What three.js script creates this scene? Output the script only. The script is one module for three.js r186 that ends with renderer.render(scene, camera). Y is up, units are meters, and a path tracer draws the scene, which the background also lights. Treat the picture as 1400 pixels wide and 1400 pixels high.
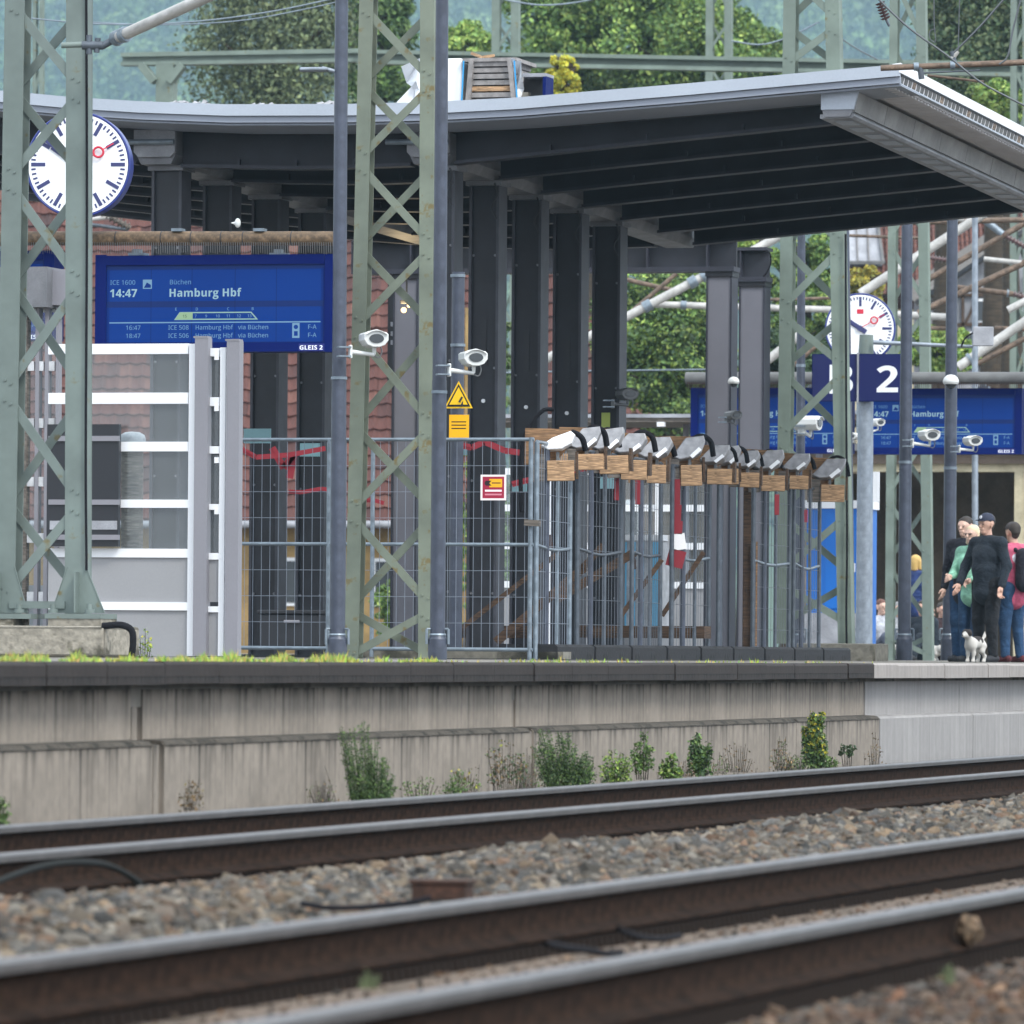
import * as THREE from 'three';
import { mergeGeometries, mergeVertices, toCreasedNormals } from 'three/addons/utils/BufferGeometryUtils.js';
import { MarchingCubes } from 'three/addons/objects/MarchingCubes.js';
import { RoundedBoxGeometry } from 'three/addons/geometries/RoundedBoxGeometry.js';

// ---------- camera, sky, sun, exposure ----------
// world: y = 0 is the platform top, x to the right, -z away from the camera, metres
const FPX = 9000, CX = 700, CY = 892, ROLL = 0.0078, CAMY = 0.073;
const scene = new THREE.Scene();
const camera = new THREE.PerspectiveCamera(2 * Math.atan(700 / FPX) * 180 / Math.PI, 1, 1, 6000);
camera.position.set(0, CAMY, 0);
camera.rotation.z = ROLL;
camera.setViewOffset(1024, 1024, 0, 512 - CY * 1024 / 1400, 1024, 1024);
camera.focus = 62;
camera.userData.fStop = 6.3;
camera.updateProjectionMatrix();

const renderer = new THREE.WebGLRenderer({ antialias: true });
renderer.toneMapping = THREE.LinearToneMapping;
renderer.toneMappingExposure = 1.75;
renderer.shadowMap.enabled = true;

function rng(seed) { let a = seed >>> 0; return () => { a = (a + 0x6D2B79F5) | 0; let t = Math.imul(a ^ (a >>> 15), 1 | a); t = (t + Math.imul(t ^ (t >>> 7), 61 | t)) ^ t; return ((t ^ (t >>> 14)) >>> 0) / 4294967296; }; }
function hash2(x, y, s) { let h = Math.imul(x | 0, 374761393) + Math.imul(y | 0, 668265263) + Math.imul(s | 0, 1442695041); h = Math.imul(h ^ (h >>> 13), 1274126177); return ((h ^ (h >>> 16)) >>> 0) / 4294967296; }
// value noise that tiles every (px, py) cells
function vnoise(x, y, px, py, s) {
  const x0 = Math.floor(x), y0 = Math.floor(y), fx = x - x0, fy = y - y0, w = (a, n) => ((a % n) + n) % n;
  const u = fx * fx * (3 - 2 * fx), v = fy * fy * (3 - 2 * fy);
  const a = hash2(w(x0, px), w(y0, py), s), b = hash2(w(x0 + 1, px), w(y0, py), s), c = hash2(w(x0, px), w(y0 + 1, py), s), d = hash2(w(x0 + 1, px), w(y0 + 1, py), s);
  return (a + (b - a) * u) * (1 - v) + (c + (d - c) * u) * v;
}
{ // overcast bright sky, air and clouds only
  const w = 256, h = 128, data = new Float32Array(w * h * 4);
  for (let j = 0; j < h; j++) for (let i = 0; i < w; i++) {
    const el = (j / (h - 1) - 0.5) * Math.PI, k = (j * w + i) * 4, e = Math.max(0, Math.sin(el));
    let r, g, b;
    if (el >= 0) {
      const cl = vnoise(i / 16, j / 8, 16, 16, 3) * 0.6 + vnoise(i / 6.4, j / 4, 40, 32, 5) * 0.4;
      let m = 0.82 + 0.4 * cl;
      const az = (i / w - 0.5) * 2 * Math.PI, dx = Math.cos(el) * Math.cos(az), dz = Math.cos(el) * Math.sin(az), sd = (dx * 0.41 + Math.sin(el) * 0.72 + dz * 0.56); const veil = 1 + 0.55 * Math.pow(Math.max(0, sd), 3);
      m *= veil;
      r = m * (0.98 + 0.06 * e); g = m * (1.065 + 0.05 * e); b = m * (1.17 + 0.03 * e);
    } else { r = 0.2; g = 0.19; b = 0.18; }
    data[k] = r; data[k + 1] = g; data[k + 2] = b; data[k + 3] = 1;
  }
  const t = new THREE.DataTexture(data, w, h, THREE.RGBAFormat, THREE.FloatType);
  t.mapping = THREE.EquirectangularReflectionMapping; t.magFilter = THREE.LinearFilter; t.needsUpdate = true;
  scene.background = t; scene.environment = t;
}
const sun = new THREE.DirectionalLight(new THREE.Color().setRGB(1, 0.965, 0.87), 1.5);
sun.target.position.set(2, 0, -60); sun.position.set(2 + 41, 72, -60 + 56);
sun.shadow.radius = 25; sun.castShadow = true;
Object.assign(sun.shadow.camera, { left: -60, right: 60, top: 60, bottom: -60, near: 1, far: 300 });
sun.shadow.mapSize.set(2048, 2048);
scene.add(sun, sun.target);
scene.fog = new THREE.FogExp2(new THREE.Color().setRGB(0.42, 0.62, 0.76), 0.0002);

// ---------- helpers ----------
const AL = Math.atan(2440 / FPX), S = Math.sin(AL), C = Math.cos(AL);
const V = (x, y, z) => new THREE.Vector3(x, y, z);
// a point seen at photo pixel (px, py) that stands Z metres away
const P = (px, py, Z) => { const dx = px - CX, dy = py - CY; return V((dx + dy * ROLL) * Z / FPX, CAMY - (dy - dx * ROLL) * Z / FPX, -Z); };
// track frame: u metres along the track, d metres to the far side, y height
const W = (u, d, y) => V(u * S - d * C, y, -(u * C + d * S));
const uAt = (px, d) => { const r = (px - CX) / FPX; return d * (C + S * r) / (S - C * r); };
const dAt = (px, Z) => Z * C * (3140 - px) / FPX;
const names = {};
const numbered = n => { const k = names[n] = (names[n] ?? -1) + 1; return k ? n + '_' + String(k).padStart(3, '0') : n; };
const M1 = new THREE.Matrix4();
const place = (g, x = 0, y = 0, z = 0, rx = 0, ry = 0, rz = 0) => { M1.makeRotationFromEuler(new THREE.Euler(rx, ry, rz)); M1.setPosition(x, y, z); g.applyMatrix4(M1); return g; };
const box = (w, h, d, x = 0, y = 0, z = 0, rx = 0, ry = 0, rz = 0) => place(new THREE.BoxGeometry(w, h, d), x, y, z, rx, ry, rz);
const rbox = (w, h, d, r, x = 0, y = 0, z = 0, rx = 0, ry = 0, rz = 0) => place(new RoundedBoxGeometry(w, h, d, 1, r), x, y, z, rx, ry, rz);
function along(g, p, q) { // geometry with length 1 along +y from 0 to 1 set between two points
  const dir = q.clone().sub(p), L = dir.length(); g.scale(1, L, 1);
  const m = new THREE.Matrix4().makeRotationFromQuaternion(new THREE.Quaternion().setFromUnitVectors(V(0, 1, 0), dir.normalize())); m.setPosition(p); g.applyMatrix4(m); return g;
}
const cyl = (p, q, r0, r1 = r0, n = 8) => along(new THREE.CylinderGeometry(r1, r0, 1, n).translate(0, 0.5, 0), p, q);
function bar(p, q, w, h) { // box from p to q: w sideways, h in depth/height
  const dir = q.clone().sub(p), L = dir.length(); dir.normalize();
  let side = Math.abs(dir.z) > 0.95 ? V(1, 0, 0) : V(0, 0, 1); const x = dir.clone().cross(side).normalize(), z = x.clone().cross(dir).normalize();
  const g = new THREE.BoxGeometry(w, L, h); const m = new THREE.Matrix4().makeBasis(x, dir, z); m.setPosition(p.clone().add(q).multiplyScalar(0.5)); g.applyMatrix4(m); return g;
}
const tubeGeo = (pts, r, n = 24, s = 6) => new THREE.TubeGeometry(new THREE.CatmullRomCurve3(pts), n, r, s);
const BASIS = new THREE.Matrix4().makeBasis(V(-C, 0, -S), V(0, 1, 0), V(S, 0, -C));
function prism(poly, u0, u1, grade = 0, bevel = 0) { // polygon of [d, y] run along the track from u0 to u1
  const sh = new THREE.Shape(poly.map(p => new THREE.Vector2(p[0], p[1])));
  const g = new THREE.ExtrudeGeometry(sh, { depth: u1 - u0, bevelEnabled: false, steps: 1 });
  g.translate(0, 0, u0);
  if (grade) { const p = g.attributes.position; for (let i = 0; i < p.count; i++) p.setY(i, p.getY(i) - grade * (p.getZ(i) - GR0)); }
  g.applyMatrix4(BASIS); g.computeVertexNormals(); return g;
}
const GR0 = 64.6;
function merge(gs) {
  gs = (Array.isArray(gs) ? gs : [gs]).flat(9).map(g => { g = g.index ? g.toNonIndexed() : g; for (const k of Object.keys(g.attributes)) if (!['position', 'normal', 'uv', 'color'].includes(k)) g.deleteAttribute(k); g.morphAttributes = {}; if (!g.attributes.uv) g.setAttribute('uv', new THREE.BufferAttribute(new Float32Array(g.attributes.position.count * 2), 2)); g.clearGroups(); return g; });
  return gs.length === 1 ? gs[0] : mergeGeometries(gs);
}
function metreUV(g) { // texture coordinates in metres from the face's own direction
  const p = g.attributes.position, n = g.attributes.normal, uv = g.attributes.uv;
  for (let i = 0; i < p.count; i++) {
    const a = Math.abs(n.getX(i)), b = Math.abs(n.getY(i)), c = Math.abs(n.getZ(i));
    if (b > a && b > c) uv.setXY(i, p.getX(i), p.getZ(i)); else if (a > c) uv.setXY(i, p.getZ(i), p.getY(i)); else uv.setXY(i, p.getX(i), p.getY(i));
  }
  return g;
}
function mesh(name, geoms, m, parent) {
  let g = merge(geoms); if (m.userData.metre) metreUV(g);
  const o = new THREE.Mesh(g, m); o.name = name; o.castShadow = o.receiveShadow = true;
  if (parent) { if (parent.userData.base) g.translate(-parent.userData.base.x, -parent.userData.base.y, -parent.userData.base.z); parent.add(o); }
  return o;
}
// a thing whose parts are given in world coordinates; its group stands at its base
function thing(name, label, category, base = V(0, 0, 0), group) {
  const o = new THREE.Group(); o.name = numbered(name); o.position.copy(base); o.userData = { label, category, base: base.clone() }; if (group) o.userData.group = group; scene.add(o); return o;
}
// a thing built around its own origin, then placed
function local(name, label, category, pos, turn = 0, group) { const o = thing(name, label, category, pos, group); delete o.userData.base; o.rotation.y = turn; return o; }
const part = (t, name, geoms, m, label) => { const o = mesh(name, geoms, m, t); if (label) o.userData.label = label; return o; };
const sub = (p, t, name, geoms, m) => { const o = mesh(name, geoms, m); if (t.userData.base) o.geometry.translate(-t.userData.base.x, -t.userData.base.y, -t.userData.base.z); p.add(o); return o; };
const single = (name, label, category, geoms, m, group) => { const g = merge(geoms); g.computeBoundingBox(); const b = g.boundingBox, c = V((b.min.x + b.max.x) / 2, b.min.y, (b.min.z + b.max.z) / 2); if (m.userData.metre) metreUV(g); g.translate(-c.x, -c.y, -c.z); const o = new THREE.Mesh(g, m); o.position.copy(c); o.name = numbered(name); o.castShadow = o.receiveShadow = true; o.userData = { label, category }; if (group) o.userData.group = group; scene.add(o); return o; };
function struct(name, geoms, m) { const o = mesh(numbered(name), geoms, m); o.userData.kind = 'structure'; scene.add(o); return o; }
function copyOf(o, label, pos, turn) { const c = o.clone(); c.name = numbered(o.name); c.userData = { ...o.userData, label }; if (pos) c.position.copy(pos); if (turn !== undefined) c.rotation.y = turn; scene.add(c); return c; }

// ---------- materials ----------
const RGB = (r, g, b) => new THREE.Color().setRGB(r, g, b);
function texOf(w, h, fn, srgb = true) { // fn(i, j) -> [r, g, b] in 0..1
  const d = new Uint8Array(w * h * 4);
  for (let j = 0; j < h; j++) for (let i = 0; i < w; i++) { const c = fn(i, j), k = (j * w + i) * 4; for (let q = 0; q < 3; q++) d[k + q] = Math.max(0, Math.min(255, c[q] * 255)); d[k + 3] = 255; }
  const t = new THREE.DataTexture(d, w, h); t.wrapS = t.wrapT = THREE.RepeatWrapping; t.magFilter = THREE.LinearFilter; t.minFilter = THREE.LinearMipmapLinearFilter; t.generateMipmaps = true; if (srgb) t.colorSpace = THREE.SRGBColorSpace; t.needsUpdate = true; return t;
}
const matte = (r, g, b, rough = 1) => new THREE.MeshPhysicalMaterial({ color: RGB(r, g, b), roughness: rough, specularIntensity: 0.2 });
const std = (r, g, b, rough = 0.7, metal = 0, extra = {}) => new THREE.MeshStandardMaterial({ color: RGB(r, g, b), roughness: rough, metalness: metal, ...extra });
function textured(m, tex, rep = 1, bump = 0, btex) { const t = tex.clone(); t.repeat.set(rep, rep); t.needsUpdate = true; m.map = t; if (bump) { const b = (btex ?? tex).clone(); b.repeat.set(rep, rep); b.colorSpace = THREE.NoColorSpace; b.needsUpdate = true; m.bumpMap = b; m.bumpScale = bump; } m.userData.metre = true; return m; }
const fbm = (x, y, n, s) => vnoise(x * n, y * n, n, n, s) * 0.5 + vnoise(x * n * 2, y * n * 2, n * 2, n * 2, s + 1) * 0.25 + vnoise(x * n * 4, y * n * 4, n * 4, n * 4, s + 2) * 0.15 + vnoise(x * n * 8, y * n * 8, n * 8, n * 8, s + 3) * 0.1;
const N = 256;
const grainTex = texOf(N, N, (i, j) => { const v = 0.78 + 0.3 * (fbm(i / N, j / N, 6, 1) - 0.5) + 0.1 * (hash2(i, j, 4) - 0.5); return [v, v, v]; });
const softTex = texOf(N, N, (i, j) => { const v = 0.93 + 0.07 * (fbm(i / N, j / N, 3, 61) - 0.5) + 0.03 * (hash2(i, j, 9) - 0.5); return [v, v, v]; });
const paint = th => texOf(N, N, (i, j) => { const a = fbm(i / N, j / N, 5, 11), b = fbm(i / N, j / N, 12, 17); const rust = Math.max(0, Math.min(1, (b - th) * 7)) * 0.8; const v = 0.86 + 0.22 * (a - 0.5); return [v * (1 - 0.1 * rust) + 0.05 * rust, v * (1 - 0.24 * rust), v * (1 - 0.5 * rust)]; }), paintTex = paint(0.72), paintOld = paint(0.65);
const streakTex = texOf(512, 256, (i, j) => { // concrete with dark runs that start at the top
  const x = i / 512, y = j / 256, run = vnoise(x * 64, y * 2, 64, 2, 21) * 0.5 + vnoise(x * 150, y * 3, 150, 3, 22) * 0.5, broad = fbm(x, y, 4, 25), g = fbm(x, y, 40, 26);
  const m = y * 2, t1 = 1.85 - m, t2 = 1.545 - m, tt = t1 >= -0.005 && t1 < 0.29 ? t1 : t2 >= -0.01 && t2 < 0.9 ? t2 : 9; // metres below the top of each panel row
  const drip = Math.max(0, vnoise(x * 50, 1, 50, 2, 27) - 0.3) * Math.exp(-tt / (0.03 + 0.2 * vnoise(x * 80, 4, 80, 8, 28) ** 2)) + 0.35 * Math.exp(-tt / 0.02);
  const dark = Math.max(0, run - 0.62) * 0.6 + Math.min(0.45, drip * 0.6); const v = 0.84 - dark + 0.22 * (broad - 0.5) + 0.12 * (g - 0.5); return [v, v * 0.975, v * 0.95];
});
const paleTex = texOf(512, 256, (i, j) => { const x = i / 512, y = j / 256, run = vnoise(x * 40, y * 2, 40, 2, 71) * 0.6 + vnoise(x * 120, y * 3, 120, 3, 72) * 0.4; const v = 0.88 + 0.1 * (run - 0.5) + 0.14 * (fbm(x, y, 3, 75) - 0.5) + 0.06 * (fbm(x, y, 40, 77) - 0.5); return [v, v * 0.99, v * 0.985]; });
const stoneTex = texOf(N, N, (i, j) => { const a = fbm(i / N, j / N, 5, 31), b = fbm(i / N, j / N, 24, 35); const m = Math.max(0, Math.min(1, (a - 0.5) * 8)); const v = 0.75 + 0.35 * (b - 0.5) - 0.28 * m; return [v, v * 0.985, v * (0.95 - 0.04 * m)]; });
const rustTex = texOf(N, N, (i, j) => { const a = fbm(i / N, j / N, 8, 41), b = fbm(i / N, j / N, 30, 45); const v = 0.62 + 0.5 * (a - 0.5) + 0.35 * (b - 0.5); return [v, v * 0.9, v * 0.82]; });
const woodTex = texOf(N, N, (i, j) => { const x = i / N, y = j / N, g = vnoise(x * 6 + 2 * vnoise(x * 4, y * 4, 4, 4, 51), y * 60, 6, 60, 52); const v = 0.7 + 0.35 * (g - 0.5) + 0.2 * (fbm(x, y, 6, 55) - 0.5); return [v, v * 0.93, v * 0.84]; });
const MAT = {
  mast: textured(std(0.2, 0.25, 0.232, 0.62), paintTex, 0.8, 0.0008),
  mastOlive: textured(std(0.23, 0.265, 0.205, 0.65), paintOld, 0.9, 0.001),
  mastFar: textured(std(0.23, 0.29, 0.245, 0.65), paintTex, 0.8),
  pole: textured(std(0.085, 0.1, 0.145, 0.42, 0.1), grainTex, 2),
  poleLight: textured(std(0.42, 0.48, 0.56, 0.45, 0.3), grainTex, 2),
  galv: textured(std(0.33, 0.4, 0.47, 0.42, 0.35), grainTex, 3),
  galvDark: textured(std(0.14, 0.165, 0.2, 0.5, 0.35), grainTex, 3),
  wire: std(0.22, 0.25, 0.3, 0.5, 0.3), wireDark: std(0.12, 0.135, 0.16, 0.5, 0.3),
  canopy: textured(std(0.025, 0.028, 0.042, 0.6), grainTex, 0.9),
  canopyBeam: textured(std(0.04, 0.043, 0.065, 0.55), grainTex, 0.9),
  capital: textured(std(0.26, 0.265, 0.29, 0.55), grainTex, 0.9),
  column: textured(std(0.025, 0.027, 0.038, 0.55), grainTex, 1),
  columnLit: textured(std(0.17, 0.17, 0.2, 0.6), softTex, 1),  // lighter column colour: daylight beyond the roof is put into the tone
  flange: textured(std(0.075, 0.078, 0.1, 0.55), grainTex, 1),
  capCap: textured(std(0.42, 0.43, 0.47, 0.5), grainTex, 0.9), fascia: textured(std(0.44, 0.485, 0.56, 0.5), softTex, 0.4),
  fasciaTrim: textured(std(0.3, 0.33, 0.4, 0.5), softTex, 0.4),
  soffit: textured(std(0.75, 0.73, 0.75, 0.7), softTex, 0.7),
  edgePanel: textured(std(0.42, 0.41, 0.4, 0.6), grainTex, 0.6),
  hood: textured(std(0.5, 0.5, 0.53, 0.35), grainTex, 3), white: std(0.78, 0.79, 0.82, 0.45), whiteRough: textured(std(0.8, 0.81, 0.84, 0.75), grainTex, 1.5),
  greyPanel: textured(std(0.33, 0.33, 0.345, 0.6), softTex, 0.6), greyPost: textured(std(0.25, 0.245, 0.275, 0.5), softTex, 0.6),
  glass: new THREE.MeshPhysicalMaterial({ color: RGB(0.72, 0.78, 0.8), roughness: 0.06, transmission: 0.92, thickness: 0, ior: 1.5 }),
  black: std(0.012, 0.013, 0.018, 0.45), blackRough: std(0.02, 0.021, 0.026, 0.8), rubber: matte(0.014, 0.014, 0.017),
  concrete: textured(std(0.36, 0.325, 0.285, 0.95), streakTex, 0.5, 0.004), concreteNew: textured(std(0.36, 0.35, 0.345, 0.9), paleTex, 0.5, 0.002),
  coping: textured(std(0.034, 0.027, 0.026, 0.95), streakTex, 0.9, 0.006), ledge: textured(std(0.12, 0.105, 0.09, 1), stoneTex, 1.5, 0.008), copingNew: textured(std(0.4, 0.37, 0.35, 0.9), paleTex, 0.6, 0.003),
  block: textured(std(0.5, 0.47, 0.42, 0.95), stoneTex, 1.1, 0.02), blockLight: textured(std(0.36, 0.35, 0.32, 0.9), stoneTex, 0.7, 0.01),
  feet: textured(std(0.022, 0.023, 0.032, 0.85), stoneTex, 1.6, 0.01),
  platform: textured(std(0.33, 0.31, 0.29, 0.95), stoneTex, 0.3, 0.004), asphalt: textured(std(0.09, 0.09, 0.09, 0.95), stoneTex, 0.3, 0.01),
  grit: textured(std(0.24, 0.175, 0.135, 1), stoneTex, 1.7, 0.025), bed: textured(std(0.12, 0.105, 0.09, 1), stoneTex, 1.2, 0.03),
  ribs: matte(0.018, 0.0125, 0.01), rail: textured(matte(0.056, 0.039, 0.031), rustTex, 2, 0.003), railHead: textured(std(0.15, 0.135, 0.132, 0.42, 0.4), grainTex, 2.2), clip: textured(matte(0.045, 0.033, 0.027), rustTex, 3, 0.004), rust: textured(std(0.13, 0.07, 0.05, 0.9), rustTex, 3, 0.004),
  sleeper: textured(std(0.2, 0.18, 0.16, 0.95), stoneTex, 1.5, 0.01),
  tubeBrown: textured(std(0.33, 0.27, 0.19, 0.7), rustTex, 1.6), tubeGrey: textured(std(0.2, 0.2, 0.2, 0.7), grainTex, 1.2),
  boom: textured(std(0.72, 0.7, 0.67, 0.5), grainTex, 2), boomBrown: textured(std(0.36, 0.31, 0.27, 0.7), rustTex, 1.5), insulator: std(0.12, 0.07, 0.07, 0.35),
  cable: std(0.1, 0.11, 0.12, 0.5, 0.4),
  boardFrame: matte(0.0, 0.008, 0.1, 0.6), signBlue: matte(0.0, 0.007, 0.075, 0.6), clockRim: std(0.02, 0.035, 0.2, 0.35), clockFace: std(0.82, 0.83, 0.85, 0.5), clockMark: std(0.03, 0.035, 0.13, 0.5), red: std(0.55, 0.02, 0.05, 0.5),
  camWhite: std(0.6, 0.61, 0.6, 0.4), camGlass: std(0.03, 0.035, 0.04, 0.15), camGrey: std(0.11, 0.115, 0.12, 0.4),
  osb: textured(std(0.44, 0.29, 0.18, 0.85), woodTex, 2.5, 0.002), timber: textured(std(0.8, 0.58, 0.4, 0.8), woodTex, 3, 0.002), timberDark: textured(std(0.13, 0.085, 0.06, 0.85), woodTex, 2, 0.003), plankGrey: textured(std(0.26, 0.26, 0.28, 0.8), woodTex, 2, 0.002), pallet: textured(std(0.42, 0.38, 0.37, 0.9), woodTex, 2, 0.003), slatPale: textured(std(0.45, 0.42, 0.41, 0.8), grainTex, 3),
  tile: [[0.16, 0.056, 0.043], [0.115, 0.044, 0.037], [0.22, 0.088, 0.064], [0.09, 0.045, 0.042]].map(c => textured(std(...c, 0.85), grainTex, 2)), batten: std(0.13, 0.05, 0.04, 0.9),
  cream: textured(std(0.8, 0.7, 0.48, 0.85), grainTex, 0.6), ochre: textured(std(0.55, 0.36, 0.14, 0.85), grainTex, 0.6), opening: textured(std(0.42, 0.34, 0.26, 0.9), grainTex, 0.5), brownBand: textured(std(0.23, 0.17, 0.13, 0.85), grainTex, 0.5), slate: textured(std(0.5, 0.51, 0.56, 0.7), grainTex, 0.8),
  blue: std(0.0, 0.13, 0.5, 0.45), lightBlue: std(0.12, 0.42, 0.66, 0.5), wrap: std(0.85, 0.87, 0.9, 0.35), strap: std(0.03, 0.3, 0.62, 0.5), tape: std(0.21, 0.006, 0.016, 0.6), tapeWhite: std(0.8, 0.78, 0.78, 0.5), cloth: std(0.28, 0.48, 0.52, 0.8),
  greenStem: std(0.05, 0.085, 0.025, 0.9), trackGreen: std(0.09, 0.11, 0.05, 0.9), yellow: std(0.9, 0.55, 0.01, 0.5), bark: textured(std(0.1, 0.085, 0.07, 0.95), woodTex, 1, 0.01),
  leaf: new THREE.MeshPhysicalMaterial({ vertexColors: true, roughness: 0.75, transmission: 0, side: THREE.DoubleSide }),
};
// ---------- ground, tracks, platform ----------
const RAILY = -0.78, DR = [10.68, 9.22, 6.07, 4.53];
struct('ground', [prism([[200, -0.35], [58, -0.35], [58, -0.3], [200, -0.3]], -200, 900)], MAT.asphalt);
struct('ballast_bed', [prism([[11.6, -1.6], [-60, -1.6], [-60, -1.04], [3.2, -1.04], [3.5, -1.02], [6.9, -1.02], [7.3, -0.965], [8.0, -0.965], [8.35, -1.03], [11.6, -1.02]], 2, 160)], MAT.bed);
struct('track_grit', [prism([[6.0, -1.1], [4.6, -1.1], [4.66, -1.02], [5.3, -0.965], [5.94, -1.0]], 6, 120)], MAT.grit);
function railTrack(da, db, u0, u1, label, group) {
  const t = thing('railway_track', label, 'railway track', W(u0, (da + db) / 2, RAILY), group);
  const y = RAILY;
  for (const d of [da, db]) {
    const web = [[d - 0.075, y - 0.172], [d + 0.075, y - 0.172], [d + 0.075, y - 0.16], [d + 0.02, y - 0.14], [d + 0.009, y - 0.12], [d + 0.009, y - 0.05], [d + 0.03, y - 0.037], [d - 0.03, y - 0.037], [d - 0.009, y - 0.05], [d - 0.009, y - 0.12], [d - 0.02, y - 0.14], [d - 0.075, y - 0.16]];
    const r = part(t, 'rail', prism(web, u0, u1), MAT.rail);
    const head = []; for (let k = 0; k <= 6; k++) { const a = k / 6 * Math.PI / 2; head.push([d + 0.022 + 0.013 * Math.cos(Math.PI / 2 - a + 0) * 1, y - 0.013 + 0.013 * Math.sin(Math.PI / 2 - a)]); }
    const hp = [[d - 0.035, y - 0.037], [d - 0.035, y - 0.016]]; for (let k = 0; k <= 5; k++) { const a = Math.PI - k / 5 * Math.PI / 2; hp.push([d - 0.019 + 0.016 * Math.cos(a), y - 0.016 + 0.016 * Math.sin(a)]); }
    for (let k = 0; k <= 5; k++) { const a = Math.PI / 2 - k / 5 * Math.PI / 2; hp.push([d + 0.019 + 0.016 * Math.cos(a), y - 0.016 + 0.016 * Math.sin(a)]); }
    hp.push([d + 0.035, y - 0.037]);
    sub(r, t, 'rail_head', prism(hp, u0, u1), MAT.railHead);
  }
  const sl = [], cl = [];
  for (let u = u0 + 0.3; u < u1; u += 0.6) {
    sl.push(prism([[db - 0.52, y - 0.46], [da + 0.52, y - 0.46], [da + 0.52, y - 0.3], [db - 0.52, y - 0.3]], u - 0.13, u + 0.13));
    for (const d of [da, db]) for (const s of [1]) { cl.push(prism([[d + s * 0.05 - 0.03, y - 0.2], [d + s * 0.05 + 0.03, y - 0.2], [d + s * 0.05 + 0.02, y - 0.125], [d + s * 0.05 - 0.02, y - 0.125]], u - 0.06, u + 0.06)); }
  }
  for (const d of [da, db]) { // dark bearer under each rail foot with closely set ribs on the track side
    const rb = [prism([[d + 0.06, y - 0.32], [d + 0.06, y - 0.174], [d - 0.062, y - 0.174], [d - 0.085, y - 0.32]], u0, u1)];
    for (let u = u0; u < u1; u += 0.085) rb.push(prism([[d - 0.05, y - 0.32], [d - 0.05, y - 0.18], [d - 0.07, y - 0.185], [d - 0.093, y - 0.32]], u, u + 0.05));
    part(t, 'ribbed_bearer', rb, MAT.ribs).userData.kind = 'stuff';
  }
  const s1 = part(t, 'sleepers', sl, MAT.sleeper); s1.userData.kind = 'stuff';
  const c1 = part(t, 'rail_clips', cl, MAT.clip); c1.userData.kind = 'stuff';
}
railTrack(DR[0], DR[1], 14, 96, 'railway track with dark rusty rails running right along the platform wall');
railTrack(DR[2], DR[3], 8, 90, 'nearer railway track with bright rail heads, in front of the heap of ballast stones');

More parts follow.
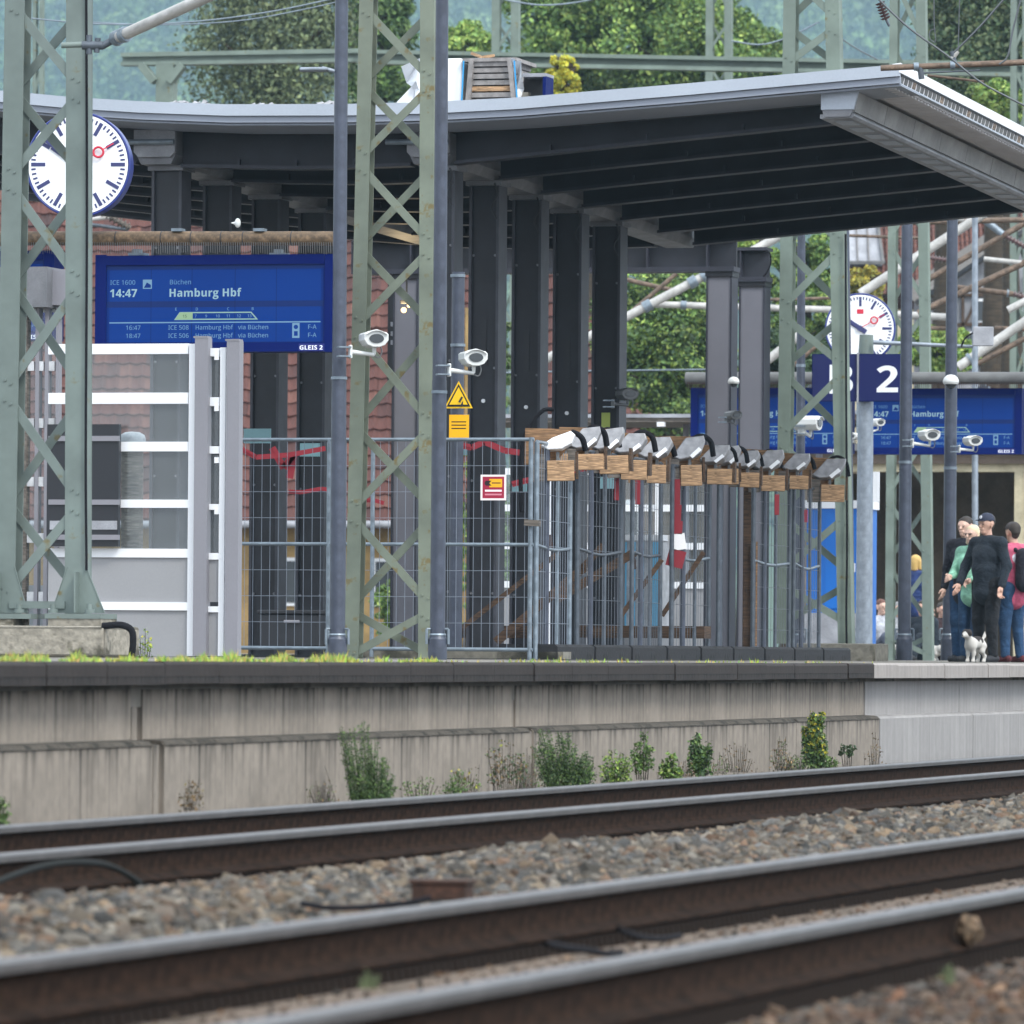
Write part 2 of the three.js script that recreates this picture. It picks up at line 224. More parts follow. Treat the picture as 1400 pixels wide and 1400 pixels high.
{ // ballast stones, nobody could count them
  const R = rng(77), geos = [];
  for (let k = 0; k < 6; k++) {
    const g = mergeVertices(new THREE.IcosahedronGeometry(1.1, 0).deleteAttribute('uv').deleteAttribute('normal'), 1e-3), p = g.attributes.position, sc = [0.7 + 0.5 * R(), 0.5 + 0.3 * R(), 0.7 + 0.5 * R()];
    for (let i = 0; i < p.count; i++) { const f = 0.65 + 0.6 * R(); p.setXYZ(i, p.getX(i) * f * sc[0], p.getY(i) * f * sc[1], p.getZ(i) * f * sc[2]); }
    const h = g.toNonIndexed(); h.computeVertexNormals(); geos.push(h);
  }
  const mound = (u, d) => { // height of the ballast surface
    if (d > 8.45) return -1.0 + (d > 10.9 ? 0.0 : 0) + (d > 9.3 && d < 10.6 ? 0.015 : 0);
    if (d > 6.9) { const x = (d - 7.7) / 0.95; const wob = 0.025 * Math.sin(u * 0.9) + 0.02 * Math.sin(u * 2.3 + 1); return -0.99 + Math.max(0, 1 - x * x) * (0.1 + wob); }
    if (d > 6.15) return -0.985 + 0.02 * Math.sin(u * 1.7);
    return -0.99;
  };
  const pal = [[0.3, 0.29, 0.27], [0.2, 0.19, 0.18], [0.37, 0.345, 0.31], [0.25, 0.21, 0.18], [0.33, 0.25, 0.175], [0.12, 0.12, 0.12], [0.39, 0.33, 0.26], [0.22, 0.23, 0.245], [0.28, 0.185, 0.13]];
  const list = geos.map(() => []);
  const put = (u, d, y, s, c) => list[Math.floor(R() * 6)].push([u, d, y, s, c]);
  const inView = (u, d) => { const p = W(u, d, 0), x = p.x / -p.z * FPX; return x > -900 && x < 900; };
  for (let u = 9; u < 75; u += 0.045) for (let d = 6.15; d < 8.95; d += 0.048) if (inView(u, d)) {
    const uu = u + R() * 0.045, dd = d + R() * 0.05; const c = pal[Math.floor(R() * 9)]; put(uu, dd, mound(uu, dd) + R() * 0.02, 0.027 + 0.03 * R() * R(), c);
  }
  for (let u = 20; u < 78; u += 0.06) for (let d = 8.95; d < 11.5; d += 0.06) if (inView(u, d)) { const c = pal[Math.floor(R() * 9)]; put(u + R() * 0.05, d + R() * 0.05, mound(u, d) + R() * 0.015, 0.022 + 0.018 * R(), c.map((v, i) => v * [0.75, 0.62, 0.55][i])); }
  for (let u = 8; u < 40; u += 0.05) for (let d = 1.6; d < 4.5; d += 0.05) if (inView(u, d)) { const c = pal[Math.floor(R() * 9)]; const warm = [0.72, 0.56, 0.47]; put(u + R() * 0.05, d + R() * 0.05, -1.03 + R() * 0.025 + (d < 3.4 ? 0.03 : 0) - (d > 4.2 ? 0.03 : 0), 0.024 + 0.022 * R(), c.map((v, i) => v * warm[i])); }
  for (let k = 0; k < 5200; k++) { const d = 4.65 + 1.3 * R(), u = 9 + 45 * R(); if (inView(u, d)) { const c = pal[Math.floor(R() * 9)]; put(u, d, -1.005 + 0.035 * (1 - Math.abs(d - 5.3) / 0.65) + R() * 0.012, 0.007 + 0.011 * R() * R(), c.map((v, i) => v * [0.75, 0.6, 0.5][i])); } }
  const t = new THREE.Group(); t.name = 'ballast'; t.userData = { label: 'grey and rusty brown ballast stones heaped between and beside the tracks', category: 'ballast', kind: 'stuff' }; scene.add(t);
  const m = new THREE.MeshStandardMaterial({ roughness: 0.9 }), mt = new THREE.Matrix4(), q = new THREE.Quaternion(), e = new THREE.Euler(), col = new THREE.Color();
  list.forEach((l, k) => {
    const im = new THREE.InstancedMesh(geos[k], m, l.length); im.name = 'ballast_stones'; im.castShadow = im.receiveShadow = true;
    l.forEach(([u, d, y, s, c], i) => { e.set(R() * 6, R() * 6, R() * 6); q.setFromEuler(e); mt.compose(W(u, d, y), q, V(s, s, s)); im.setMatrixAt(i, mt); const v = 0.15 + 0.68 * R() * (0.4 + 0.6 * R()); im.setColorAt(i, col.setRGB(c[0] * v * 0.82, c[1] * v * 0.76, c[2] * v * 0.68)); });
    t.add(im);
  });
}

{ // platform: slab, coping stones, two rows of wall panels
  struct('platform_surface', [prism([[58, -0.25], [11.66, -0.25], [11.66, 0], [58, 0]], -10, 190)], MAT.platform);
  const wall = new THREE.Group(); wall.name = 'platform_wall'; wall.userData = { kind: 'structure', label: 'stained concrete platform wall in two rows of panels below dark coping stones', base: V(0, 0, 0) }; scene.add(wall);
  const UN = uAt(1183, 11.65), R = rng(5);
  mesh('wall_core', prism([[11.95, -1.3], [11.7, -1.3], [11.7, -0.13], [11.95, -0.13]], 0, 120), MAT.feet, wall);
  const joints = [10.67, 18.77, 26.87, 34.97, 43.07, 51.17, UN, UN + 8.1, UN + 16.2, UN + 24.3];
  for (let k = 0; k + 1 < joints.length; k++) {
    const a = joints[k], b = joints[k + 1], nw = a >= UN - 0.01, m = nw ? MAT.concreteNew : MAT.concrete, g1 = nw || k > 3 ? 0.012 : 0.1, o = nw ? 0 : 0.002 * (k % 3);
    const len = nw ? 4.05 : b - a;
    for (let q = a; q < b - 0.1; q += len) {
      mesh('wall_panel', prism([[11.72, -0.452], [11.65 + o, -0.452], [11.65 + o, -0.15], [11.72, -0.15]], q + g1, Math.min(b, q + len) - g1), m, wall);
      mesh('wall_panel', prism([[11.75, -1.25], [11.52 + o, -1.25], [11.52 + o, -0.462], [11.54 + o, -0.444], [11.648, -0.436], [11.75, -0.436]], q + g1, Math.min(b, q + len) - g1), m, wall);
    }
    if (!nw) mesh('ledge_dirt_shade', prism([[11.653 + o, -0.452], [11.515 + o, -0.466], [11.515 + o, -0.459], [11.538 + o, -0.438], [11.653 + o, -0.43]], a + g1 + 0.01, b - g1 - 0.01), MAT.ledge, wall);  // grimy dark strip; its tone also dims the sky highlight on the ledge
    if (!nw && k < 4) { mesh('joint_strip', prism([[11.74, -0.45], [11.665, -0.45], [11.665, -0.15], [11.74, -0.15]], b - 0.045, b + 0.045), m, wall); mesh('joint_strip', prism([[11.74, -1.25], [11.535, -1.25], [11.535, -0.46], [11.74, -0.46]], b - 0.045, b + 0.045), m, wall); }
  }
  let u = 16;
  for (let k = 0; u < 110; k++) {
    const L = 1.0, nw = u > UN - 1.2; const da = 11.5 + (R() - 0.5) * 0.012, ya = (R() - 0.5) * 0.008, th = 0.118 + 0.006 * R();
    const pale = u > UN - 2.3 && u < UN - 1.9;
    mesh('coping_stone', prism([[11.98, -th], [da, -th], [da, -0.012 + ya], [da + 0.012, 0.004 + ya], [11.98, 0.006]], u + 0.004, u + L - 0.004), nw ? MAT.copingNew : MAT.coping, wall);
    u += L;
  }
}

// ---------- platform canopy ----------
const can = thing('platform_canopy', 'dark steel platform canopy with pale gable fascia, two rows of columns and ribbed underside', 'canopy', W(72, 20.5, 0));
{
  // measures taken about 1.3 % too large, brought to size here
  const Q = 0.987, qy = y => (y - CAMY) * Q + CAMY, cprism = (poly, a, b, g = 0) => prism(poly.map(([d, y]) => [d * Q, qy(y)]), a, b, g), CW = (u, d, y) => W(u, d * Q, qy(y));
  const GRD = 0.018, uj = k => 64.95 + 1.73 * (k - 1), DR2 = 18.5, DR1 = 21.48, U0 = 63.75, U1 = uj(7) + 0.25;
  // roof profile, top height at the gable plane
  const prof = [[26.5, 6.2], [24.4, 5.98], [23.03, 5.85], [22.3, 5.775], [21.55, 5.72], [20.6, 5.675], [19.3, 5.66], [18.4, 5.668], [17.5, 5.70], [16.73, 5.752], [15.68, 5.82], [14.67, 5.895], [13.54, 5.975]];
  const strip = (t0, t1, inset = 0) => [...prof.map(([d, y]) => [d, y - t0]), ...prof.slice().reverse().map(([d, y]) => [d, y - t1])];
  part(can, 'fascia', cprism(strip(0, 0.118), U0, U0 + 0.05, GRD), MAT.fascia);
  part(can, 'fascia_trim', cprism(strip(0.121, 0.185), U0 + 0.035, U0 + 0.08, GRD), MAT.fasciaTrim);
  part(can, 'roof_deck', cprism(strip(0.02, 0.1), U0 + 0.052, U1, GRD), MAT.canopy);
  part(can, 'gable_soffit', cprism(strip(0.19, 0.21), U0 + 0.082, uj(1) - 0.2, GRD), MAT.fasciaTrim);
  const yTop = d => { for (let i = 0; i + 1 < prof.length; i++) { const [a, ya] = prof[i], [b, yb] = prof[i + 1]; if (d <= a && d >= b) return ya + (yb - ya) * (a - d) / (a - b); } return prof[prof.length - 1][1]; };
  // ribs (joists) at each frame: deep plate with a bottom flange
  const JB = [[26.4, 5.62], [24.0, 5.35], [21.48, 5.14], [20.0, 5.1], [18.5, 5.135], [16.6, 5.31], [14.4, 5.505]];
  const jy = d => { for (let i = 0; i + 1 < JB.length; i++) { const [a, ya] = JB[i], [b, yb] = JB[i + 1]; if (d <= a && d >= b) return ya + (yb - ya) * (a - d) / (a - b); } return d > 20 ? JB[0][1] : JB[JB.length - 1][1]; };
  for (let k = 1; k <= 7; k++) {
    const u = uj(k);
    const seg = (a, b) => { const ds = []; for (let i = 0; i <= 6; i++) ds.push(a + (b - a) * i / 6); return ds; };
    for (const [a, b] of [[26.4, 21.95], [21.46, 18.95], [18.48, 14.4]]) {
      const ds = seg(a, b), web = [...ds.map(d => [d, yTop(d) - 0.2]), ...ds.slice().reverse().map(d => [d, jy(d) + 0.035])], fl = [...ds.map(d => [d, jy(d) + 0.034]), ...ds.slice().reverse().map(d => [d, jy(d)])];
      const j = part(can, 'roof_rib', cprism(web, u - 0.012, u + 0.012, GRD), MAT.canopy);
      sub(j, can, 'rib_flange', cprism(fl, u - 0.09, u + 0.09, GRD), MAT.canopyBeam);
      for (let q = 1; q < 4; q++) { const d = a + (b - a) * q / 4; sub(j, can, 'gusset', cprism([[d - 0.012, jy(d) + 0.035], [d + 0.012, jy(d) + 0.035], [d + 0.012, jy(d) + 0.1], [d - 0.012, jy(d) + 0.1]], u - 0.06, u - 0.012, GRD), MAT.canopyBeam); }
    }
  }
  // lengthwise box beams on the column rows, with pale end caps
  for (const [d0, yb, cap] of [[DR1, 5.165, 0], [DR2, 5.13, 1]]) {
    const w = 0.43, h0 = yTop(d0 + w / 2) - 0.21;
    const poly = [[d0 + w - 0.05, yb], [d0 + w, yb + 0.1], [d0 + w, h0], [d0, h0], [d0, yb + 0.1], [d0 + 0.05, yb]];
    part(can, 'lengthwise_beam', cprism(poly, U0 + 1.0, U1, GRD), MAT.capital);
    part(can, 'beam_end_cap', [cprism([[d0 + w - 0.04, yb + 0.07], [d0 + w + 0.01, yb + 0.12], [d0 + w + 0.01, h0], [d0 - 0.01, h0], [d0 - 0.01, yb + 0.12], [d0 + 0.04, yb + 0.07]], U0 + 0.94, U0 + 0.997, GRD)], MAT.capCap);
    part(can, 'gutter_bar', cyl(CW(U0 + 0.88, d0 - 0.02, yb + 0.22), CW(U0 + 0.88, d0 + w + 0.22, yb + 0.22), 0.03), MAT.galv);
  }
  // edge box beam with panel seams and a lower gutter strip, a ribbed soffit and the verge along the track side
  {
    const d0 = 13.83, w = 0.36, y0 = 5.41, hT = 5.665, Ub = U0 + 0.2, yc = 5.9, dv = 13.365;
    part(can, 'edge_beam', prism([[d0 + w, y0 + 0.03], [d0 + w, hT], [d0 + 0.02, hT], [d0 + 0.06, y0 + 0.03]], Ub + 0.05, U1, GRD), MAT.capital);
    part(can, 'beam_end_cap', prism([[d0 + w + 0.01, y0 + 0.07], [d0 + w + 0.01, hT], [d0 - 0.01, hT], [d0 + 0.04, y0 + 0.07]], Ub, Ub + 0.047, GRD), MAT.fascia);
    part(can, 'cap_foot', prism([[d0 + w - 0.02, y0], [d0 + w, y0 + 0.068], [d0 + 0.045, y0 + 0.068], [d0 + 0.08, y0]], Ub + 0.01, Ub + 0.048, GRD), MAT.capital);
    for (let q = 0; q < 10; q++) { const a = Ub + 0.06 + q * 1.4, b = Math.min(U1, a + 1.385); if (a < U1) part(can, 'edge_panel', prism([[d0 + 0.054, y0 + 0.05], [d0 + 0.016, hT - 0.01], [d0 - 0.002, hT - 0.01], [d0 + 0.036, y0 + 0.05]], a, b, GRD), MAT.edgePanel); }
    part(can, 'gutter_strip', prism([[d0 + w + 0.03, y0 - 0.012], [d0 + 0.07, y0 - 0.012], [d0 + 0.045, y0 + 0.01], [d0 + 0.045, y0 + 0.028], [d0 + w + 0.03, y0 + 0.028]], Ub + 0.05, U1, GRD), MAT.capCap);
    const st = []; for (let u = Ub + 0.3; u < U1; u += 0.7) st.push(prism([[d0 + 0.3, y0 - 0.02], [d0 + 0.12, y0 - 0.02], [d0 + 0.12, y0 - 0.013], [d0 + 0.3, y0 - 0.013]], u, u + 0.4, GRD)); part(can, 'gutter_patches', st, MAT.fascia).userData.kind = 'stuff';
    part(can, 'edge_soffit', prism([[d0 + 0.3, hT + 0.03], [dv + 0.07, yc - 0.21], [dv + 0.07, yc - 0.19], [d0 + 0.3, hT + 0.05]], U0 + 0.09, U1 + 1, GRD), MAT.soffit);
    const ribs = []; for (let u = U0 + 0.2; u < U1 + 1; u += 0.16) ribs.push(prism([[d0 - 0.005, hT + 0.025], [dv + 0.08, yc - 0.228], [dv + 0.08, yc - 0.212], [d0 - 0.005, hT + 0.04]], u, u + 0.06, GRD));
    part(can, 'soffit_ribs', ribs, MAT.soffit).userData.kind = 'stuff';
    part(can, 'verge_flashing', prism([[dv + 0.07, yc], [dv - 0.01, yc + 0.012], [dv - 0.01, yc - 0.085], [dv + 0.005, yc - 0.085], [dv + 0.005, yc - 0.01], [dv + 0.07, yc - 0.01]], U0 - 0.005, U1 + 1.2, GRD), MAT.white);
    part(can, 'verge_board', prism([[dv + 0.07, yc - 0.09], [dv + 0.01, yc - 0.09], [dv + 0.03, yc - 0.17], [dv + 0.09, yc - 0.17]], U0 + 0.09, U1 + 1.2, GRD), MAT.soffit);
    for (let q = 0; q < 60; q++) { const a = U0 + 0.15 + q * 0.2; part(can, 'verge_slat', prism([[dv + 0.013, yc - 0.092], [dv + 0.003, yc - 0.092], [dv + 0.022, yc - 0.168], [dv + 0.032, yc - 0.168]], a, a + 0.13, GRD), q % 7 == 3 ? MAT.pallet : MAT.tubeGrey); }
    part(can, 'verge_edge', prism([[dv + 0.12, yc - 0.172], [dv + 0.02, yc - 0.172], [dv + 0.02, yc - 0.19], [dv + 0.12, yc - 0.19]], U0 + 0.09, U1 + 1.2, GRD), MAT.fascia);
  }
  // columns: recessed web between two flanges, foot plate and cap plate
  const colAt = (k, d0, yb) => {
    const u = uj(k) + 0.02, w = 0.33, gy = yb - GRD * (u - GR0), gx = (a, b, y0, y1, ua, ub) => cprism([[d0 + a, y0], [d0 + b, y0], [d0 + b, y1], [d0 + a, y1]], ua, ub);
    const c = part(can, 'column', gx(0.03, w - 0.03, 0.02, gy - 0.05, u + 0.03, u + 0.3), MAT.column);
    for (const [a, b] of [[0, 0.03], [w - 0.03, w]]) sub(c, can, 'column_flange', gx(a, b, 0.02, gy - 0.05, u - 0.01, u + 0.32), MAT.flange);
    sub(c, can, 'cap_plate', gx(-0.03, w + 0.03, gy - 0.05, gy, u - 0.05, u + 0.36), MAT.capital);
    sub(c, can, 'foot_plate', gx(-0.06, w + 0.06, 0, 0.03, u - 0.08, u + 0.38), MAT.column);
    const bolts = []; for (const y of [0.7, 1.9, 3.1, 4.3]) for (const a of [0.045, w - 0.045]) bolts.push(cyl(CW(u + 0.028, d0 + a, y), CW(u + 0.008, d0 + a, y), 0.014));
    const bo = sub(c, can, 'column_bolts', bolts, MAT.capital);
    if (d0 === DR2 && k < 5) { sub(c, can, 'cable_slot', gx(w / 2 - 0.03, w / 2 + 0.03, 3.15, 3.6, u + 0.02, u + 0.029), MAT.black); sub(c, can, 'indicator_light', cyl(CW(u + 0.029, d0 + w / 2, 2.75), CW(u + 0.01, d0 + w / 2, 2.75), 0.022), MAT.white); }
    if (d0 === DR2 && k === 5) { sub(c, can, 'inspection_hole', [gx(w / 2 - 0.05, w / 2 + 0.05, 2.62, 2.82, u + 0.02, u + 0.029), cyl(CW(u + 0.029, d0 + w / 2, 2.62), CW(u + 0.018, d0 + w / 2, 2.62), 0.05, 0.05, 14)], std(0.42, 0.5, 0.12, 0.7)); }
  };
  for (let k = 1; k <= 5; k++) { if (k < 5) colAt(k, DR1, 5.165); colAt(k, DR2, 5.13); }
  // dangling cables at the beam joints
  const cabs = []; for (let k = 1; k <= 5; k++) { const p = CW(uj(k) - 0.1, DR2 + 0.02, 5.1 - GRD * (uj(k) - GR0)); cabs.push(tubeGeo([p, p.clone().add(V(0.03, -0.12, 0)), p.clone().add(V(-0.03, -0.25, 0)), p.clone().add(V(0.02, -0.38, 0))], 0.011, 12, 5)); }
  part(can, 'cables', cabs, MAT.black);
  // junction box under the gable soffit
  const jb = P(873, 160, 67.3); part(can, 'junction_box', rbox(0.2, 0.15, 0.2, 0.01, jb.x, jb.y, jb.z, 0, -AL), MAT.capital);
}
// bare portal girders beyond the roofed part, each on its own column
function portal(label, pxCol, Z, ytPx, ybPx, pxL, colPx, leftCol) {
  const t = thing('portal_frame', label, 'steel portal', P(pxCol, 892, Z)); const d2 = dAt(pxCol + colPx / 2, Z), u = (Z - d2 * S) / C, dL = pxL; const w = colPx * Z / FPX;
  const yt = P(pxCol, ytPx, Z).y, yb = P(pxCol, ybPx, Z).y, gx = (a, b, y0, y1, ua, ub) => prism([[a, y0], [b, y0], [b, y1], [a, y1]], ua, ub);
  const g = part(t, 'girder', gx(d2 - 0.03, dL, yb + 0.06, yt - 0.04, u + 0.08, u + 0.14), MAT.canopy);
  sub(g, t, 'top_flange', gx(d2 - 0.03, dL, yt - 0.04, yt, u - 0.05, u + 0.3), MAT.canopyBeam);
  sub(g, t, 'bottom_flange', gx(d2 - 0.03, dL, yb, yb + 0.06, u - 0.05, u + 0.3), MAT.canopyBeam);
  for (let d = d2 + 0.3; d < dL; d += 0.75) sub(g, t, 'stiffener', gx(d, d + 0.02, yb + 0.06, yt - 0.04, u - 0.04, u + 0.08), MAT.canopyBeam);
  for (const [i, dc] of (leftCol ? [[0, d2], [1, leftCol]] : [[0, d2]])) {
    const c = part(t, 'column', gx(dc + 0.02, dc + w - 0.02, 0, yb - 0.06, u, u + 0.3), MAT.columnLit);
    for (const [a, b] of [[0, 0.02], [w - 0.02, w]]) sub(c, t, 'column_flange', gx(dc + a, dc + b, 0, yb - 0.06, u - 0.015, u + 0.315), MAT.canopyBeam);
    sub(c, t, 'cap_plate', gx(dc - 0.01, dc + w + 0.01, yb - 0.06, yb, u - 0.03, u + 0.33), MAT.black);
  }
  return t;
}
portal('bare dark steel portal girder on grey columns just behind the end of the canopy roof', 979, 80, 322, 371, 23.2, 36, 22.35);
portal('short dark steel girder stub on a grey column, right of the longer portal girder', 1024, 82, 338, 385, 18.9, 36);
{ const p = P(1046, 345, 81.7); single('hanging_cable', 'thin black cable looping off the end of the dark girder stub', 'cable', tubeGeo([p, p.clone().add(V(0.05, 0, 0)), p.clone().add(V(0.07, -0.12, 0)), p.clone().add(V(0.03, -0.24, 0)), p.clone().add(V(-0.02, -0.3, 0))], 0.012), MAT.rubber); }
// ---------- pixel helpers on the plane across the track ----------
const TD = V(S, 0, -C);
const PU = (px, py, u) => { const a = P(px, py, 1); return P(px, py, u / (a.x * S + C)); };
const uOfZ = (px, py, Z) => { const a = P(px, py, 1); return Z * (a.x * S + C); };
function barT(p, q, w, h) { const dir = q.clone().sub(p), L = dir.length(); dir.normalize(); const x = TD.clone().negate(), X = dir.clone().cross(x).normalize(), z = X.clone().cross(dir).normalize(); const m = new THREE.Matrix4().makeBasis(X, dir, z); m.setPosition(p.clone().add(q).multiplyScalar(0.5)); return new THREE.BoxGeometry(w, L, h).applyMatrix4(m); }
// box that fills a photo rectangle on the plane u, going back by depth
function pbox(x0, y0, x1, y1, u, depth, off = 0, r = 0) {
  const a = PU(x0, (y0 + y1) / 2, u), b = PU(x1, (y0 + y1) / 2, u), t = PU((x0 + x1) / 2, y0, u), bt = PU((x0 + x1) / 2, y1, u);
  const c = a.clone().add(b).multiplyScalar(0.5).addScaledVector(TD, depth / 2 + off); const w = a.distanceTo(b), h = t.y - bt.y;
  return r ? rbox(w, h, depth, r, c.x, (t.y + bt.y) / 2, c.z, 0, -AL) : box(w, h, depth, c.x, (t.y + bt.y) / 2, c.z, 0, -AL);
}
const bk = (p, o) => p.clone().addScaledVector(TD, o);

// ---------- lattice masts ----------
function latticeMast(name, label, u, o) {
  const yb = o.yBot, t = thing(name, label, 'lattice mast', PU((o.L[1] + o.R[1]) / 2, yb, u), o.group), dep = o.depth ?? 0.2, m = o.mat;
  const LT = PU(o.L[0], o.yTop, u), LB = PU(o.L[1], yb, u), RT = PU(o.R[0], o.yTop, u), RB = PU(o.R[1], yb, u);
  const wl = o.w[0] * LB.distanceTo(RB) / (o.R[1] - o.L[1]), wr = o.w[1] * LB.distanceTo(RB) / (o.R[1] - o.L[1]);
  // channel-shaped legs: web outside, two flanges
  for (const [T, B, w, sgn] of [[LT, LB, wl, -1], [RT, RB, wr, 1]]) {
    const leg = part(t, 'leg', [barT(bk(T, 0.006), bk(B, 0.006), w, 0.012), barT(bk(T, dep), bk(B, dep), w, 0.012), ...[1].map(() => { const sx = V(C, 0, S).multiplyScalar(sgn * (w / 2 - 0.008)); return barT(bk(T, dep / 2).add(sx), bk(B, dep / 2).add(sx), 0.016, dep - 0.026); })], m);
  }
  const at = (side, py) => { const a = side ? [o.R[0], o.R[1]] : [o.L[0], o.L[1]]; const k = (py - o.yTop) / (yb - o.yTop); return a[0] + (a[1] - a[0]) * k; };
  const nd = o.nodes; let s = o.first ?? 0; const bw = o.bw ?? 0.075;
  for (let i = 0; i + 1 < nd.length; i++) {
    const y0 = nd[i] + 10, y1 = nd[i + 1] - 10;
    part(t, 'diagonal_brace', barT(bk(PU(at(s, y0), y0, u), 0.02), bk(PU(at(1 - s, y1), y1, u), 0.02), bw, 0.011), m);
    part(t, 'diagonal_brace', barT(bk(PU(at(1 - s, y0), y0, u), dep - 0.014), bk(PU(at(s, y1), y1, u), dep - 0.014), bw, 0.011), m);
    s = 1 - s;
  }
  const bl = []; for (let i = 0, q = o.first ?? 0; i + 1 < nd.length; i++, q = 1 - q) for (const [sd, y] of [[q, nd[i] + 14], [1 - q, nd[i + 1] - 14]]) for (const e of [-4, 4]) { const p = PU(at(sd, y) + e, y + e * 0.6, u); bl.push(cyl(bk(p, 0.004), bk(p, -0.012), 0.013, 0.011, 6)); }
  part(t, 'bolts', bl, m).userData.kind = 'stuff';
  return t;
}
const uA = uOfZ(60, 800, 53);
{
  const t = latticeMast('lattice_mast', 'green steel lattice mast on a weathered concrete block, in front of the station clock', uA, { L: [21, 6], R: [104, 102], yTop: -60, yBot: 845, w: [27, 27], depth: 0.17, nodes: [-108, 2, 123, 247, 387, 536, 686, 822], first: 1, mat: MAT.mast });
  // gusset plates and foot
  for (const s of [1, -1]) {
    const x = s > 0 ? 102 : 6;
    const pts = s > 0 ? [[70, 838], [92, 775], [118, 775], [143, 838]] : [[-20, 838], [-5, 775], [20, 775], [38, 838]];
    const g = pts.map(p => PU(p[0], p[1], uA - 0.012)); const sh = new THREE.BufferGeometry().setFromPoints([0, 1, 2, 0, 2, 3].map(i => g[i])); sh.computeVertexNormals();
    const back = sh.clone().translate(TD.x * 0.012, 0, TD.z * 0.012);
    part(t, 'gusset_plate', [sh, back, barT(g[0], g[1], 0.006, 0.012), barT(g[2], g[3], 0.006, 0.012)], MAT.mast);
    part(t, 'stiffener', barT(bk(PU(x + 6 * s, 782, uA), -0.06), bk(PU(x + 6 * s, 838, uA), -0.06), 0.012, 0.1), MAT.mast);
    part(t, 'foot_plate', pbox(x - 32, 839, x + 45, 846, uA, 0.4, -0.16), MAT.mast);
    part(t, 'anchor_bolt', [-24, 26].map(q => { const p = bk(PU(x + q, 838, uA), -0.1); return [cyl(p, p.clone().add(V(0, 0.07, 0)), 0.022), cyl(p, p.clone().add(V(0, 0.03, 0)), 0.045, 0.045, 6)]; }), MAT.mast);
  }
  part(t, 'tie_plate', pbox(14, 822, 90, 832, uA, 0.03, -0.03), MAT.mast);
  const cn = PU(119, 850, uA); part(t, 'earth_cable', tubeGeo([bk(PU(119, -40, uA), -0.02), bk(PU(120, 300, uA), -0.02), bk(PU(119, 640, uA), -0.03), bk(PU(120, 780, uA), -0.03)], 0.011, 40, 5), MAT.rubber);
  single('concrete_foundation', 'weathered pale concrete foundation block under the nearest green mast', 'foundation', [rbox(1.7, 0.25, 0.9, 0.025, ...(() => { const p = PU(187, 878, uA - 0.3); return [p.x - 1.12 * C + 0.45 * S, PU(60, 877, uA - 0.3).y, p.z - 0.85 * S - 0.45 * C]; })(), 0, -AL), pbox(74, 845, 146, 856, uA, 0.4, -0.15), pbox(-60, 845, 26, 856, uA, 0.4, -0.15)], MAT.block);
  single('drain_hose', 'black hose bent over the right end of the concrete foundation block', 'hose', tubeGeo([[140, 856], [168, 855], [180, 862], [182, 880], [180, 897]].map(([x, y]) => PU(x, y, uA - 0.34)), 0.028, 20, 7), MAT.rubber);
}
const uM2 = uOfZ(535, 800, 62);
{
  const t = latticeMast('lattice_mast', 'olive green lattice mast with flaking paint between the two slate grey lamp poles', uM2, { L: [502, 480], R: [584, 581], yTop: -60, yBot: 900, w: [19, 19], depth: 0.16, nodes: [-95, 5, 113, 221, 336, 450, 581, 701, 830, 905], first: 1, mat: MAT.mastOlive, bw: 0.075 });
}
const uM3 = uOfZ(1110, 800, 82.3);
{
  latticeMast('lattice_mast', 'green lattice mast rising behind the canopy end, left of the blue letter sign', uM3, { L: [1080, 1068], R: [1136, 1155], yTop: -50, yBot: 880, w: [17, 19], depth: 0.2, nodes: [-45, 30, 95, 180, 260, 335, 425, 505, 600, 700, 790, 860], first: 0, mat: MAT.mastFar, bw: 0.09 });
  single('concrete_foundation', 'grey concrete foundation block under the mast by the blue letter sign', 'foundation', rbox(1.0, 0.24, 0.8, 0.02, PU(1152, 893, uM3 - 0.4).x, PU(1152, 893, uM3 - 0.4).y, PU(1152, 893, uM3 - 0.4).z, 0, -AL), MAT.blockLight);
  single('mast_cable', 'dark cable running down the green mast beside the blue sign', 'cable', tubeGeo([[1156, 320], [1157, 560], [1158, 760], [1157, 840], [1158, 905]].map(([x, y]) => PU(x, y, uM3 - 0.06)), 0.014, 30, 5), MAT.rubber);
}
const uM4 = uOfZ(1240, 800, 96);
latticeMast('lattice_mast', 'slim green lattice mast among the two dark poles by the underpass shelter', uM4, { L: [1222, 1215], R: [1258, 1268], yTop: -40, yBot: 905, w: [11, 13], depth: 0.16, nodes: [-40, 60, 150, 240, 330, 420, 500, 590, 680, 770, 860, 905], first: 0, mat: MAT.mastFar, bw: 0.07 });
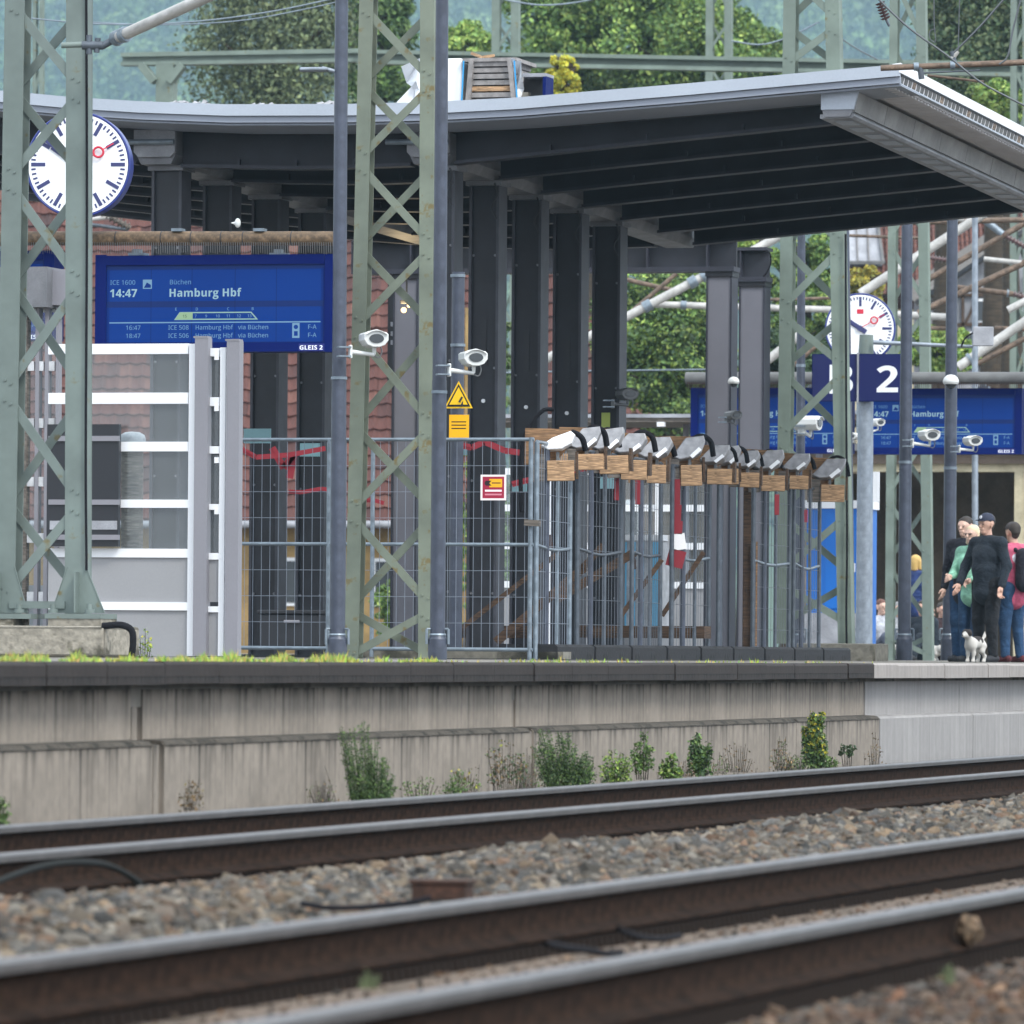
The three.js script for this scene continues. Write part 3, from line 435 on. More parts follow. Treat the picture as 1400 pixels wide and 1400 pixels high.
// far masts above the roof
for (const [label, L, R, w, yb, Z] of [
  ['far green lattice mast right of the wrapped bundle on the roof', [678, 672], [704, 700], 11, 880, 140],
  ['thin far lattice mast standing left of the tallest canopy edge, before the blue hill', [970, 966], [995, 996], 10, 880, 150],
  ['far lattice mast at the upper left behind the nearest green mast', [47, 46], [56, 56], 5, 880, 170],
  ['far pale green lattice mast at the right edge above the canopy corner', [1386, 1384], [1402, 1404], 9, 880, 130]])
  latticeMast('lattice_mast', label, uOfZ(L[1], 500, Z), { L, R, yTop: -40, yBot: yb, w: [w, w], depth: 0.15, nodes: [-40, 20, 80, 140, 220, 300, 380, 460, 540, 620, 700, 780, 860], first: L[0] % 2, mat: MAT.mastFar, bw: 0.06 });
{ // portal beam on a T-shaped post
  const t = thing('catenary_portal', 'long pale green catenary beam on a T-shaped post behind the roof', 'catenary portal', P(222, 892, 142));
  const u = uOfZ(222, 90, 142);
  part(t, 'beam', [pbox(165, 69, 490, 75, u, 0.3), pbox(165, 75, 490, 82, u, 0.05, 0.12), pbox(165, 82, 490, 87, u, 0.3)], MAT.mastFar);
  const p0 = PU(491, 78, u), p1 = PU(1420, 96, u); part(t, 'beam', [barT(p0.clone().add(V(0, 0.11, 0)), p1.clone().add(V(0, 0.11, 0)), 0.08, 0.3), barT(p0.clone().add(V(0, -0.11, 0)), p1.clone().add(V(0, -0.11, 0)), 0.08, 0.3), barT(bk(p0, 0.1), bk(p1, 0.1), 0.2, 0.04)], MAT.mastFar);
  part(t, 'post', pbox(210, 88, 234, 890, u, 0.3), MAT.mastFar);
  part(t, 'bracket', [0, 1].map(k => { const a = PU(k ? 250 : 194, 89, u), b = PU(k ? 232 : 212, 112, u); return barT(a, b, 0.16, 0.25); }), MAT.mastFar);
}

// ---------- lamp poles and cameras ----------
function lampPole(label, xt, xb, yTop, Z, w, bandY, base = true) {
  const t = thing('lamp_pole', label, 'pole', P(xb, 903, Z), 'slate grey poles'), r = w / 2 * Z / FPX, yb = 903; const X = y => xt + (xb - xt) * (y - yTop) / (yb - yTop);
  const q = y => P(X(y), y, Z);
  part(t, 'shaft', [cyl(q(520), q(yTop), r * 0.98, r * 0.88, 16), cyl(q(872), q(520), r * 1.08, r * 1.02, 16)], MAT.pole);
  part(t, 'base_sleeve', [cyl(q(yb), q(874), r * 1.38, r * 1.36, 18), cyl(q(874), q(868), r * 1.36, r * 1.08, 18)], MAT.pole);
  part(t, 'collar', cyl(q(868.5), q(866), r * 1.25, r * 1.12, 18), MAT.galv);
  if (bandY) part(t, 'joint_ring', cyl(q(bandY + 2), q(bandY - 2), r * 1.13, r * 1.13, 18), MAT.galv);
  part(t, 'earthing_lug', [-1, 1].map(s => { const p = q(860).add(V(s * r * 1.5, 0, 0.03)); return [cyl(p, p.clone().add(V(0, -0.14, 0)), 0.014), cyl(p, q(860), 0.012)]; }), MAT.galv);
  return { t, q, r };
}
const pole1 = lampPole('slate grey lamp pole at the right edge of the large departure board', 467.5, 461, -70, 60, 20, 517);
const pole2 = lampPole('slate grey lamp pole directly right of the olive lattice mast', 605, 598, -70, 61, 19.5, 536);
const pole3 = lampPole('dark lamp pole standing between the legs of the slim mast near the shelter', 1241, 1236, 200, 82, 16.5, 632);
const pole4 = lampPole('dark lamp pole with a white dome camera beside the waiting people', 1303, 1297, 200, 82, 16.5, 640);
const pole5 = lampPole('dark lamp pole seen between the legs of the mast by the letter sign', 1096, 1093, 250, 86, 12, 500);
const pole6 = lampPole('dark pole just right of the mast leg, left of the letter sign post', 1154, 1162, 250, 87, 14, 0);
{ // lamp head of a street lamp by pole 1
  const t = thing('street_lamp_head', 'pale curved street lamp head reaching left from the tall grey pole', 'lamp', P(459, 97, 60));
  const a = P(412, 95, 60), b = P(440, 93, 60), c = P(460, 98, 60); part(t, 'lamp_shade', rbox(0.26, 0.035, 0.16, 0.016, (a.x + b.x) / 2 + 0.02, a.y, a.z, 0, 0, 0.02), MAT.poleLight); part(t, 'arm', cyl(b, c, 0.018), MAT.poleLight);
}
function camShape(w, h) { const s = new THREE.Shape(); s.moveTo(-w / 2, -h * 0.12); s.lineTo(-w * 0.5, h * 0.2); s.lineTo(-w * 0.42, h * 0.3); s.lineTo(-w * 0.2, h * 0.36); s.quadraticCurveTo(0, h * 0.55, w * 0.2, h * 0.36); s.lineTo(w * 0.42, h * 0.3); s.lineTo(w * 0.5, h * 0.2); s.lineTo(w / 2, -h * 0.12); s.lineTo(w * 0.36, -h * 0.38); s.lineTo(w * 0.14, -h * 0.5); s.lineTo(-w * 0.14, -h * 0.5); s.lineTo(-w * 0.36, -h * 0.38); s.closePath(); return s; }
function cctv(label, px, py, Z, wpx, armFrom, turn = 0.25, tone = 'camWhite') {
  const t = local('security_camera', label, 'security camera', P(px, py, Z), turn, 'security cameras'), w = 0.84 * wpx * Z / FPX, h = w * 0.72;
  part(t, 'housing', new THREE.ExtrudeGeometry(camShape(w, h), { depth: w * 1.2, bevelEnabled: true, bevelSize: w * 0.03, bevelThickness: w * 0.03, bevelSegments: 2 }).translate(0, 0, -w * 1.1), MAT[tone]);
  const e = new THREE.Shape(); e.absellipse(0, -h * 0.04, w * 0.32, h * 0.27, 0, Math.PI * 2);
  part(t, 'lens_window', new THREE.ExtrudeGeometry(e, { depth: 0.01, bevelEnabled: false }).translate(0, 0, w * 0.13), MAT.camGlass);
  part(t, 'sunshield', new THREE.ExtrudeGeometry((() => { const s = new THREE.Shape(); s.moveTo(-w * 0.47, h * 0.2); s.quadraticCurveTo(0, h * 0.72, w * 0.47, h * 0.2); s.lineTo(w * 0.44, h * 0.19); s.quadraticCurveTo(0, h * 0.66, -w * 0.44, h * 0.19); return s; })(), { depth: w * 1.25, bevelEnabled: false }).translate(0, 0, -w * 1.0), MAT[tone]);
  if (armFrom) {
    const inv = p => { const q = p.clone().sub(t.position); return q.applyAxisAngle(V(0, 1, 0), -turn); };
    const a = inv(P(armFrom[0], armFrom[1], Z)), k = V(0, -h * 0.98, -w * 0.35);
    part(t, 'bracket_arm', [cyl(V(a.x, a.y, a.z), V(k.x, k.y, k.z), w * 0.11, w * 0.08), cyl(k, V(0, -h * 0.4, -w * 0.35), w * 0.07, w * 0.1)], MAT[tone]);
    part(t, 'wall_plate', rbox(w * 0.12, h * 0.8, w * 0.4, 0.008, a.x, a.y, a.z), MAT[tone]);
    const sd = Math.sign(armFrom[0] - px) || -1; part(t, 'pole_straps', [-1, 1].map(s => box(w * 0.55, 0.014, w * 0.5, a.x + sd * w * 0.28, a.y + s * h * 0.27, a.z)), MAT.galv);
    part(t, 'camera_cable', tubeGeo([V(k.x, k.y - 0.01, k.z), V(w * 0.2, -h * 1.15, -w * 0.3), V(w * 0.32, -h * 0.8, -w * 0.3), V(w * 0.27, -h * 0.45, -w * 0.35)], 0.007, 12, 5), MAT.camGrey);
  }
  return t;
}
cctv('white security camera on the pole beside the departure board', 514, 462, 59.8, 38, [479, 481], 0.22);
cctv('white security camera on a bracket arm of the pole right of the olive mast', 650, 488, 60.8, 37, [614, 506], 0.22);
cctv('small white security camera on the right side of the pole in the slim mast', 1274, 594, 81.8, 26, [1247, 606], 0.3);
cctv('small white security camera on the pole nearest the waiting people', 1333, 602, 81.8, 23, [1311, 614], 0.3);
cctv('grey security camera on the last dark roofed column above the wooden lamp boxes', 861, 538, 74, 27, [838, 552], 0.35, 'camGrey');
cctv('black security camera on the pair of grey columns, above the lamp boxes', 1006, 567, 79, 20, [992, 574], 0.4, 'camGrey');
cctv('beige security camera facing right on the dark pole inside the mast', 1117, 578, 85.5, 32, [1096, 588], 1.2);
cctv('white security camera just right of the letter sign post', 1203, 577, 88, 17, [1192, 590], 0.5);
cctv('white security camera on the left of the letter sign post', 1165, 596, 88, 15, [1158, 602], -0.5);
function domeCam(label, px, py, Z, rpx) {
  const t = local('dome_camera', label, 'dome camera', P(px, py, Z), 0.2, 'dome cameras'), r = rpx * Z / FPX;
  part(t, 'cover', new THREE.LatheGeometry([[0.001, 1.02], [0.5, 0.9], [0.85, 0.6], [1, 0.2], [1, -0.02], [0.9, -0.1]].map(p => new THREE.Vector2(p[0] * r, p[1] * r)), 20), MAT.camWhite);
  part(t, 'dome', new THREE.SphereGeometry(r * 0.72, 16, 8, 0, 6.3, Math.PI / 2, Math.PI / 2).translate(0, -0.08 * r, 0), MAT.camGlass); part(t, 'trim_ring', new THREE.TorusGeometry(r * 0.8, r * 0.14, 6, 20).rotateX(Math.PI / 2).translate(0, -0.1 * r, 0), MAT.camWhite);
}
domeCam('white dome camera on the dark pole beside the waiting people', 1300, 523, 81.8, 11);
domeCam('white dome camera hanging between the pair of grey columns', 1003, 523, 79.4, 8);

// ---------- station clocks ----------
function clock(label, px, py, Z, rpx, hAng, mAng, pole) {
  const t = local('station_clock', label, 'clock', P(px, py, Z), -0.1, 'station clocks'), r = rpx * Z / FPX;
  part(t, 'case', new THREE.CylinderGeometry(r, r, 0.2, 64).rotateX(Math.PI / 2).translate(0, 0, -0.1), MAT.clockRim);
  part(t, 'rim', new THREE.TorusGeometry(r * 0.985, r * 0.022, 8, 72), MAT.clockRim);
  part(t, 'dial', new THREE.CylinderGeometry(r * 0.955, r * 0.955, 0.012, 64).rotateX(Math.PI / 2).translate(0, 0, 0.004), MAT.clockFace);
  for (let k = 0; k < 12; k++) part(t, 'hour_mark', box(r * 0.07, r * 0.27, 0.006, 0, r * 0.765, 0.012).rotateZ(-k * Math.PI / 6), MAT.clockMark);
  const mm = []; for (let k = 0; k < 60; k++) if (k % 5) mm.push(box(r * 0.032, r * 0.085, 0.006, 0, r * 0.86, 0.012).rotateZ(-k * Math.PI / 30)); part(t, 'minute_marks', mm, MAT.clockMark);
  const hand = (w0, w1, l, z) => { const s = new THREE.Shape(); s.moveTo(-w0, -r * 0.2); s.lineTo(w0, -r * 0.2); s.lineTo(w1, l); s.lineTo(-w1, l); return new THREE.ExtrudeGeometry(s, { depth: 0.006, bevelEnabled: false }).translate(0, 0, z); };
  part(t, 'hour_hand', hand(r * 0.07, r * 0.055, r * 0.6, 0.02).rotateZ(-hAng), MAT.clockMark); part(t, 'minute_hand', hand(r * 0.055, r * 0.04, r * 0.88, 0.03).rotateZ(-mAng), MAT.clockMark);
  part(t, 'second_hand', [box(r * 0.022, r * 0.36, 0.005, 0, r * 0.18, 0.042), new THREE.TorusGeometry(r * 0.095, r * 0.022, 6, 24).translate(0, r * 0.46, 0.042), box(r * 0.022, r * 0.25, 0.005, 0, r * 0.67, 0.042)].map(g => g.rotateZ(-Math.PI / 3)), MAT.red);
  part(t, 'hub', new THREE.CylinderGeometry(r * 0.08, r * 0.08, 0.05, 16).rotateX(Math.PI / 2).translate(0, 0, 0.025), MAT.clockMark);
  part(t, 'logo_plate', box(r * 0.19, r * 0.13, 0.004, 0, r * 0.48, 0.0125), MAT.red);
  if (pole) part(t, 'stand', box(0.09, pole, 0.09, 0, -r - pole / 2 + 0.03, -0.1), MAT.galv);
}
clock('large white station clock half hidden by the nearest green mast', 107, 225, 61.5, 72, -0.98, -0.93, 0.2);
clock('white station clock behind the blue letter sign', 1176, 449, 90, 48, -1.0, -0.95, 1.0);

// ---------- departure boards ----------
const boardTex = (() => {
  const c = document.createElement('canvas'); c.width = 1200; c.height = 440; const g = c.getContext('2d');
  g.fillStyle = '#0b3f9c'; g.fillRect(0, 0, 1200, 440); g.fillStyle = '#0a4cae'; g.fillRect(20, 30, 1160, 180); g.fillRect(20, 240, 1160, 200);
  g.fillStyle = '#27408a'; g.fillRect(0, 0, 1200, 26); g.fillRect(0, 205, 1200, 34); g.strokeStyle = 'rgba(20,30,90,.55)'; g.lineWidth = 3; for (const x of [250, 475, 712, 938]) { g.beginPath(); g.moveTo(x, 20); g.lineTo(x, 440); g.stroke(); } g.strokeRect(2, 2, 1196, 436);
  g.fillStyle = '#d9e4f4'; g.textBaseline = 'alphabetic';
  g.font = '36px sans-serif'; g.fillStyle = '#a9c3ea'; g.fillText('ICE 1600', 22, 110); g.fillText('Büchen', 350, 110);
  g.fillStyle = '#b8cdec'; g.fillRect(204, 82, 50, 52); g.fillStyle = '#0b3f9c'; g.beginPath(); g.moveTo(210, 128); g.lineTo(226, 98); g.lineTo(248, 112); g.lineTo(248, 128); g.fill();
  g.fillStyle = '#eef3fa'; g.font = 'bold 62px sans-serif'; g.fillText('14:47', 20, 180); g.fillText('Hamburg Hbf', 346, 180);
  g.font = '22px sans-serif'; g.fillStyle = '#c6d6ee'; for (const [s, x] of [['E', 382], ['D', 495], ['C', 668], ['B', 802]]) g.fillText(s, x, 258);
  g.fillText('←', 352, 298); g.strokeStyle = '#e6ecd8'; g.lineWidth = 7; g.beginPath(); g.moveTo(384, 308); g.lineTo(410, 270); g.lineTo(800, 270); g.lineTo(832, 308); g.closePath(); g.stroke(); g.fillStyle = '#e9edbb'; g.beginPath(); g.moveTo(384, 308); g.lineTo(410, 270); g.lineTo(480, 270); g.lineTo(480, 308); g.fill();
  g.fillStyle = '#ced8ee'; ['7', '9', '10', '11', '12', '13'].forEach((s, i) => g.fillText(s, 490 + i * 58, 298)); g.fillStyle = '#6a7a60'; g.fillText('15', 424, 298);
  g.fillStyle = '#b9cdee'; g.fillRect(20, 322, 1160, 7); g.font = '34px sans-serif';
  [['16:47', 'ICE 508', 366], ['18:47', 'ICE 506', 412]].forEach(([a, b, y]) => { g.fillText(a, 110, y); g.fillText(b, 345, y); g.fillText('Hamburg Hbf', 494, y); g.fillText('via Büchen', 730, y); g.fillText('F-A', 1110, y); });
  g.fillRect(1026, 332, 40, 84); g.fillStyle = '#0a4cae'; g.beginPath(); g.arc(1046, 354, 12, 0, 7); g.fill(); g.fillRect(1036, 378, 20, 26);
  const t = new THREE.CanvasTexture(c); t.colorSpace = THREE.SRGBColorSpace; return t;
})();
const gleisTex = (() => { const c = document.createElement('canvas'); c.width = 200; c.height = 64; const g = c.getContext('2d'); g.fillStyle = '#06176a'; g.fillRect(0, 0, 200, 64); g.fillStyle = '#f2f4f8'; g.font = 'bold 52px sans-serif'; g.textBaseline = 'middle'; g.fillText('GLEIS 2', 4, 34, 190); const t = new THREE.CanvasTexture(c); t.colorSpace = THREE.SRGBColorSpace; return t; })();
const MB = new THREE.MeshPhysicalMaterial({ specularIntensity: 0.25, map: boardTex, roughness: 0.6, color: RGB(0.3, 0.42, 0.44) }), MG = new THREE.MeshStandardMaterial({ map: gleisTex, roughness: 0.4 });
function planeAt(x0, y0, x1, y1, u) { // printed face on the plane u
  const a = PU(x0, (y0 + y1) / 2, u), b = PU(x1, (y0 + y1) / 2, u), t = PU((x0 + x1) / 2, y0, u), bt = PU((x0 + x1) / 2, y1, u); return place(new THREE.PlaneGeometry(a.distanceTo(b), t.y - bt.y), (a.x + b.x) / 2, (t.y + bt.y) / 2, (a.z + b.z) / 2, 0, -AL);
}
function board(label, x0, y0, x1, y1, Z) {
  const u = uOfZ((x0 + x1) / 2, (y0 + y1) / 2, Z), t = thing('departure_board', label, 'departure board', PU((x0 + x1) / 2, y1, u), 'blue departure boards'), w = x1 - x0, h = y1 - y0, fx = f => x0 + w * f, fy = f => y0 + h * f;
  part(t, 'casing', pbox(x0, y0, x1, y1, u + 0.02, 0.28), MAT.boardFrame);
  part(t, 'bezel', [pbox(x0, y0, fx(0.045), y1, u, 0.02), pbox(fx(0.957), y0, x1, y1, u, 0.02), pbox(fx(0.045), y0, fx(0.957), fy(0.1), u, 0.02), pbox(fx(0.045), fy(0.905), fx(0.957), y1, u, 0.02)], MAT.boardFrame);
  part(t, 'screen', planeAt(fx(0.045), fy(0.1), fx(0.957), fy(0.905), u + 0.015), MB);
  part(t, 'track_number', planeAt(fx(0.85), fy(0.915), fx(0.957), fy(0.992), u - 0.003), MG);
  for (const f of [0.17, 0.76]) part(t, 'hanger', [pbox(fx(f) - 5 * 61 / Z, y0 - 8 * 61 / Z, fx(f) + 5 * 61 / Z, y0, u + 0.08, 0.1), pbox(fx(f) - 11 * 61 / Z, y0 - 3, fx(f) + 11 * 61 / Z, y0 + 0.5, u + 0.05, 0.16)], MAT.galv);
}
board('large blue departure board hanging from the ribbed brown tube, facing the tracks', 130, 348.5, 457.5, 481, 61.6);
board('blue departure board left of the large one, mostly behind the nearest mast', -262, 344, 74, 466, 62.4);
board('far blue departure board on the right, above the dark underpass opening', 1176, 531, 1397, 621, 91.5);
board('far blue departure board in the gap behind the pair of grey columns', 944, 530, 1163, 620, 92.2);
{ // brown tube with bird spikes
  const u = uOfZ(230, 330, 61.6) + 0.12, t = thing('board_support_tube', 'rusty brown steel tube fringed with bird spikes above the large departure board', 'support tube', PU(230, 330, u));
  const cuts = [-120, 60, 160, 222, 263, 304, 334, 400, 458];
  for (let k = 0; k + 1 < cuts.length; k++) part(t, 'tube_section', cyl(PU(cuts[k] + 0.4, 326, u), PU(cuts[k + 1] - 0.4, 326, u), 0.068, 0.068, 16), MAT.tubeBrown);
  for (let k = 1; k + 1 < cuts.length; k++) part(t, 'seam_ring', cyl(PU(cuts[k] - 0.6, 326, u), PU(cuts[k] + 0.6, 326, u), 0.071, 0.071, 16), MAT.black);
  const sp = []; for (let x = -10; x < 458; x += 3.1) { const p = PU(x, 330, u - 0.05); sp.push(cyl(p, PU(x + 0.4, 345 + (x * 7 % 3), u - 0.1), 0.0035, 0.002, 4)); }
  part(t, 'bird_spikes', sp, MAT.tubeGrey).userData.kind = 'stuff';
  for (const x of [240, 352]) { part(t, 'clip', pbox(x - 6, 312, x + 8, 316, u - 0.07, 0.12), MAT.galv); }
  const post = PU(-60, 330, u); part(t, 'post', cyl(V(post.x, 0, post.z), V(post.x, post.y, post.z), 0.1, 0.1, 14), MAT.tubeBrown);
  single('owl_decoy', 'small black and white bird figure on the brown tube', 'bird figure', [place(new THREE.SphereGeometry(0.036, 10, 8).scale(0.8, 1.25, 0.7), ...PU(325, 305, u).toArray()), place(new THREE.ConeGeometry(0.02, 0.05, 8).rotateZ(1.5), ...PU(319, 305, u).toArray())], MAT.camWhite);
  const u2 = uOfZ(1200, 520, 91.5) + 0.12, t2 = thing('board_support_tube', 'grey support tube over the far departure boards on the right', 'support tube', PU(1200, 520, u2));
  for (const [a, b] of [[938, 1020], [1020, 1175], [1175, 1300], [1300, 1440]]) part(t2, 'tube_section', cyl(PU(a, 517, u2), PU(b - 0.5, 517, u2), 0.085, 0.085, 14), MAT.tubeGrey);
  const sp2 = []; for (let x = 940; x < 1400; x += 2.6) sp2.push(cyl(PU(x, 522, u2 - 0.05), PU(x, 531, u2 - 0.1), 0.005, 0.003, 4)); part(t2, 'bird_spikes', sp2, MAT.rust).userData.kind = 'stuff';
  const q = PU(1440, 517, u2); part(t2, 'post', cyl(V(q.x, 0, q.z), V(q.x, q.y, q.z), 0.1, 0.1, 12), MAT.tubeGrey);
}

// ---------- glass enclosure on the left ----------
const uE = uOfZ(240, 700, 56);
{
  const t = thing('glass_enclosure', 'white framed glass enclosure with grey lower panels below the large departure board', 'glass enclosure', PU(230, 895, uE));
  for (const [x0, x1, y0] of [[265, 283, 462], [308.5, 326, 466]]) { const p = part(t, 'post', pbox(x0, y0, x1, 897, uE - 0.06, 0.11), MAT.greyPost); sub(p, t, 'post_cap', pbox(x0 - 0.6, y0 - 2.5, x1 + 0.6, y0, uE - 0.064, 0.118), MAT.greyPost); }
  part(t, 'white_post', pbox(257, 470, 268, 897, uE, 0.08), MAT.white); part(t, 'white_post', pbox(299.5, 475, 307, 897, uE, 0.08), MAT.white);
  const rails = [[470, 484], [537, 552], [604, 617], [683, 694], [750, 762], [823, 834]];
  for (const [a, b] of rails) { part(t, 'rail', pbox(66, a, 257, b, uE + 0.003, 0.07), MAT.white); part(t, 'rail', pbox(283.5, a + 6, 299.3, b + 3, uE + 0.003, 0.07), MAT.white); }
  const gl = [[484, 537], [552, 604], [617, 683], [694, 750]]; for (const [a, b] of gl) { part(t, 'pane', planeAt(120, a, 257, b, uE + 0.04), MAT.glass); part(t, 'pane', planeAt(283, a + 5, 299, b + 5, uE + 0.04), MAT.glass); }
  for (const [a, b] of [[762, 823], [834, 897]]) { part(t, 'lower_panel', pbox(66, a, 257, b, uE + 0.025, 0.03), MAT.greyPanel); part(t, 'lower_panel', pbox(283, a + 3, 299.5, b, uE + 0.025, 0.03), MAT.greyPanel); }
  for (const y of [488, 558, 629, 699]) part(t, 'latch', pbox(293, y - 4, 299, y + 4, uE - 0.004, 0.012), MAT.white);
  // return wall running back
  const a = PU(120, 478, uE), b = PU(326, 478, uE); for (const y of [478, 545, 611, 689, 757]) { const p = PU(322, y, uE); part(t, 'side_rail', barT(bk(p, 0.06), bk(p, 1.6), 0.06, 0.06), MAT.white); }
  single('black_noticeboard', 'black noticeboard with two grey clamp bars on the glass enclosure', 'noticeboard', [pbox(64, 580, 162, 747, uE - 0.08, 0.06)], MAT.black);
  for (const y of [600, 687, 735]) single('clamp_bar', ['upper', 'middle', 'lowest'][[600, 687, 735].indexOf(y)] + ' grey clamp bar across the black noticeboard', 'bar', pbox(66, y - 4, 163, y + 3, uE - 0.1, 0.018), MAT.greyPost);
  single('notice_strip', 'strip of pale notices along the foot of the black noticeboard', 'notice', [pbox(124, 712, 160, 724, uE - 0.087, 0.006), pbox(68, 712, 120, 724, uE - 0.087, 0.006)], MAT.slate);
  const pb = PU(181, 757, uE + 0.35), pt = PU(181, 598, uE + 0.35), b2 = thing('white_bollard', 'pale round bollard with a domed cap behind the glass enclosure', 'bollard', V(pb.x, 0, pb.z));
  part(b2, 'body', cyl(V(pb.x, 0, pb.z), pt, 0.095, 0.095, 18), MAT.plankGrey); part(b2, 'cap', place(new THREE.LatheGeometry([[0.001, 0.05], [0.06, 0.045], [0.105, 0.02], [0.115, -0.01], [0.115, -0.05], [0.1, -0.06]].map(p => new THREE.Vector2(...p)), 20), pt.x, pt.y, pt.z), MAT.whiteRough);
}
{ // lift housing behind the nearest mast
  const u = uOfZ(60, 600, 57.5), t = thing('lift_housing', 'pale grey lift housing with tall mullions behind the nearest mast', 'lift housing', PU(50, 895, u));
  part(t, 'head_box', pbox(-60, 365, 64, 420, u - 0.2, 0.9), MAT.capital); part(t, 'head_panel', pbox(66, 368, 100, 417, u - 0.05, 0.25), MAT.greyPost);
  for (const [x0, x1] of [[-30, -16], [26, 36], [47, 52], [60, 65], [75, 79]]) part(t, 'mullion', pbox(x0, 420, x1, 893, u, 0.09), x0 === 26 ? MAT.plankGrey : MAT.greyPost);
  for (const y of [500, 578, 658, 735, 815]) for (const [a, b] of [[36.5, 46.5], [52.5, 59.5], [65.5, 74.5]]) part(t, 'glazing_clip', pbox(a, y - 6, b, y + 7, u + 0.01, 0.03), MAT.whiteRough);
  for (const [a, b] of [[-16, 26], [36, 47], [52, 60], [65, 75]]) part(t, 'pane', planeAt(a, 421, b, 893, u + 0.05), MAT.glass);
  part(t, 'rear_panel', pbox(-60, 800, 100, 893, u + 0.4, 0.03), MAT.greyPanel); part(t, 'right_panel', pbox(79.5, 740, 122, 893, u + 0.03, 0.04), MAT.greyPanel);
}

// ---------- site fences ----------
const uF = 60.87;
function wireMesh(p0, p1, yb, yt, stepx, stepy, r) { // vertical and horizontal wires between two points on the ground
  const out = [], L = p0.distanceTo(p1), n = Math.max(2, Math.round(L / stepx)), at = k => p0.clone().lerp(p1, k);
  for (let i = 1; i < n; i++) { const q = at(i / n); out.push(cyl(V(q.x, yb, q.z), V(q.x, yt, q.z), r, r, 4)); }
  const m = Math.round((yt - yb) / stepy); for (let j = 1; j < m; j++) { const y = yb + (yt - yb) * j / m; out.push(cyl(V(p0.x, y, p0.z), V(p1.x, y, p1.z), r, r, 4)); }
  return out;
}
{
  const t = thing('site_fence', 'galvanised wire mesh site fence panel facing the tracks, behind the two lamp poles', 'fence panel', PU(530, 888, uF), 'site fence panels');
  const a = PU(322, 888, uF), b = PU(728, 888, uF), top = PU(530, 601, uF).y, bot = PU(530, 887, uF).y, mid = PU(530, 744, uF).y, g = (p, y) => V(p.x, y, p.z);
  part(t, 'top_tube', cyl(g(a, top), g(b, top), 0.018), MAT.galv); part(t, 'middle_tube', cyl(g(a, mid), g(b, mid), 0.018), MAT.galv); part(t, 'bottom_tube', cyl(g(a, bot), g(b, bot), 0.02), MAT.galv);
  for (const x of [448, 508]) { const p = PU(x, 888, uF); part(t, 'upright', cyl(g(p, bot - 0.08), g(p, top), 0.021), MAT.galv); }
  const e = PU(724, 888, uF); part(t, 'upright', cyl(g(e, bot - 0.1), g(e, top + 0.02), 0.023), MAT.galv);
  part(t, 'wire_mesh', wireMesh(a, b, bot, top, 0.085, 0.245, 0.0026), MAT.wire);
  const clip = PU(728, 715, uF - 0.05); part(t, 'coupling_clip', box(0.15, 0.06, 0.06, clip.x, clip.y, clip.z, 0, -AL, -0.06), MAT.plankGrey);
  const R = rng(9), d0 = dAt(734, 63.2) + 0.02, lab = ['nearest to the frontal panel', 'second from the frontal panel', 'third from the frontal panel', 'in the middle of the receding row', 'fifth along the receding row', 'sixth along the receding row', 'last in the receding row, by the mast'];
  for (let k = 0; k < 7; k++) {
    const u0 = uF + 0.05 + k * 1.9, u1 = u0 + 1.84, j = (R() - 0.5) * 0.14, d = d0 + j, d2 = d0 + (R() - 0.5) * 0.3 + (k === 4 ? 0.25 : 0), drop = k * 0.02;
    const f = thing('site_fence', 'grey wire mesh fence panel on dark feet, ' + lab[k], 'fence panel', W(u0, d, 0.1), 'site fence panels'), m = k < 1 ? MAT.galv : MAT.galvDark;
    const A = W(u0, d, 0), B = W(u1, d2, 0), yt = top - 0.02 - drop, yb = bot + 0.01, ym = mid + 0.0;
    part(f, 'upright', cyl(g(A, yb - 0.1), g(A, yt), 0.024), m); part(f, 'upright', cyl(g(B, yb - 0.1), g(B, yt), 0.024), m);
    for (const q of [0.3, 0.62]) { const Q = A.clone().lerp(B, q); part(f, 'inner_tube', cyl(g(Q, yb), g(Q, yt), q === 0.3 ? 0.028 : 0.019), q === 0.3 ? MAT.pole : m); }
    part(f, 'top_tube', cyl(g(A, yt), g(B, yt), 0.018), m);
    const mm = A.clone().lerp(B, 0.5); part(f, 'middle_tube', tubeGeo([g(A, ym), g(mm, ym - 0.03 - 0.03 * R()), g(B, ym - 0.01)], 0.016, 10, 6), k > 2 ? MAT.galv : m); part(f, 'bottom_tube', cyl(g(A, yb), g(B, yb), 0.018), m);
    part(f, 'wire_mesh', wireMesh(A, B, yb, yt, 0.13, 0.245, 0.0028), k < 1 ? MAT.wire : MAT.wireDark);
  }
  // dark rubber feet under the row
  for (let k = 0; k < 9; k++) { const u0 = uF + 0.1 + k * 1.48, ft = single('fence_foot', ['nearest dark block foot under the receding fence row', 'second dark block foot under the receding fence', 'third dark block foot under the receding fence', 'fourth dark block foot under the receding fence', 'fifth dark block foot under the receding fence', 'sixth dark block foot under the receding fence', 'seventh dark block foot under the receding fence', 'eighth dark block foot under the receding fence', 'farthest dark block foot, beside the pale foundation'][k], 'fence foot', prism([[d0 + 0.35, 0.008], [d0 - 0.25, 0.008], [d0 - 0.25, 0.13], [d0 - 0.22, 0.155], [d0 + 0.32, 0.155], [d0 + 0.35, 0.13]], u0, u0 + 1.4), MAT.feet, 'fence feet'); }
  const s = single('kerb_beam', 'long low grey concrete kerb under the frontal fence panel', 'kerb', [pbox(470, 890, 770, 900, uF + 0.1, 0.3)], MAT.blockLight);
  // small notice on the frontal panel
  const n = thing('warning_notice', 'small white-edged red notice with a yellow field hung on the frontal fence panel', 'notice', PU(674.5, 684, uF - 0.03));
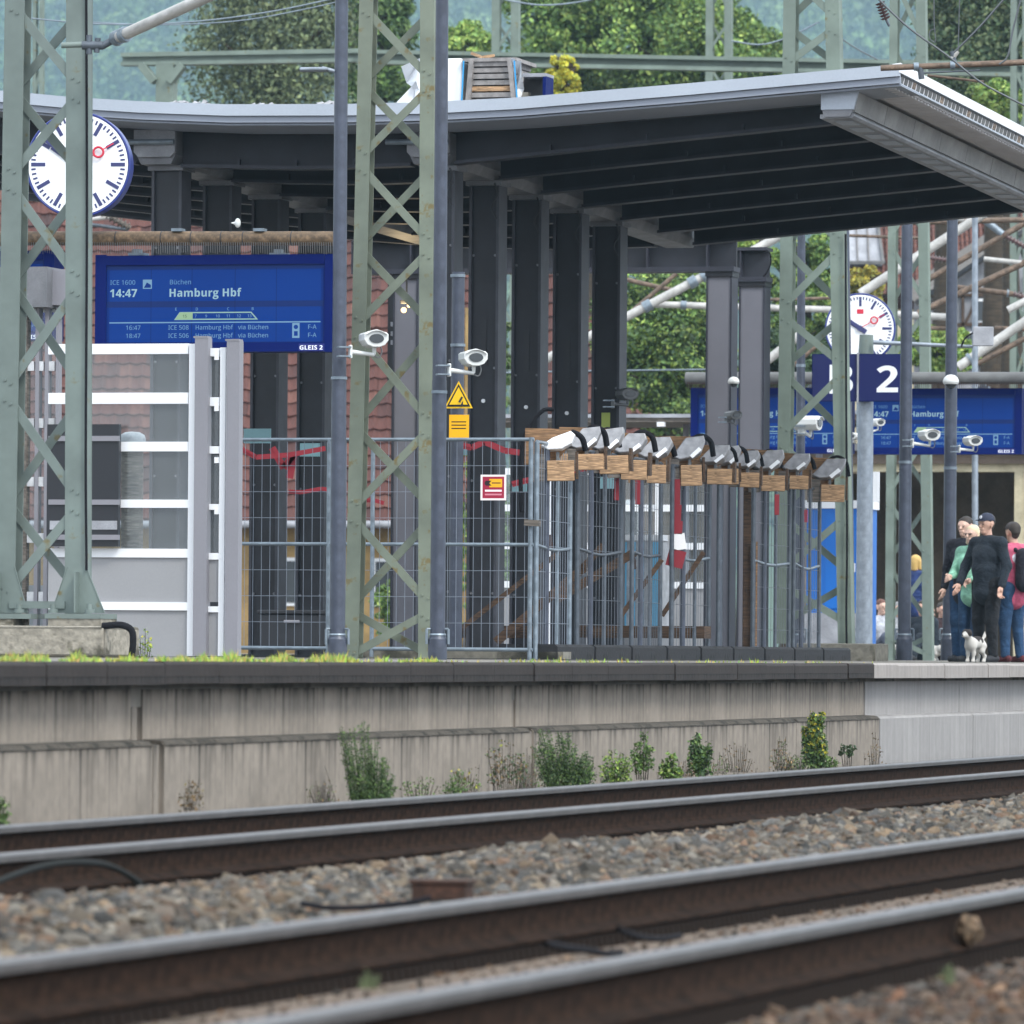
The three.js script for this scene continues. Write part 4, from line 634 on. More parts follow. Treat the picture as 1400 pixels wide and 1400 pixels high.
  const c = document.createElement('canvas'); c.width = c.height = 256; const x = c.getContext('2d'); x.fillStyle = '#f3e9ea'; x.fillRect(0, 0, 256, 256); x.fillStyle = '#a01c3c'; x.fillRect(20, 20, 216, 216); x.fillStyle = '#f0b41c'; x.fillRect(88, 42, 128, 84); x.fillStyle = '#2a1a1c'; x.beginPath(); x.moveTo(52, 60); x.lineTo(110, 60); x.lineTo(88, 84); x.lineTo(110, 110); x.lineTo(52, 110); x.arc(66, 85, 26, 2, 4); x.fill(); x.fillStyle = '#8a5a20'; x.fillRect(112, 76, 88, 14); x.fillStyle = '#f6eef0'; x.fillRect(44, 150, 168, 20); x.fillStyle = '#d88a9a'; x.fillRect(44, 190, 168, 16);
  const tx = new THREE.CanvasTexture(c); tx.colorSpace = THREE.SRGBColorSpace;
  part(n, 'plate', pbox(657, 649, 692, 684, uF - 0.03, 0.006), MAT.white); part(n, 'print', planeAt(657, 649, 692, 684, uF - 0.034), new THREE.MeshStandardMaterial({ map: tx, roughness: 0.5 }));
}
{ // wooden lamp boxes on top of the fence row
  const list = [[757, 598, 1.1, 'leftmost pale wooden lamp box, with a bright white hood'], [797, 592, 1, 'second lamp box from the left, hood tilted steeply'], [828, 594, 0.95, 'third lamp box from the left, with a narrow timber block'], [858, 600, 1, 'fourth lamp box from the left, with crumpled white hood'], [893, 606, 1.1, 'fifth lamp box from the left, broad white hood under a cable loop'], [938, 606, 1.1, 'sixth lamp box from the left, just left of the grey columns'], [974, 614, 0.9, 'seventh lamp box, in front of the left grey column'], [993, 615, 0.9, 'eighth lamp box, in front of the gap of the grey columns'], [1018, 620, 0.9, 'ninth lamp box, in front of the right grey column'], [1048, 622, 1, 'tenth lamp box, right of the grey columns'], [1086, 624, 1, 'eleventh lamp box with a broad pale timber block'], [1130, 634, 1.15, 'last lamp box, overlapping the green mast leg']];
  const R = rng(31), d0 = dAt(734, 63.2) - 0.05;
  list.forEach(([px, py, sc, label], i) => {
    const u = uAt(px, d0), Z = u * C + d0 * S, base = P(px, py + 14, Z), t = local('lamp_box', label, 'lamp box', base, -0.1 + (R() - 0.5) * 0.3, 'wooden lamp boxes on the fence'), s = sc * (1.06 + 0.16 * R());
    const tilt = (R() - 0.5) * 0.1, L = 0.3 * s;
    // backing board cut on the slant
    const bs = new THREE.Shape([[-0.22, -0.12], [-0.21, 0.15], [0.13, 0.135], [0.12, 0.02], [0.0, -0.12]].map(p => new THREE.Vector2(p[0] * s, p[1] * s)));
    part(t, 'backing_board', new THREE.ExtrudeGeometry(bs, { depth: 0.025, bevelEnabled: false }).rotateZ(tilt).translate(0, 0, -0.1), MAT.osb);
    // floodlight hood: flat glass side up-left, curved belly
    const hp = i === 0 ? [[-0.14, -0.02], [-0.04, 0.03], [0.12, 0.075], [0.15, 0.05], [0.12, -0.01], [0.03, -0.05], [-0.09, -0.05]] : [[-0.175, -0.065], [-0.03, 0.085], [0.12 + 0.04 * R(), 0.095], [0.15, 0.05], [0.1, -0.045], [0.02, -0.08], [-0.11, -0.09]];
    const h = new THREE.Shape(hp.map(p => new THREE.Vector2(p[0] * s, p[1] * s)));
    part(t, 'lamp_hood', new THREE.ExtrudeGeometry(h, { depth: 0.08, bevelEnabled: true, bevelSize: 0.012, bevelThickness: 0.02, bevelSegments: 3 }).scale(0.82, 0.92, 1).rotateX(-0.15 - 0.2 * R()).rotateZ(tilt * 2.4).translate(0.03 * s, 0.03 * s, -0.06), i === 0 ? MAT.white : MAT.hood);
    if (i) part(t, 'hood_glint', rbox(0.11 * s, 0.035 * s, 0.012, 0.005, 0.075 * s, 0.005 * s, 0.06, -0.4, 0, 0.75 + tilt), MAT.white);  // small white patch painting a glint on the hood
    part(t, 'lamp_stem', box(0.03, 0.1 * s, 0.03, 0.03 * s, -0.08 * s, -0.02), MAT.camGrey);
    const bw = 0.16 + 0.1 * R(), bh = 0.14 + 0.03 * R();
    part(t, 'plank', box(0.11 * s, 0.2 * s, 0.03, -0.11 * s, -0.15 * s, 0.02, 0, 0, tilt), MAT.plankGrey);
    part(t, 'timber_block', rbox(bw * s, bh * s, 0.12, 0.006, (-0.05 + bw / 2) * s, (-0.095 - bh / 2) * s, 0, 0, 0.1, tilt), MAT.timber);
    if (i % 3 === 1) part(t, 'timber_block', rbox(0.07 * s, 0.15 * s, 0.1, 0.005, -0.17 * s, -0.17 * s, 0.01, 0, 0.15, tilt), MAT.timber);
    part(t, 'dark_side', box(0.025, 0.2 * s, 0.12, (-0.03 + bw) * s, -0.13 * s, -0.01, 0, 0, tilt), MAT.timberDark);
    const cy = 0.09 + 0.045 * R(), cx = -0.1 + 0.14 * R();
    part(t, 'power_cable', tubeGeo([V(cx * s, 0.06, -0.13), V((cx + 0.03) * s, cy * s, -0.13), V((cx + 0.1) * s, (cy + 0.025) * s, -0.12), V((cx + 0.17) * s, (cy - 0.015) * s, -0.16), V((cx + 0.2) * s, -0.02, -0.2)], 0.018 + 0.014 * R(), 16, 6), MAT.rubber);
  });
  const q = P(742, 575, 64.5); single('power_cable', 'black cable hanging down left of the first lamp box', 'cable', tubeGeo([[757, 560], [745, 560], [728, 576], [716, 602], [712, 640], [713, 700]].map(([x, y]) => P(x, y, 64.6)), 0.024, 24, 6), MAT.rubber);
}
{ // things behind the fences
  const Zr = 65.5;
  const brace = (label, x0, y0, x1, y1, Z, w) => single('wooden_brace', label, 'timber brace', bar(P(x0, y0, Z), P(x1, y1, Z), w, 0.06), MAT.timberDark, 'slanting braces behind the fence');
  brace('thin slanting timber brace behind the frontal fence panel', 619, 868, 765, 755, 65, 0.05); brace('lower slanting brown timber brace behind the fence corner', 678, 878, 800, 775, 65.6, 0.09); brace('slanting brown brace rising to the rusty bracket, right of the fence corner', 760, 820, 868, 755, 67, 0.09); brace('dark slanting brace in front of the white and blue toilet cabin', 848, 843, 905, 765, 68, 0.05); brace('dark slanting brace right of the white and blue cabin', 905, 842, 962, 755, 69.5, 0.05); brace('short slanting brace low in the middle of the receding fence', 780, 795, 825, 745, 66.2, 0.07);
  for (const [i, x, y] of [[0, 752, 742], [1, 808, 752], [2, 866, 768]]) single('rusty_bracket', ['rusty bracket at the fence corner', 'second rusty bracket along the receding fence', 'third rusty bracket along the receding fence'][i], 'bracket', rbox(0.05, 0.16, 0.05, 0.012, ...P(x, y, 66 + i * 1.3).toArray(), 0, 0, 0.15), MAT.rust);
  { const t = thing('timber_post', 'tall brown timber post in the receding fence row', 'post', P(1023, 888, 72.5)); part(t, 'post', rbox(0.1, 2.1, 0.06, 0.008, ...P(1022, 760, 72.5).toArray()), MAT.timberDark); part(t, 'batten', box(0.035, 1.15, 0.04, ...P(1033, 812, 72.4).toArray()), MAT.osb); }
  const tp = (label, pts, Z, w = 0.05) => { const gs = []; for (let i = 0; i + 1 < pts.length; i++) gs.push(bar(P(...pts[i], Z + 0.02 * i), P(...pts[i + 1], Z + 0.02 * i), 0.006, 0.02), bar(P(...pts[i], Z), P(...pts[i + 1], Z), w, 0.004)); single('barrier_tape', label, 'barrier tape', gs, MAT.tape, 'red barrier tapes'); };
  tp('red barrier tape sagging between the two left columns', [[327, 612], [350, 625], [395, 622], [445, 613]], 66.5); tp('tangled red barrier tape hanging by the second dark column', [[372, 612], [388, 640], [402, 620], [396, 654]], 66.6, 0.07); tp('lower red barrier tape beside the left lamp pole', [[395, 672], [412, 673], [440, 668], [452, 670]], 66.7, 0.04); tp('red barrier tape behind the olive mast, low between the columns', [[490, 684], [512, 684], [525, 688]], 66.4, 0.04); tp('bright red barrier tape knotted right of the second lamp pole', [[618, 606], [645, 612], [662, 604], [690, 616], [712, 619]], 65.8, 0.06); tp('red barrier tape drooping under the first lamp boxes', [[700, 662], [740, 652], [800, 640], [860, 647]], 67.5, 0.06);
  { const t = thing('barrier_flag', 'red and white striped barrier streamer hanging in the receding fence', 'barrier streamer', P(924, 775, 68.6)); const cs = [[926, 655], [926, 690], [925, 712], [924, 730], [927, 752], [921, 775]], ws = [0.06, 0.09, 0.13, 0.18, 0.18, 0.13]; for (let i = 0; i < 5; i++) part(t, i === 3 ? 'white_stripe' : 'red_stripe', bar(P(...cs[i], 68.6), P(...cs[i + 1], 68.6), ws[i], 0.02), i === 3 ? MAT.tapeWhite : MAT.tape); }
  for (const [x, y0, y1] of [[843, 650, 684], [872, 640, 690], [1062, 675, 705]]) single('red_marker_strip', { 843: 'pale red marker strip on a fence upright, left one', 872: 'pink red marker strip on a fence upright, near the striped streamer', 1062: 'faded red marker strip in the far fence panels' }[x], 'marker strip', rbox(0.05, (y1 - y0) * 0.0074, 0.02, 0.004, ...P(x, (y0 + y1) / 2, 66.5 + (x - 843) * 0.02).toArray()), MAT.tape);
  for (const [i, x0, x1, y0, y1] of [[0, 333, 370, 586, 606], [1, 410, 437, 606, 624], [2, 618, 670, 614, 622], [3, 700, 720, 658, 672], [4, 820, 848, 652, 668]]) single('column_wrap', ['light blue protective wrap around the first left column', 'light blue protective wrap around the second left column', 'blue wrap on the column right of the yellow sign', 'blue wrap on the column behind the fence corner', 'blue wrap on the column under the lamp boxes'][i], 'protective wrap', pbox(x0, y0, x1, y1, 67.4, 0.02), MAT.cloth);
  { const t = thing('equipment_crate', 'low black equipment crate on the ground between the left columns', 'crate', P(405, 888, 66)); part(t, 'body', rbox(0.62, 0.33, 0.5, 0.02, ...P(405, 862, 66).toArray(), 0, -AL), MAT.black); part(t, 'lid', rbox(0.66, 0.04, 0.54, 0.012, ...P(405, 837, 66).toArray(), 0, -AL), MAT.blackRough); part(t, 'handle', rbox(0.16, 0.03, 0.03, 0.008, P(400, 850, 66).x, P(400, 850, 66).y, P(400, 850, 66).z + 0.28), MAT.greyPost); }
  for (const [x, l] of [[635, 'brown timber sill behind the frontal fence, by the lamp pole'], [703, 'brown timber sill under the braces at the fence corner'], [880, 'brown timber sill behind the receding fence, under the white cabin']]) single('timber_sill', l, 'timber beam', box(x > 800 ? 1.4 : 0.42, 0.13, 0.3, ...P(x, 864, 70).toArray(), 0, -AL), MAT.timberDark);
}
{ // yellow warning signs on their pole
  const t = thing('sign_pole', 'grey pole behind the right lamp pole carrying the yellow signs', 'pole', P(625, 892, 64.2)); part(t, 'pole', cyl(P(622, 890, 64.3), P(627, 372, 64.3), 0.07, 0.062, 14), MAT.pole); part(t, 'clamp', [[375], [470]].map(([y]) => cyl(P(626, y, 64.3), P(626, y + 4, 64.3), 0.075, 0.075, 14)), MAT.galv);
  const c = document.createElement('canvas'); c.width = 256; c.height = 256; const x = c.getContext('2d'); x.fillStyle = '#f2b400'; x.fillRect(0, 0, 256, 256); x.fillStyle = '#2a2015'; for (const y of [70, 105, 140]) x.fillRect(30, y, 190, 12); const tx = new THREE.CanvasTexture(c); tx.colorSpace = THREE.SRGBColorSpace;
  const u = uOfZ(627, 560, 64) , tri = (a, z, m) => { const s = new THREE.Shape([[0, a], [a * 0.88, -a * 0.62], [-a * 0.88, -a * 0.62]].map(p => new THREE.Vector2(...p))); const p = PU(627, 544, u + z); return new THREE.ExtrudeGeometry(s, { depth: 0.004, bevelEnabled: false }).rotateY(-AL).translate(p.x, p.y, p.z); };
  const w = thing('warning_triangle', 'yellow triangular warning sign with black border on the grey pole', 'warning sign', PU(627, 557, u)); part(w, 'plate', tri(0.163, 0, 0), MAT.yellow); part(w, 'border', tri(0.135, -0.006, 0), MAT.black); part(w, 'field', tri(0.105, -0.012, 0), MAT.yellow); const lb = PU(631, 549, u - 0.018); part(w, 'lightning_symbol', [box(0.02, 0.06, 0.004, lb.x - 0.008, lb.y + 0.02, lb.z, 0, 0, -0.5), box(0.02, 0.06, 0.004, lb.x + 0.008, lb.y - 0.02, lb.z, 0, 0, -0.5)], MAT.black);
  const sg = thing('yellow_sign', 'square yellow text sign below the warning triangle', 'sign', PU(627, 600, u)); part(sg, 'plate', pbox(614, 567, 641, 600, u, 0.006), MAT.yellow); part(sg, 'print', planeAt(614, 567, 641, 600, u - 0.004), new THREE.MeshStandardMaterial({ map: tx, roughness: 0.5 }));
  single('yellow_tape_roll', 'narrow yellow strip on the left side of the right lamp pole', 'sign', pbox(588, 555, 592, 622, uOfZ(590, 590, 64), 0.02), MAT.yellow);
}
// ---------- letter sign, cabins, underpass shelter ----------
{
  const Z = 86, u = uOfZ(1180, 520, Z), t = thing('platform_sign', 'dark blue sign with white B and 2 on a thick pale post', 'platform sign', PU(1181, 890, u));
  part(t, 'post', cyl(P(1181, 892, Z), P(1184, 478, Z), 0.112, 0.1, 18), MAT.poleLight); part(t, 'post_cap', cyl(P(1184, 484, Z - 0.05), P(1184.5, 458, Z - 0.05), 0.1, 0.09, 16), MAT.mast);
  const ch = (s, size, x) => { const c = document.createElement('canvas'); c.width = c.height = 256; const g = c.getContext('2d'); g.fillStyle = '#06124f'; g.fillRect(0, 0, 256, 256); g.fillStyle = '#e6e8ec'; g.font = `bold ${size}px sans-serif`; g.textAlign = 'center'; g.textBaseline = 'middle'; g.translate(x, 138); g.scale(1.22, 1); g.fillText(s, 0, 0); const tx = new THREE.CanvasTexture(c); tx.colorSpace = THREE.SRGBColorSpace; return new THREE.MeshStandardMaterial({ map: tx, roughness: 0.35 }); };
  part(t, 'left_panel', pbox(1110, 484, 1172, 549, u - 0.13, 0.03), MAT.signBlue); part(t, 'left_print', planeAt(1111, 485, 1171, 548, u - 0.134), ch('B', 225, 162));
  part(t, 'right_panel', pbox(1173.5, 484, 1238, 549, u - 0.16, 0.03), MAT.signBlue); part(t, 'right_print', planeAt(1174.5, 485, 1237, 548, u - 0.164), ch('2', 205, 158));
  part(t, 'panel_edge', pbox(1171.5, 482, 1174, 550, u - 0.17, 0.05), MAT.slate);
  const a = thing('antenna_arm', 'thin pale horizontal arm reaching right from the letter sign post', 'arm', P(1195, 469, 85.8)); part(a, 'arm', cyl(P(1194, 468, 85.8), P(1330, 474, 85.8), 0.03, 0.022, 8), MAT.poleLight); part(a, 'box', rbox(0.27, 0.25, 0.1, 0.01, ...P(1344, 460, 85.7).toArray()), MAT.slate); part(a, 'wire', tubeGeo([P(1314, 474, 85.7), P(1320, 462, 85.7), P(1330, 455, 85.7)], 0.012, 8, 5), MAT.rubber);
  single('pale_post', 'thin pale post at the right, carrying the small grey box on the arm', 'pole', cyl(P(1333, 890, 98), P(1333, 240, 98), 0.05, 0.045, 10), MAT.poleLight);
}
{ // blue cabin
  const u = uOfZ(1150, 790, 93), t = thing('blue_cabin', 'bright blue portable cabin with a white top edge behind the letter sign post', 'portable cabin', PU(1150, 890, u));
  part(t, 'body', pbox(1102, 694, 1178, 890, u, 1.0), MAT.blue); part(t, 'roof', pbox(1098, 684, 1181, 695, u - 0.04, 1.06), MAT.white); part(t, 'base', pbox(1100, 838, 1179, 882, u - 0.01, 0.02), MAT.slate); part(t, 'door_panel', pbox(1128, 702, 1172, 832, u - 0.02, 0.015), MAT.blue); part(t, 'handle', pbox(1166, 770, 1169, 782, u - 0.04, 0.02), MAT.white);
  const n = single('white_plate', 'white rectangular plate with rounded corners by the letter sign post, against the dark opening', 'plate', pbox(1192, 645, 1202, 686, uOfZ(1196, 660, 87), 0.03), MAT.white);
  single('notice', 'small red and white notice on the left of the blue cabin', 'notice', pbox(1095, 697, 1104, 714, uOfZ(1100, 700, 78), 0.01), MAT.red);
}
{ // second glass enclosure and white-blue cabin behind the receding fence
  const u = uOfZ(860, 760, 88), t = thing('glass_enclosure', 'farther white framed glass enclosure seen through the receding fence', 'glass enclosure', PU(860, 890, u));
  for (const y of [640, 690, 742, 795]) part(t, 'rail', pbox(640, y, 985, y + 9, u, 0.08), MAT.white);
  for (const x of [640, 745, 895, 980]) part(t, 'white_post', pbox(x, 640, x + 8, 888, u - 0.02, 0.09), MAT.white);
  for (const [a, b] of [[648, 745], [753, 895], [903, 980]]) { part(t, 'pane', planeAt(a, 649, b, 795, u + 0.04), MAT.glass); part(t, 'lower_panel', pbox(a, 804, b, 888, u + 0.03, 0.03), MAT.greyPanel); }
  const c = thing('toilet_cabin', 'white and light blue ribbed portable toilet behind the receding fence', 'portable toilet', P(875, 888, 77)), u2 = uOfZ(875, 800, 77);
  part(c, 'body', pbox(848, 738, 903, 866, u2, 0.5), MAT.whiteRough); part(c, 'roof', pbox(845, 731, 905, 739, u2 - 0.03, 0.56), MAT.white); for (const [a, b] of [[849, 856], [864, 868], [876, 879], [892, 903]]) part(c, 'blue_rib', pbox(a, 741, b, 866, u2 - 0.02, 0.03), MAT.lightBlue); part(c, 'base', pbox(846, 866, 905, 890, u2, 0.5), MAT.greyPanel);
}
{ // low flat roof with a pale edge
  const t = thing('low_shelter', 'low flat shelter roof with a thin pale edge passing behind the columns', 'shelter', P(960, 890, 97)), u = uOfZ(900, 570, 97);
  part(t, 'roof', pbox(612, 566, 1130, 571, u, 2.5), MAT.slate); part(t, 'roof_edge', pbox(612, 571, 1130, 577, u + 0.03, 2.4), MAT.plankGrey); part(t, 'roof_wing', pbox(1131, 561, 1258, 566, u, 2.5), MAT.slate); part(t, 'roof_wing_edge', pbox(1131, 566, 1256, 574, u + 0.03, 2.4), MAT.brownBand);
  for (const x of [660, 938, 1120, 1236]) part(t, 'post', cyl(PU(x, 890, u + 1), PU(x, 572, u + 1), 0.05, 0.05, 10), MAT.greyPost);
  part(t, 'lamp_box', pbox(898, 577, 908, 583, u - 0.02, 0.1), MAT.white);
}
{ // underpass building
  const u = uOfZ(1300, 760, 112), t = thing('underpass_building', 'station building with a wide dark opening framed in cream, behind the waiting people', 'building', PU(1300, 895, u));
  part(t, 'lintel', pbox(1120, 634, 1400, 645, u, 0.4), MAT.cream); part(t, 'frieze', pbox(1100, 616, 1520, 634, u - 0.1, 0.6), MAT.brownBand); part(t, 'roof', pbox(1090, 606, 1530, 616, u - 0.3, 6), MAT.tubeGrey);
  part(t, 'jamb', pbox(1386, 645, 1397, 900, u, 0.4), MAT.cream); part(t, 'wall', pbox(1397, 634, 1520, 900, u + 0.02, 0.36), MAT.cream); part(t, 'jamb', pbox(1110, 645, 1122, 900, u, 0.4), MAT.cream);
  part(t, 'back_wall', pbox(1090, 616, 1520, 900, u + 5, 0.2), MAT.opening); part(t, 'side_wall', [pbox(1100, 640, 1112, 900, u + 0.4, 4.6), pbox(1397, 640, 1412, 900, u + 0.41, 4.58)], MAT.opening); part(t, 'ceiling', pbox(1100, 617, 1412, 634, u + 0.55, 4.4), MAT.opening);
  single('station_bench', 'low grey bench inside the dark opening behind the seated people', 'bench', [pbox(1180, 862, 1290, 868, u - 8, 0.4), pbox(1190, 868, 1194, 897, u - 7.9, 0.3), pbox(1276, 868, 1280, 897, u - 7.9, 0.3)], MAT.greyPost);
}
{ // small lit lamp under the far canopy beam, with its own light
  const t = thing('work_lamp', 'small lit work lamp glowing warm white behind the olive mast', 'lamp', P(553, 424, 79)); const gl = new THREE.MeshStandardMaterial({ color: 0x111111, emissive: RGB(1, 0.6, 0.22), emissiveIntensity: 2.2 });
  part(t, 'bulb', [place(new THREE.SphereGeometry(0.034, 14, 10), ...P(552, 424, 79).toArray()), place(new THREE.SphereGeometry(0.022, 12, 8), ...P(559, 418, 79).toArray())], gl); const h = P(556, 408, 79.1); part(t, 'lamp_holder', [cyl(P(556, 415, 79.1), P(556, 372, 79.1), 0.012), rbox(0.16, 0.05, 0.08, 0.01, ...P(556, 413, 79.1).toArray())], MAT.black);
  const l = new THREE.PointLight(RGB(1, 0.75, 0.4), 1.2, 0); l.castShadow = true; l.position.copy(P(552, 424, 78.9)).sub(t.position); t.add(l); l.name = 'bulb_light';
  const q = thing('equipment_cabinet', 'dark equipment rack with pale ledges behind the olive mast, under the lit lamp', 'cabinet', P(548, 890, 82)), u = uOfZ(548, 500, 82);
  part(q, 'body', pbox(530, 372, 574, 520, u, 0.6), MAT.black); for (const y of [440, 453, 465]) part(q, 'ledge', pbox(534, y, 572, y + 6, u - 0.12, 0.12), MAT.slate); part(q, 'pale_post', pbox(565, 470, 572, 890, u - 0.05, 0.05), MAT.poleLight); part(q, 'stand', pbox(534, 520, 540, 890, u + 0.2, 0.05), MAT.black);
}

// ---------- things on the roof ----------
{
  const u = 69.5, t = thing('roof_bundle', 'bundle of stacked slats wrapped in white film with blue straps on the canopy roof', 'wrapped bundle', PU(640, 140, u));
  part(t, 'wrapped_stack', pbox(566, 80, 632, 150, u + 0.03, 0.8, 0, 0.03), MAT.wrap);
  const R = rng(8); for (let k = 0; k < 7; k++) { part(t, 'slat', pbox(642 - k * 0.8, 84 + k * 8.5, 700 + k * 0.6, 90.5 + k * 8.5, u - 0.02 + R() * 0.03, 0.8), k === 4 ? MAT.timber : MAT.slatPale); if (k < 6) part(t, 'spacer', [pbox(640, 90.5 + k * 8.5, 648, 92.5 + k * 8.5, u + 0.02, 0.7), pbox(690, 90.5 + k * 8.5, 698, 92.5 + k * 8.5, u + 0.02, 0.7)], MAT.timberDark); }
  part(t, 'edge_board', [barT(PU(645, 82, u - 0.03), PU(640, 140, u - 0.03), 0.05, 0.06), barT(PU(697, 82, u - 0.03), PU(703, 136, u - 0.03), 0.05, 0.06)], MAT.slatPale); part(t, 'top_board', pbox(632, 79, 706, 84, u - 0.04, 0.85), MAT.slatPale);
  part(t, 'blue_strap', barT(PU(634, 83, u - 0.06), PU(631, 142, u - 0.06), 0.016, 0.01), MAT.strap); part(t, 'blue_strap', barT(PU(703, 83, u - 0.06), PU(707, 136, u - 0.06), 0.016, 0.01), MAT.strap);
  // loose film: crumpled sheet at both ends
  const film = (pts) => { const out = []; for (let i = 0; i + 2 < pts.length; i++) { const g = new THREE.BufferGeometry().setFromPoints([pts[i], pts[i + 1], pts[i + 2]].map((p, q) => bk(PU(p[0], p[1], u), -0.1 + 0.12 * ((i + q) % 3)))); g.computeVertexNormals(); out.push(g, g.clone().translate(TD.x * 0.004, 0, TD.z * 0.004)); } return out; };
  part(t, 'loose_film', [...film([[552, 92], [574, 79], [551, 112], [572, 112], [562, 118], [572, 132], [541, 146], [566, 148]]), ...film([[701, 80], [712, 84], [703, 100], [716, 102], [705, 122], [712, 120], [704, 140], [710, 138]])], MAT.wrap);
  single('offcut', 'pale wooden offcut lying on top of the wrapped bundle', 'offcut', [bar(PU(645, 73, u + 0.2), PU(660, 79, u + 0.1), 0.03, 0.03), bar(PU(655, 79, u + 0.15), PU(676, 76, u + 0.15), 0.03, 0.03)], MAT.timber);
  const b = thing('roof_box', 'open dark box with a pale lip on the roof beside the wrapped bundle', 'box', PU(732, 130, u)); part(b, 'back_panel', pbox(716, 104, 744, 134, u + 0.3, 0.03), MAT.black); part(b, 'lid', pbox(714, 100, 746, 105, u, 0.35), MAT.slate); part(b, 'side_panel', pbox(742, 104, 746, 134, u, 0.33), MAT.boardFrame); part(b, 'rubble', pbox(714, 126, 722, 134, u - 0.02, 0.1), MAT.blockLight);
  for (const [i, x, y] of [[0, 165, 141], [1, 195, 141], [2, 247, 139], [3, 268, 140], [4, 361, 142], [5, 452, 140]]) { const R2 = rng(40 + i), gs = []; for (let k = 0; k < 6; k++) { const p = PU(x + (R2() - 0.5) * 30, y + 2, 67 + R2()); gs.push(rbox(0.03 + 0.06 * R2(), 0.015 + 0.03 * R2(), 0.05, 0.005, p.x, p.y, p.z, R2(), R2(), R2() * 0.6)); } single('roof_rubble', ['pale offcuts on the roof directly left of the T-shaped post', 'pale offcuts on the roof just left of the T-post foot', 'white offcuts on the roof right of the T-shaped post', 'line of small pale scraps on the roof, between the T-post and grey pole', 'small white stub on the roof edge, midway to the grey pole', 'pinkish scrap on the roof edge beside the left lamp pole'][i], 'offcuts', gs, MAT.hood); }
}

// ---------- overhead line equipment ----------
function boom(label, tubes, Z, cat = 'catenary bracket') {
  const p0 = P(tubes[0].a[0], tubes[0].a[1], Z), t = thing('catenary_bracket', label, cat, p0, 'overhead line brackets');
  for (const q of tubes) {
    const A = P(q.a[0], q.a[1], Z + (q.z ?? 0)), B = P(q.b[0], q.b[1], Z + (q.z2 ?? q.z ?? 0)), r = q.r * Z / FPX;
    if (q.ins) { const L = A.distanceTo(B), n = Math.max(4, Math.round(L / (r * 0.9))), gs = [cyl(A, B, r * 0.5)]; for (let i = 0; i < n; i++) { const a = A.clone().lerp(B, (i + 0.3) / n), b = A.clone().lerp(B, (i + 0.6) / n); gs.push(cyl(a, b, r, r * 0.75, 12)); } part(t, 'insulator', gs, q.m ?? MAT.insulator); }
    else { part(t, 'tube', cyl(A, B, r, r, 12), q.m ?? MAT.boom); for (const k of q.k ?? []) { const a = A.clone().lerp(B, k), b = A.clone().lerp(B, k + 0.03); part(t, 'clamp', cyl(a, b, r * 1.35, r * 1.35, 12), MAT.galv); } }
  }
  return t;
}
boom('pale bracket tube rising right from the nearest green mast at the top left', [{ a: [158, 53], b: [330, -26], r: 8, z2: -1.5, k: [0.0, 0.06] }, { a: [138, 64], b: [158, 53], r: 5, m: MAT.galvDark }, { a: [112, 62], b: [140, 62], r: 6, m: MAT.galvDark }, { a: [122, 48], b: [122, 74], r: 4, m: MAT.galvDark }, { a: [134, 52], b: [132, 72], r: 4, m: MAT.galvDark }, { a: [84, 62], b: [112, 61], r: 4, m: MAT.mast }], 52.6);
boom('thick white bracket tube slanting behind the dark columns and up to the canopy', [{ a: [735, 497], b: [1080, 316], r: 6, k: [0.42, 0.6, 0.65] }, { a: [866, 424], b: [925, 374], r: 3, m: MAT.boomBrown, z: 0.3 }], 118);
boom('white horizontal bracket tube behind the pair of grey columns', [{ a: [890, 416], b: [1160, 424], r: 4.5, k: [0.15] }, { a: [830, 376], b: [932, 400], r: 3.2, m: MAT.boomBrown, z: 0.4 }, { a: [1040, 410], b: [1200, 406], r: 2.2, m: MAT.boomBrown }], 119);
boom('white bracket tube slanting above the far clock', [{ a: [1176, 402], b: [1345, 292], r: 6.5, k: [0.25, 0.38] }, { a: [1262, 294], b: [1318, 300], r: 4 }, { a: [1160, 306], b: [1420, 300], r: 4, m: MAT.boomBrown, z: 1 }, { a: [1160, 322], b: [1270, 326], r: 2.2, m: MAT.boomBrown, z: 1 }], 112);
boom('tan bracket tubes crossing at the far right below the canopy corner', [{ a: [1262, 386], b: [1420, 294], r: 4.2, m: MAT.boomBrown }, { a: [1340, 296], b: [1370, 320], r: 5, m: MAT.galv }, { a: [1370, 320], b: [1420, 348], r: 6, ins: 1 }, { a: [1255, 428], b: [1420, 350], r: 4.5, m: MAT.boomBrown }, { a: [1345, 354], b: [1420, 362], r: 3.5 }, { a: [1268, 352], b: [1310, 358], r: 5, ins: 1 }], 116);
boom('tan horizontal bracket with a dark insulator at the right edge', [{ a: [1300, 392], b: [1385, 402], r: 4, m: MAT.boomBrown, k: [0.9] }, { a: [1385, 402], b: [1420, 412], r: 6, ins: 1 }, { a: [1225, 430], b: [1300, 434], r: 5 }, { a: [1262, 448], b: [1310, 450], r: 3, m: MAT.boomBrown }, { a: [1360, 448], b: [1420, 452], r: 3, m: MAT.boomBrown }], 117);
boom('white bracket tube slanting at the right edge above the far departure board', [{ a: [1310, 502], b: [1430, 420], r: 6.5, k: [0.12] }, { a: [1336, 497], b: [1430, 448], r: 4, m: MAT.boomBrown }, { a: [1378, 424], b: [1420, 402], r: 5 }], 108);
boom('white bracket stub with an insulator left of the far clock', [{ a: [1040, 500], b: [1096, 456], r: 6 }, { a: [1060, 520], b: [1118, 470], r: 4, m: MAT.boomBrown }], 118);
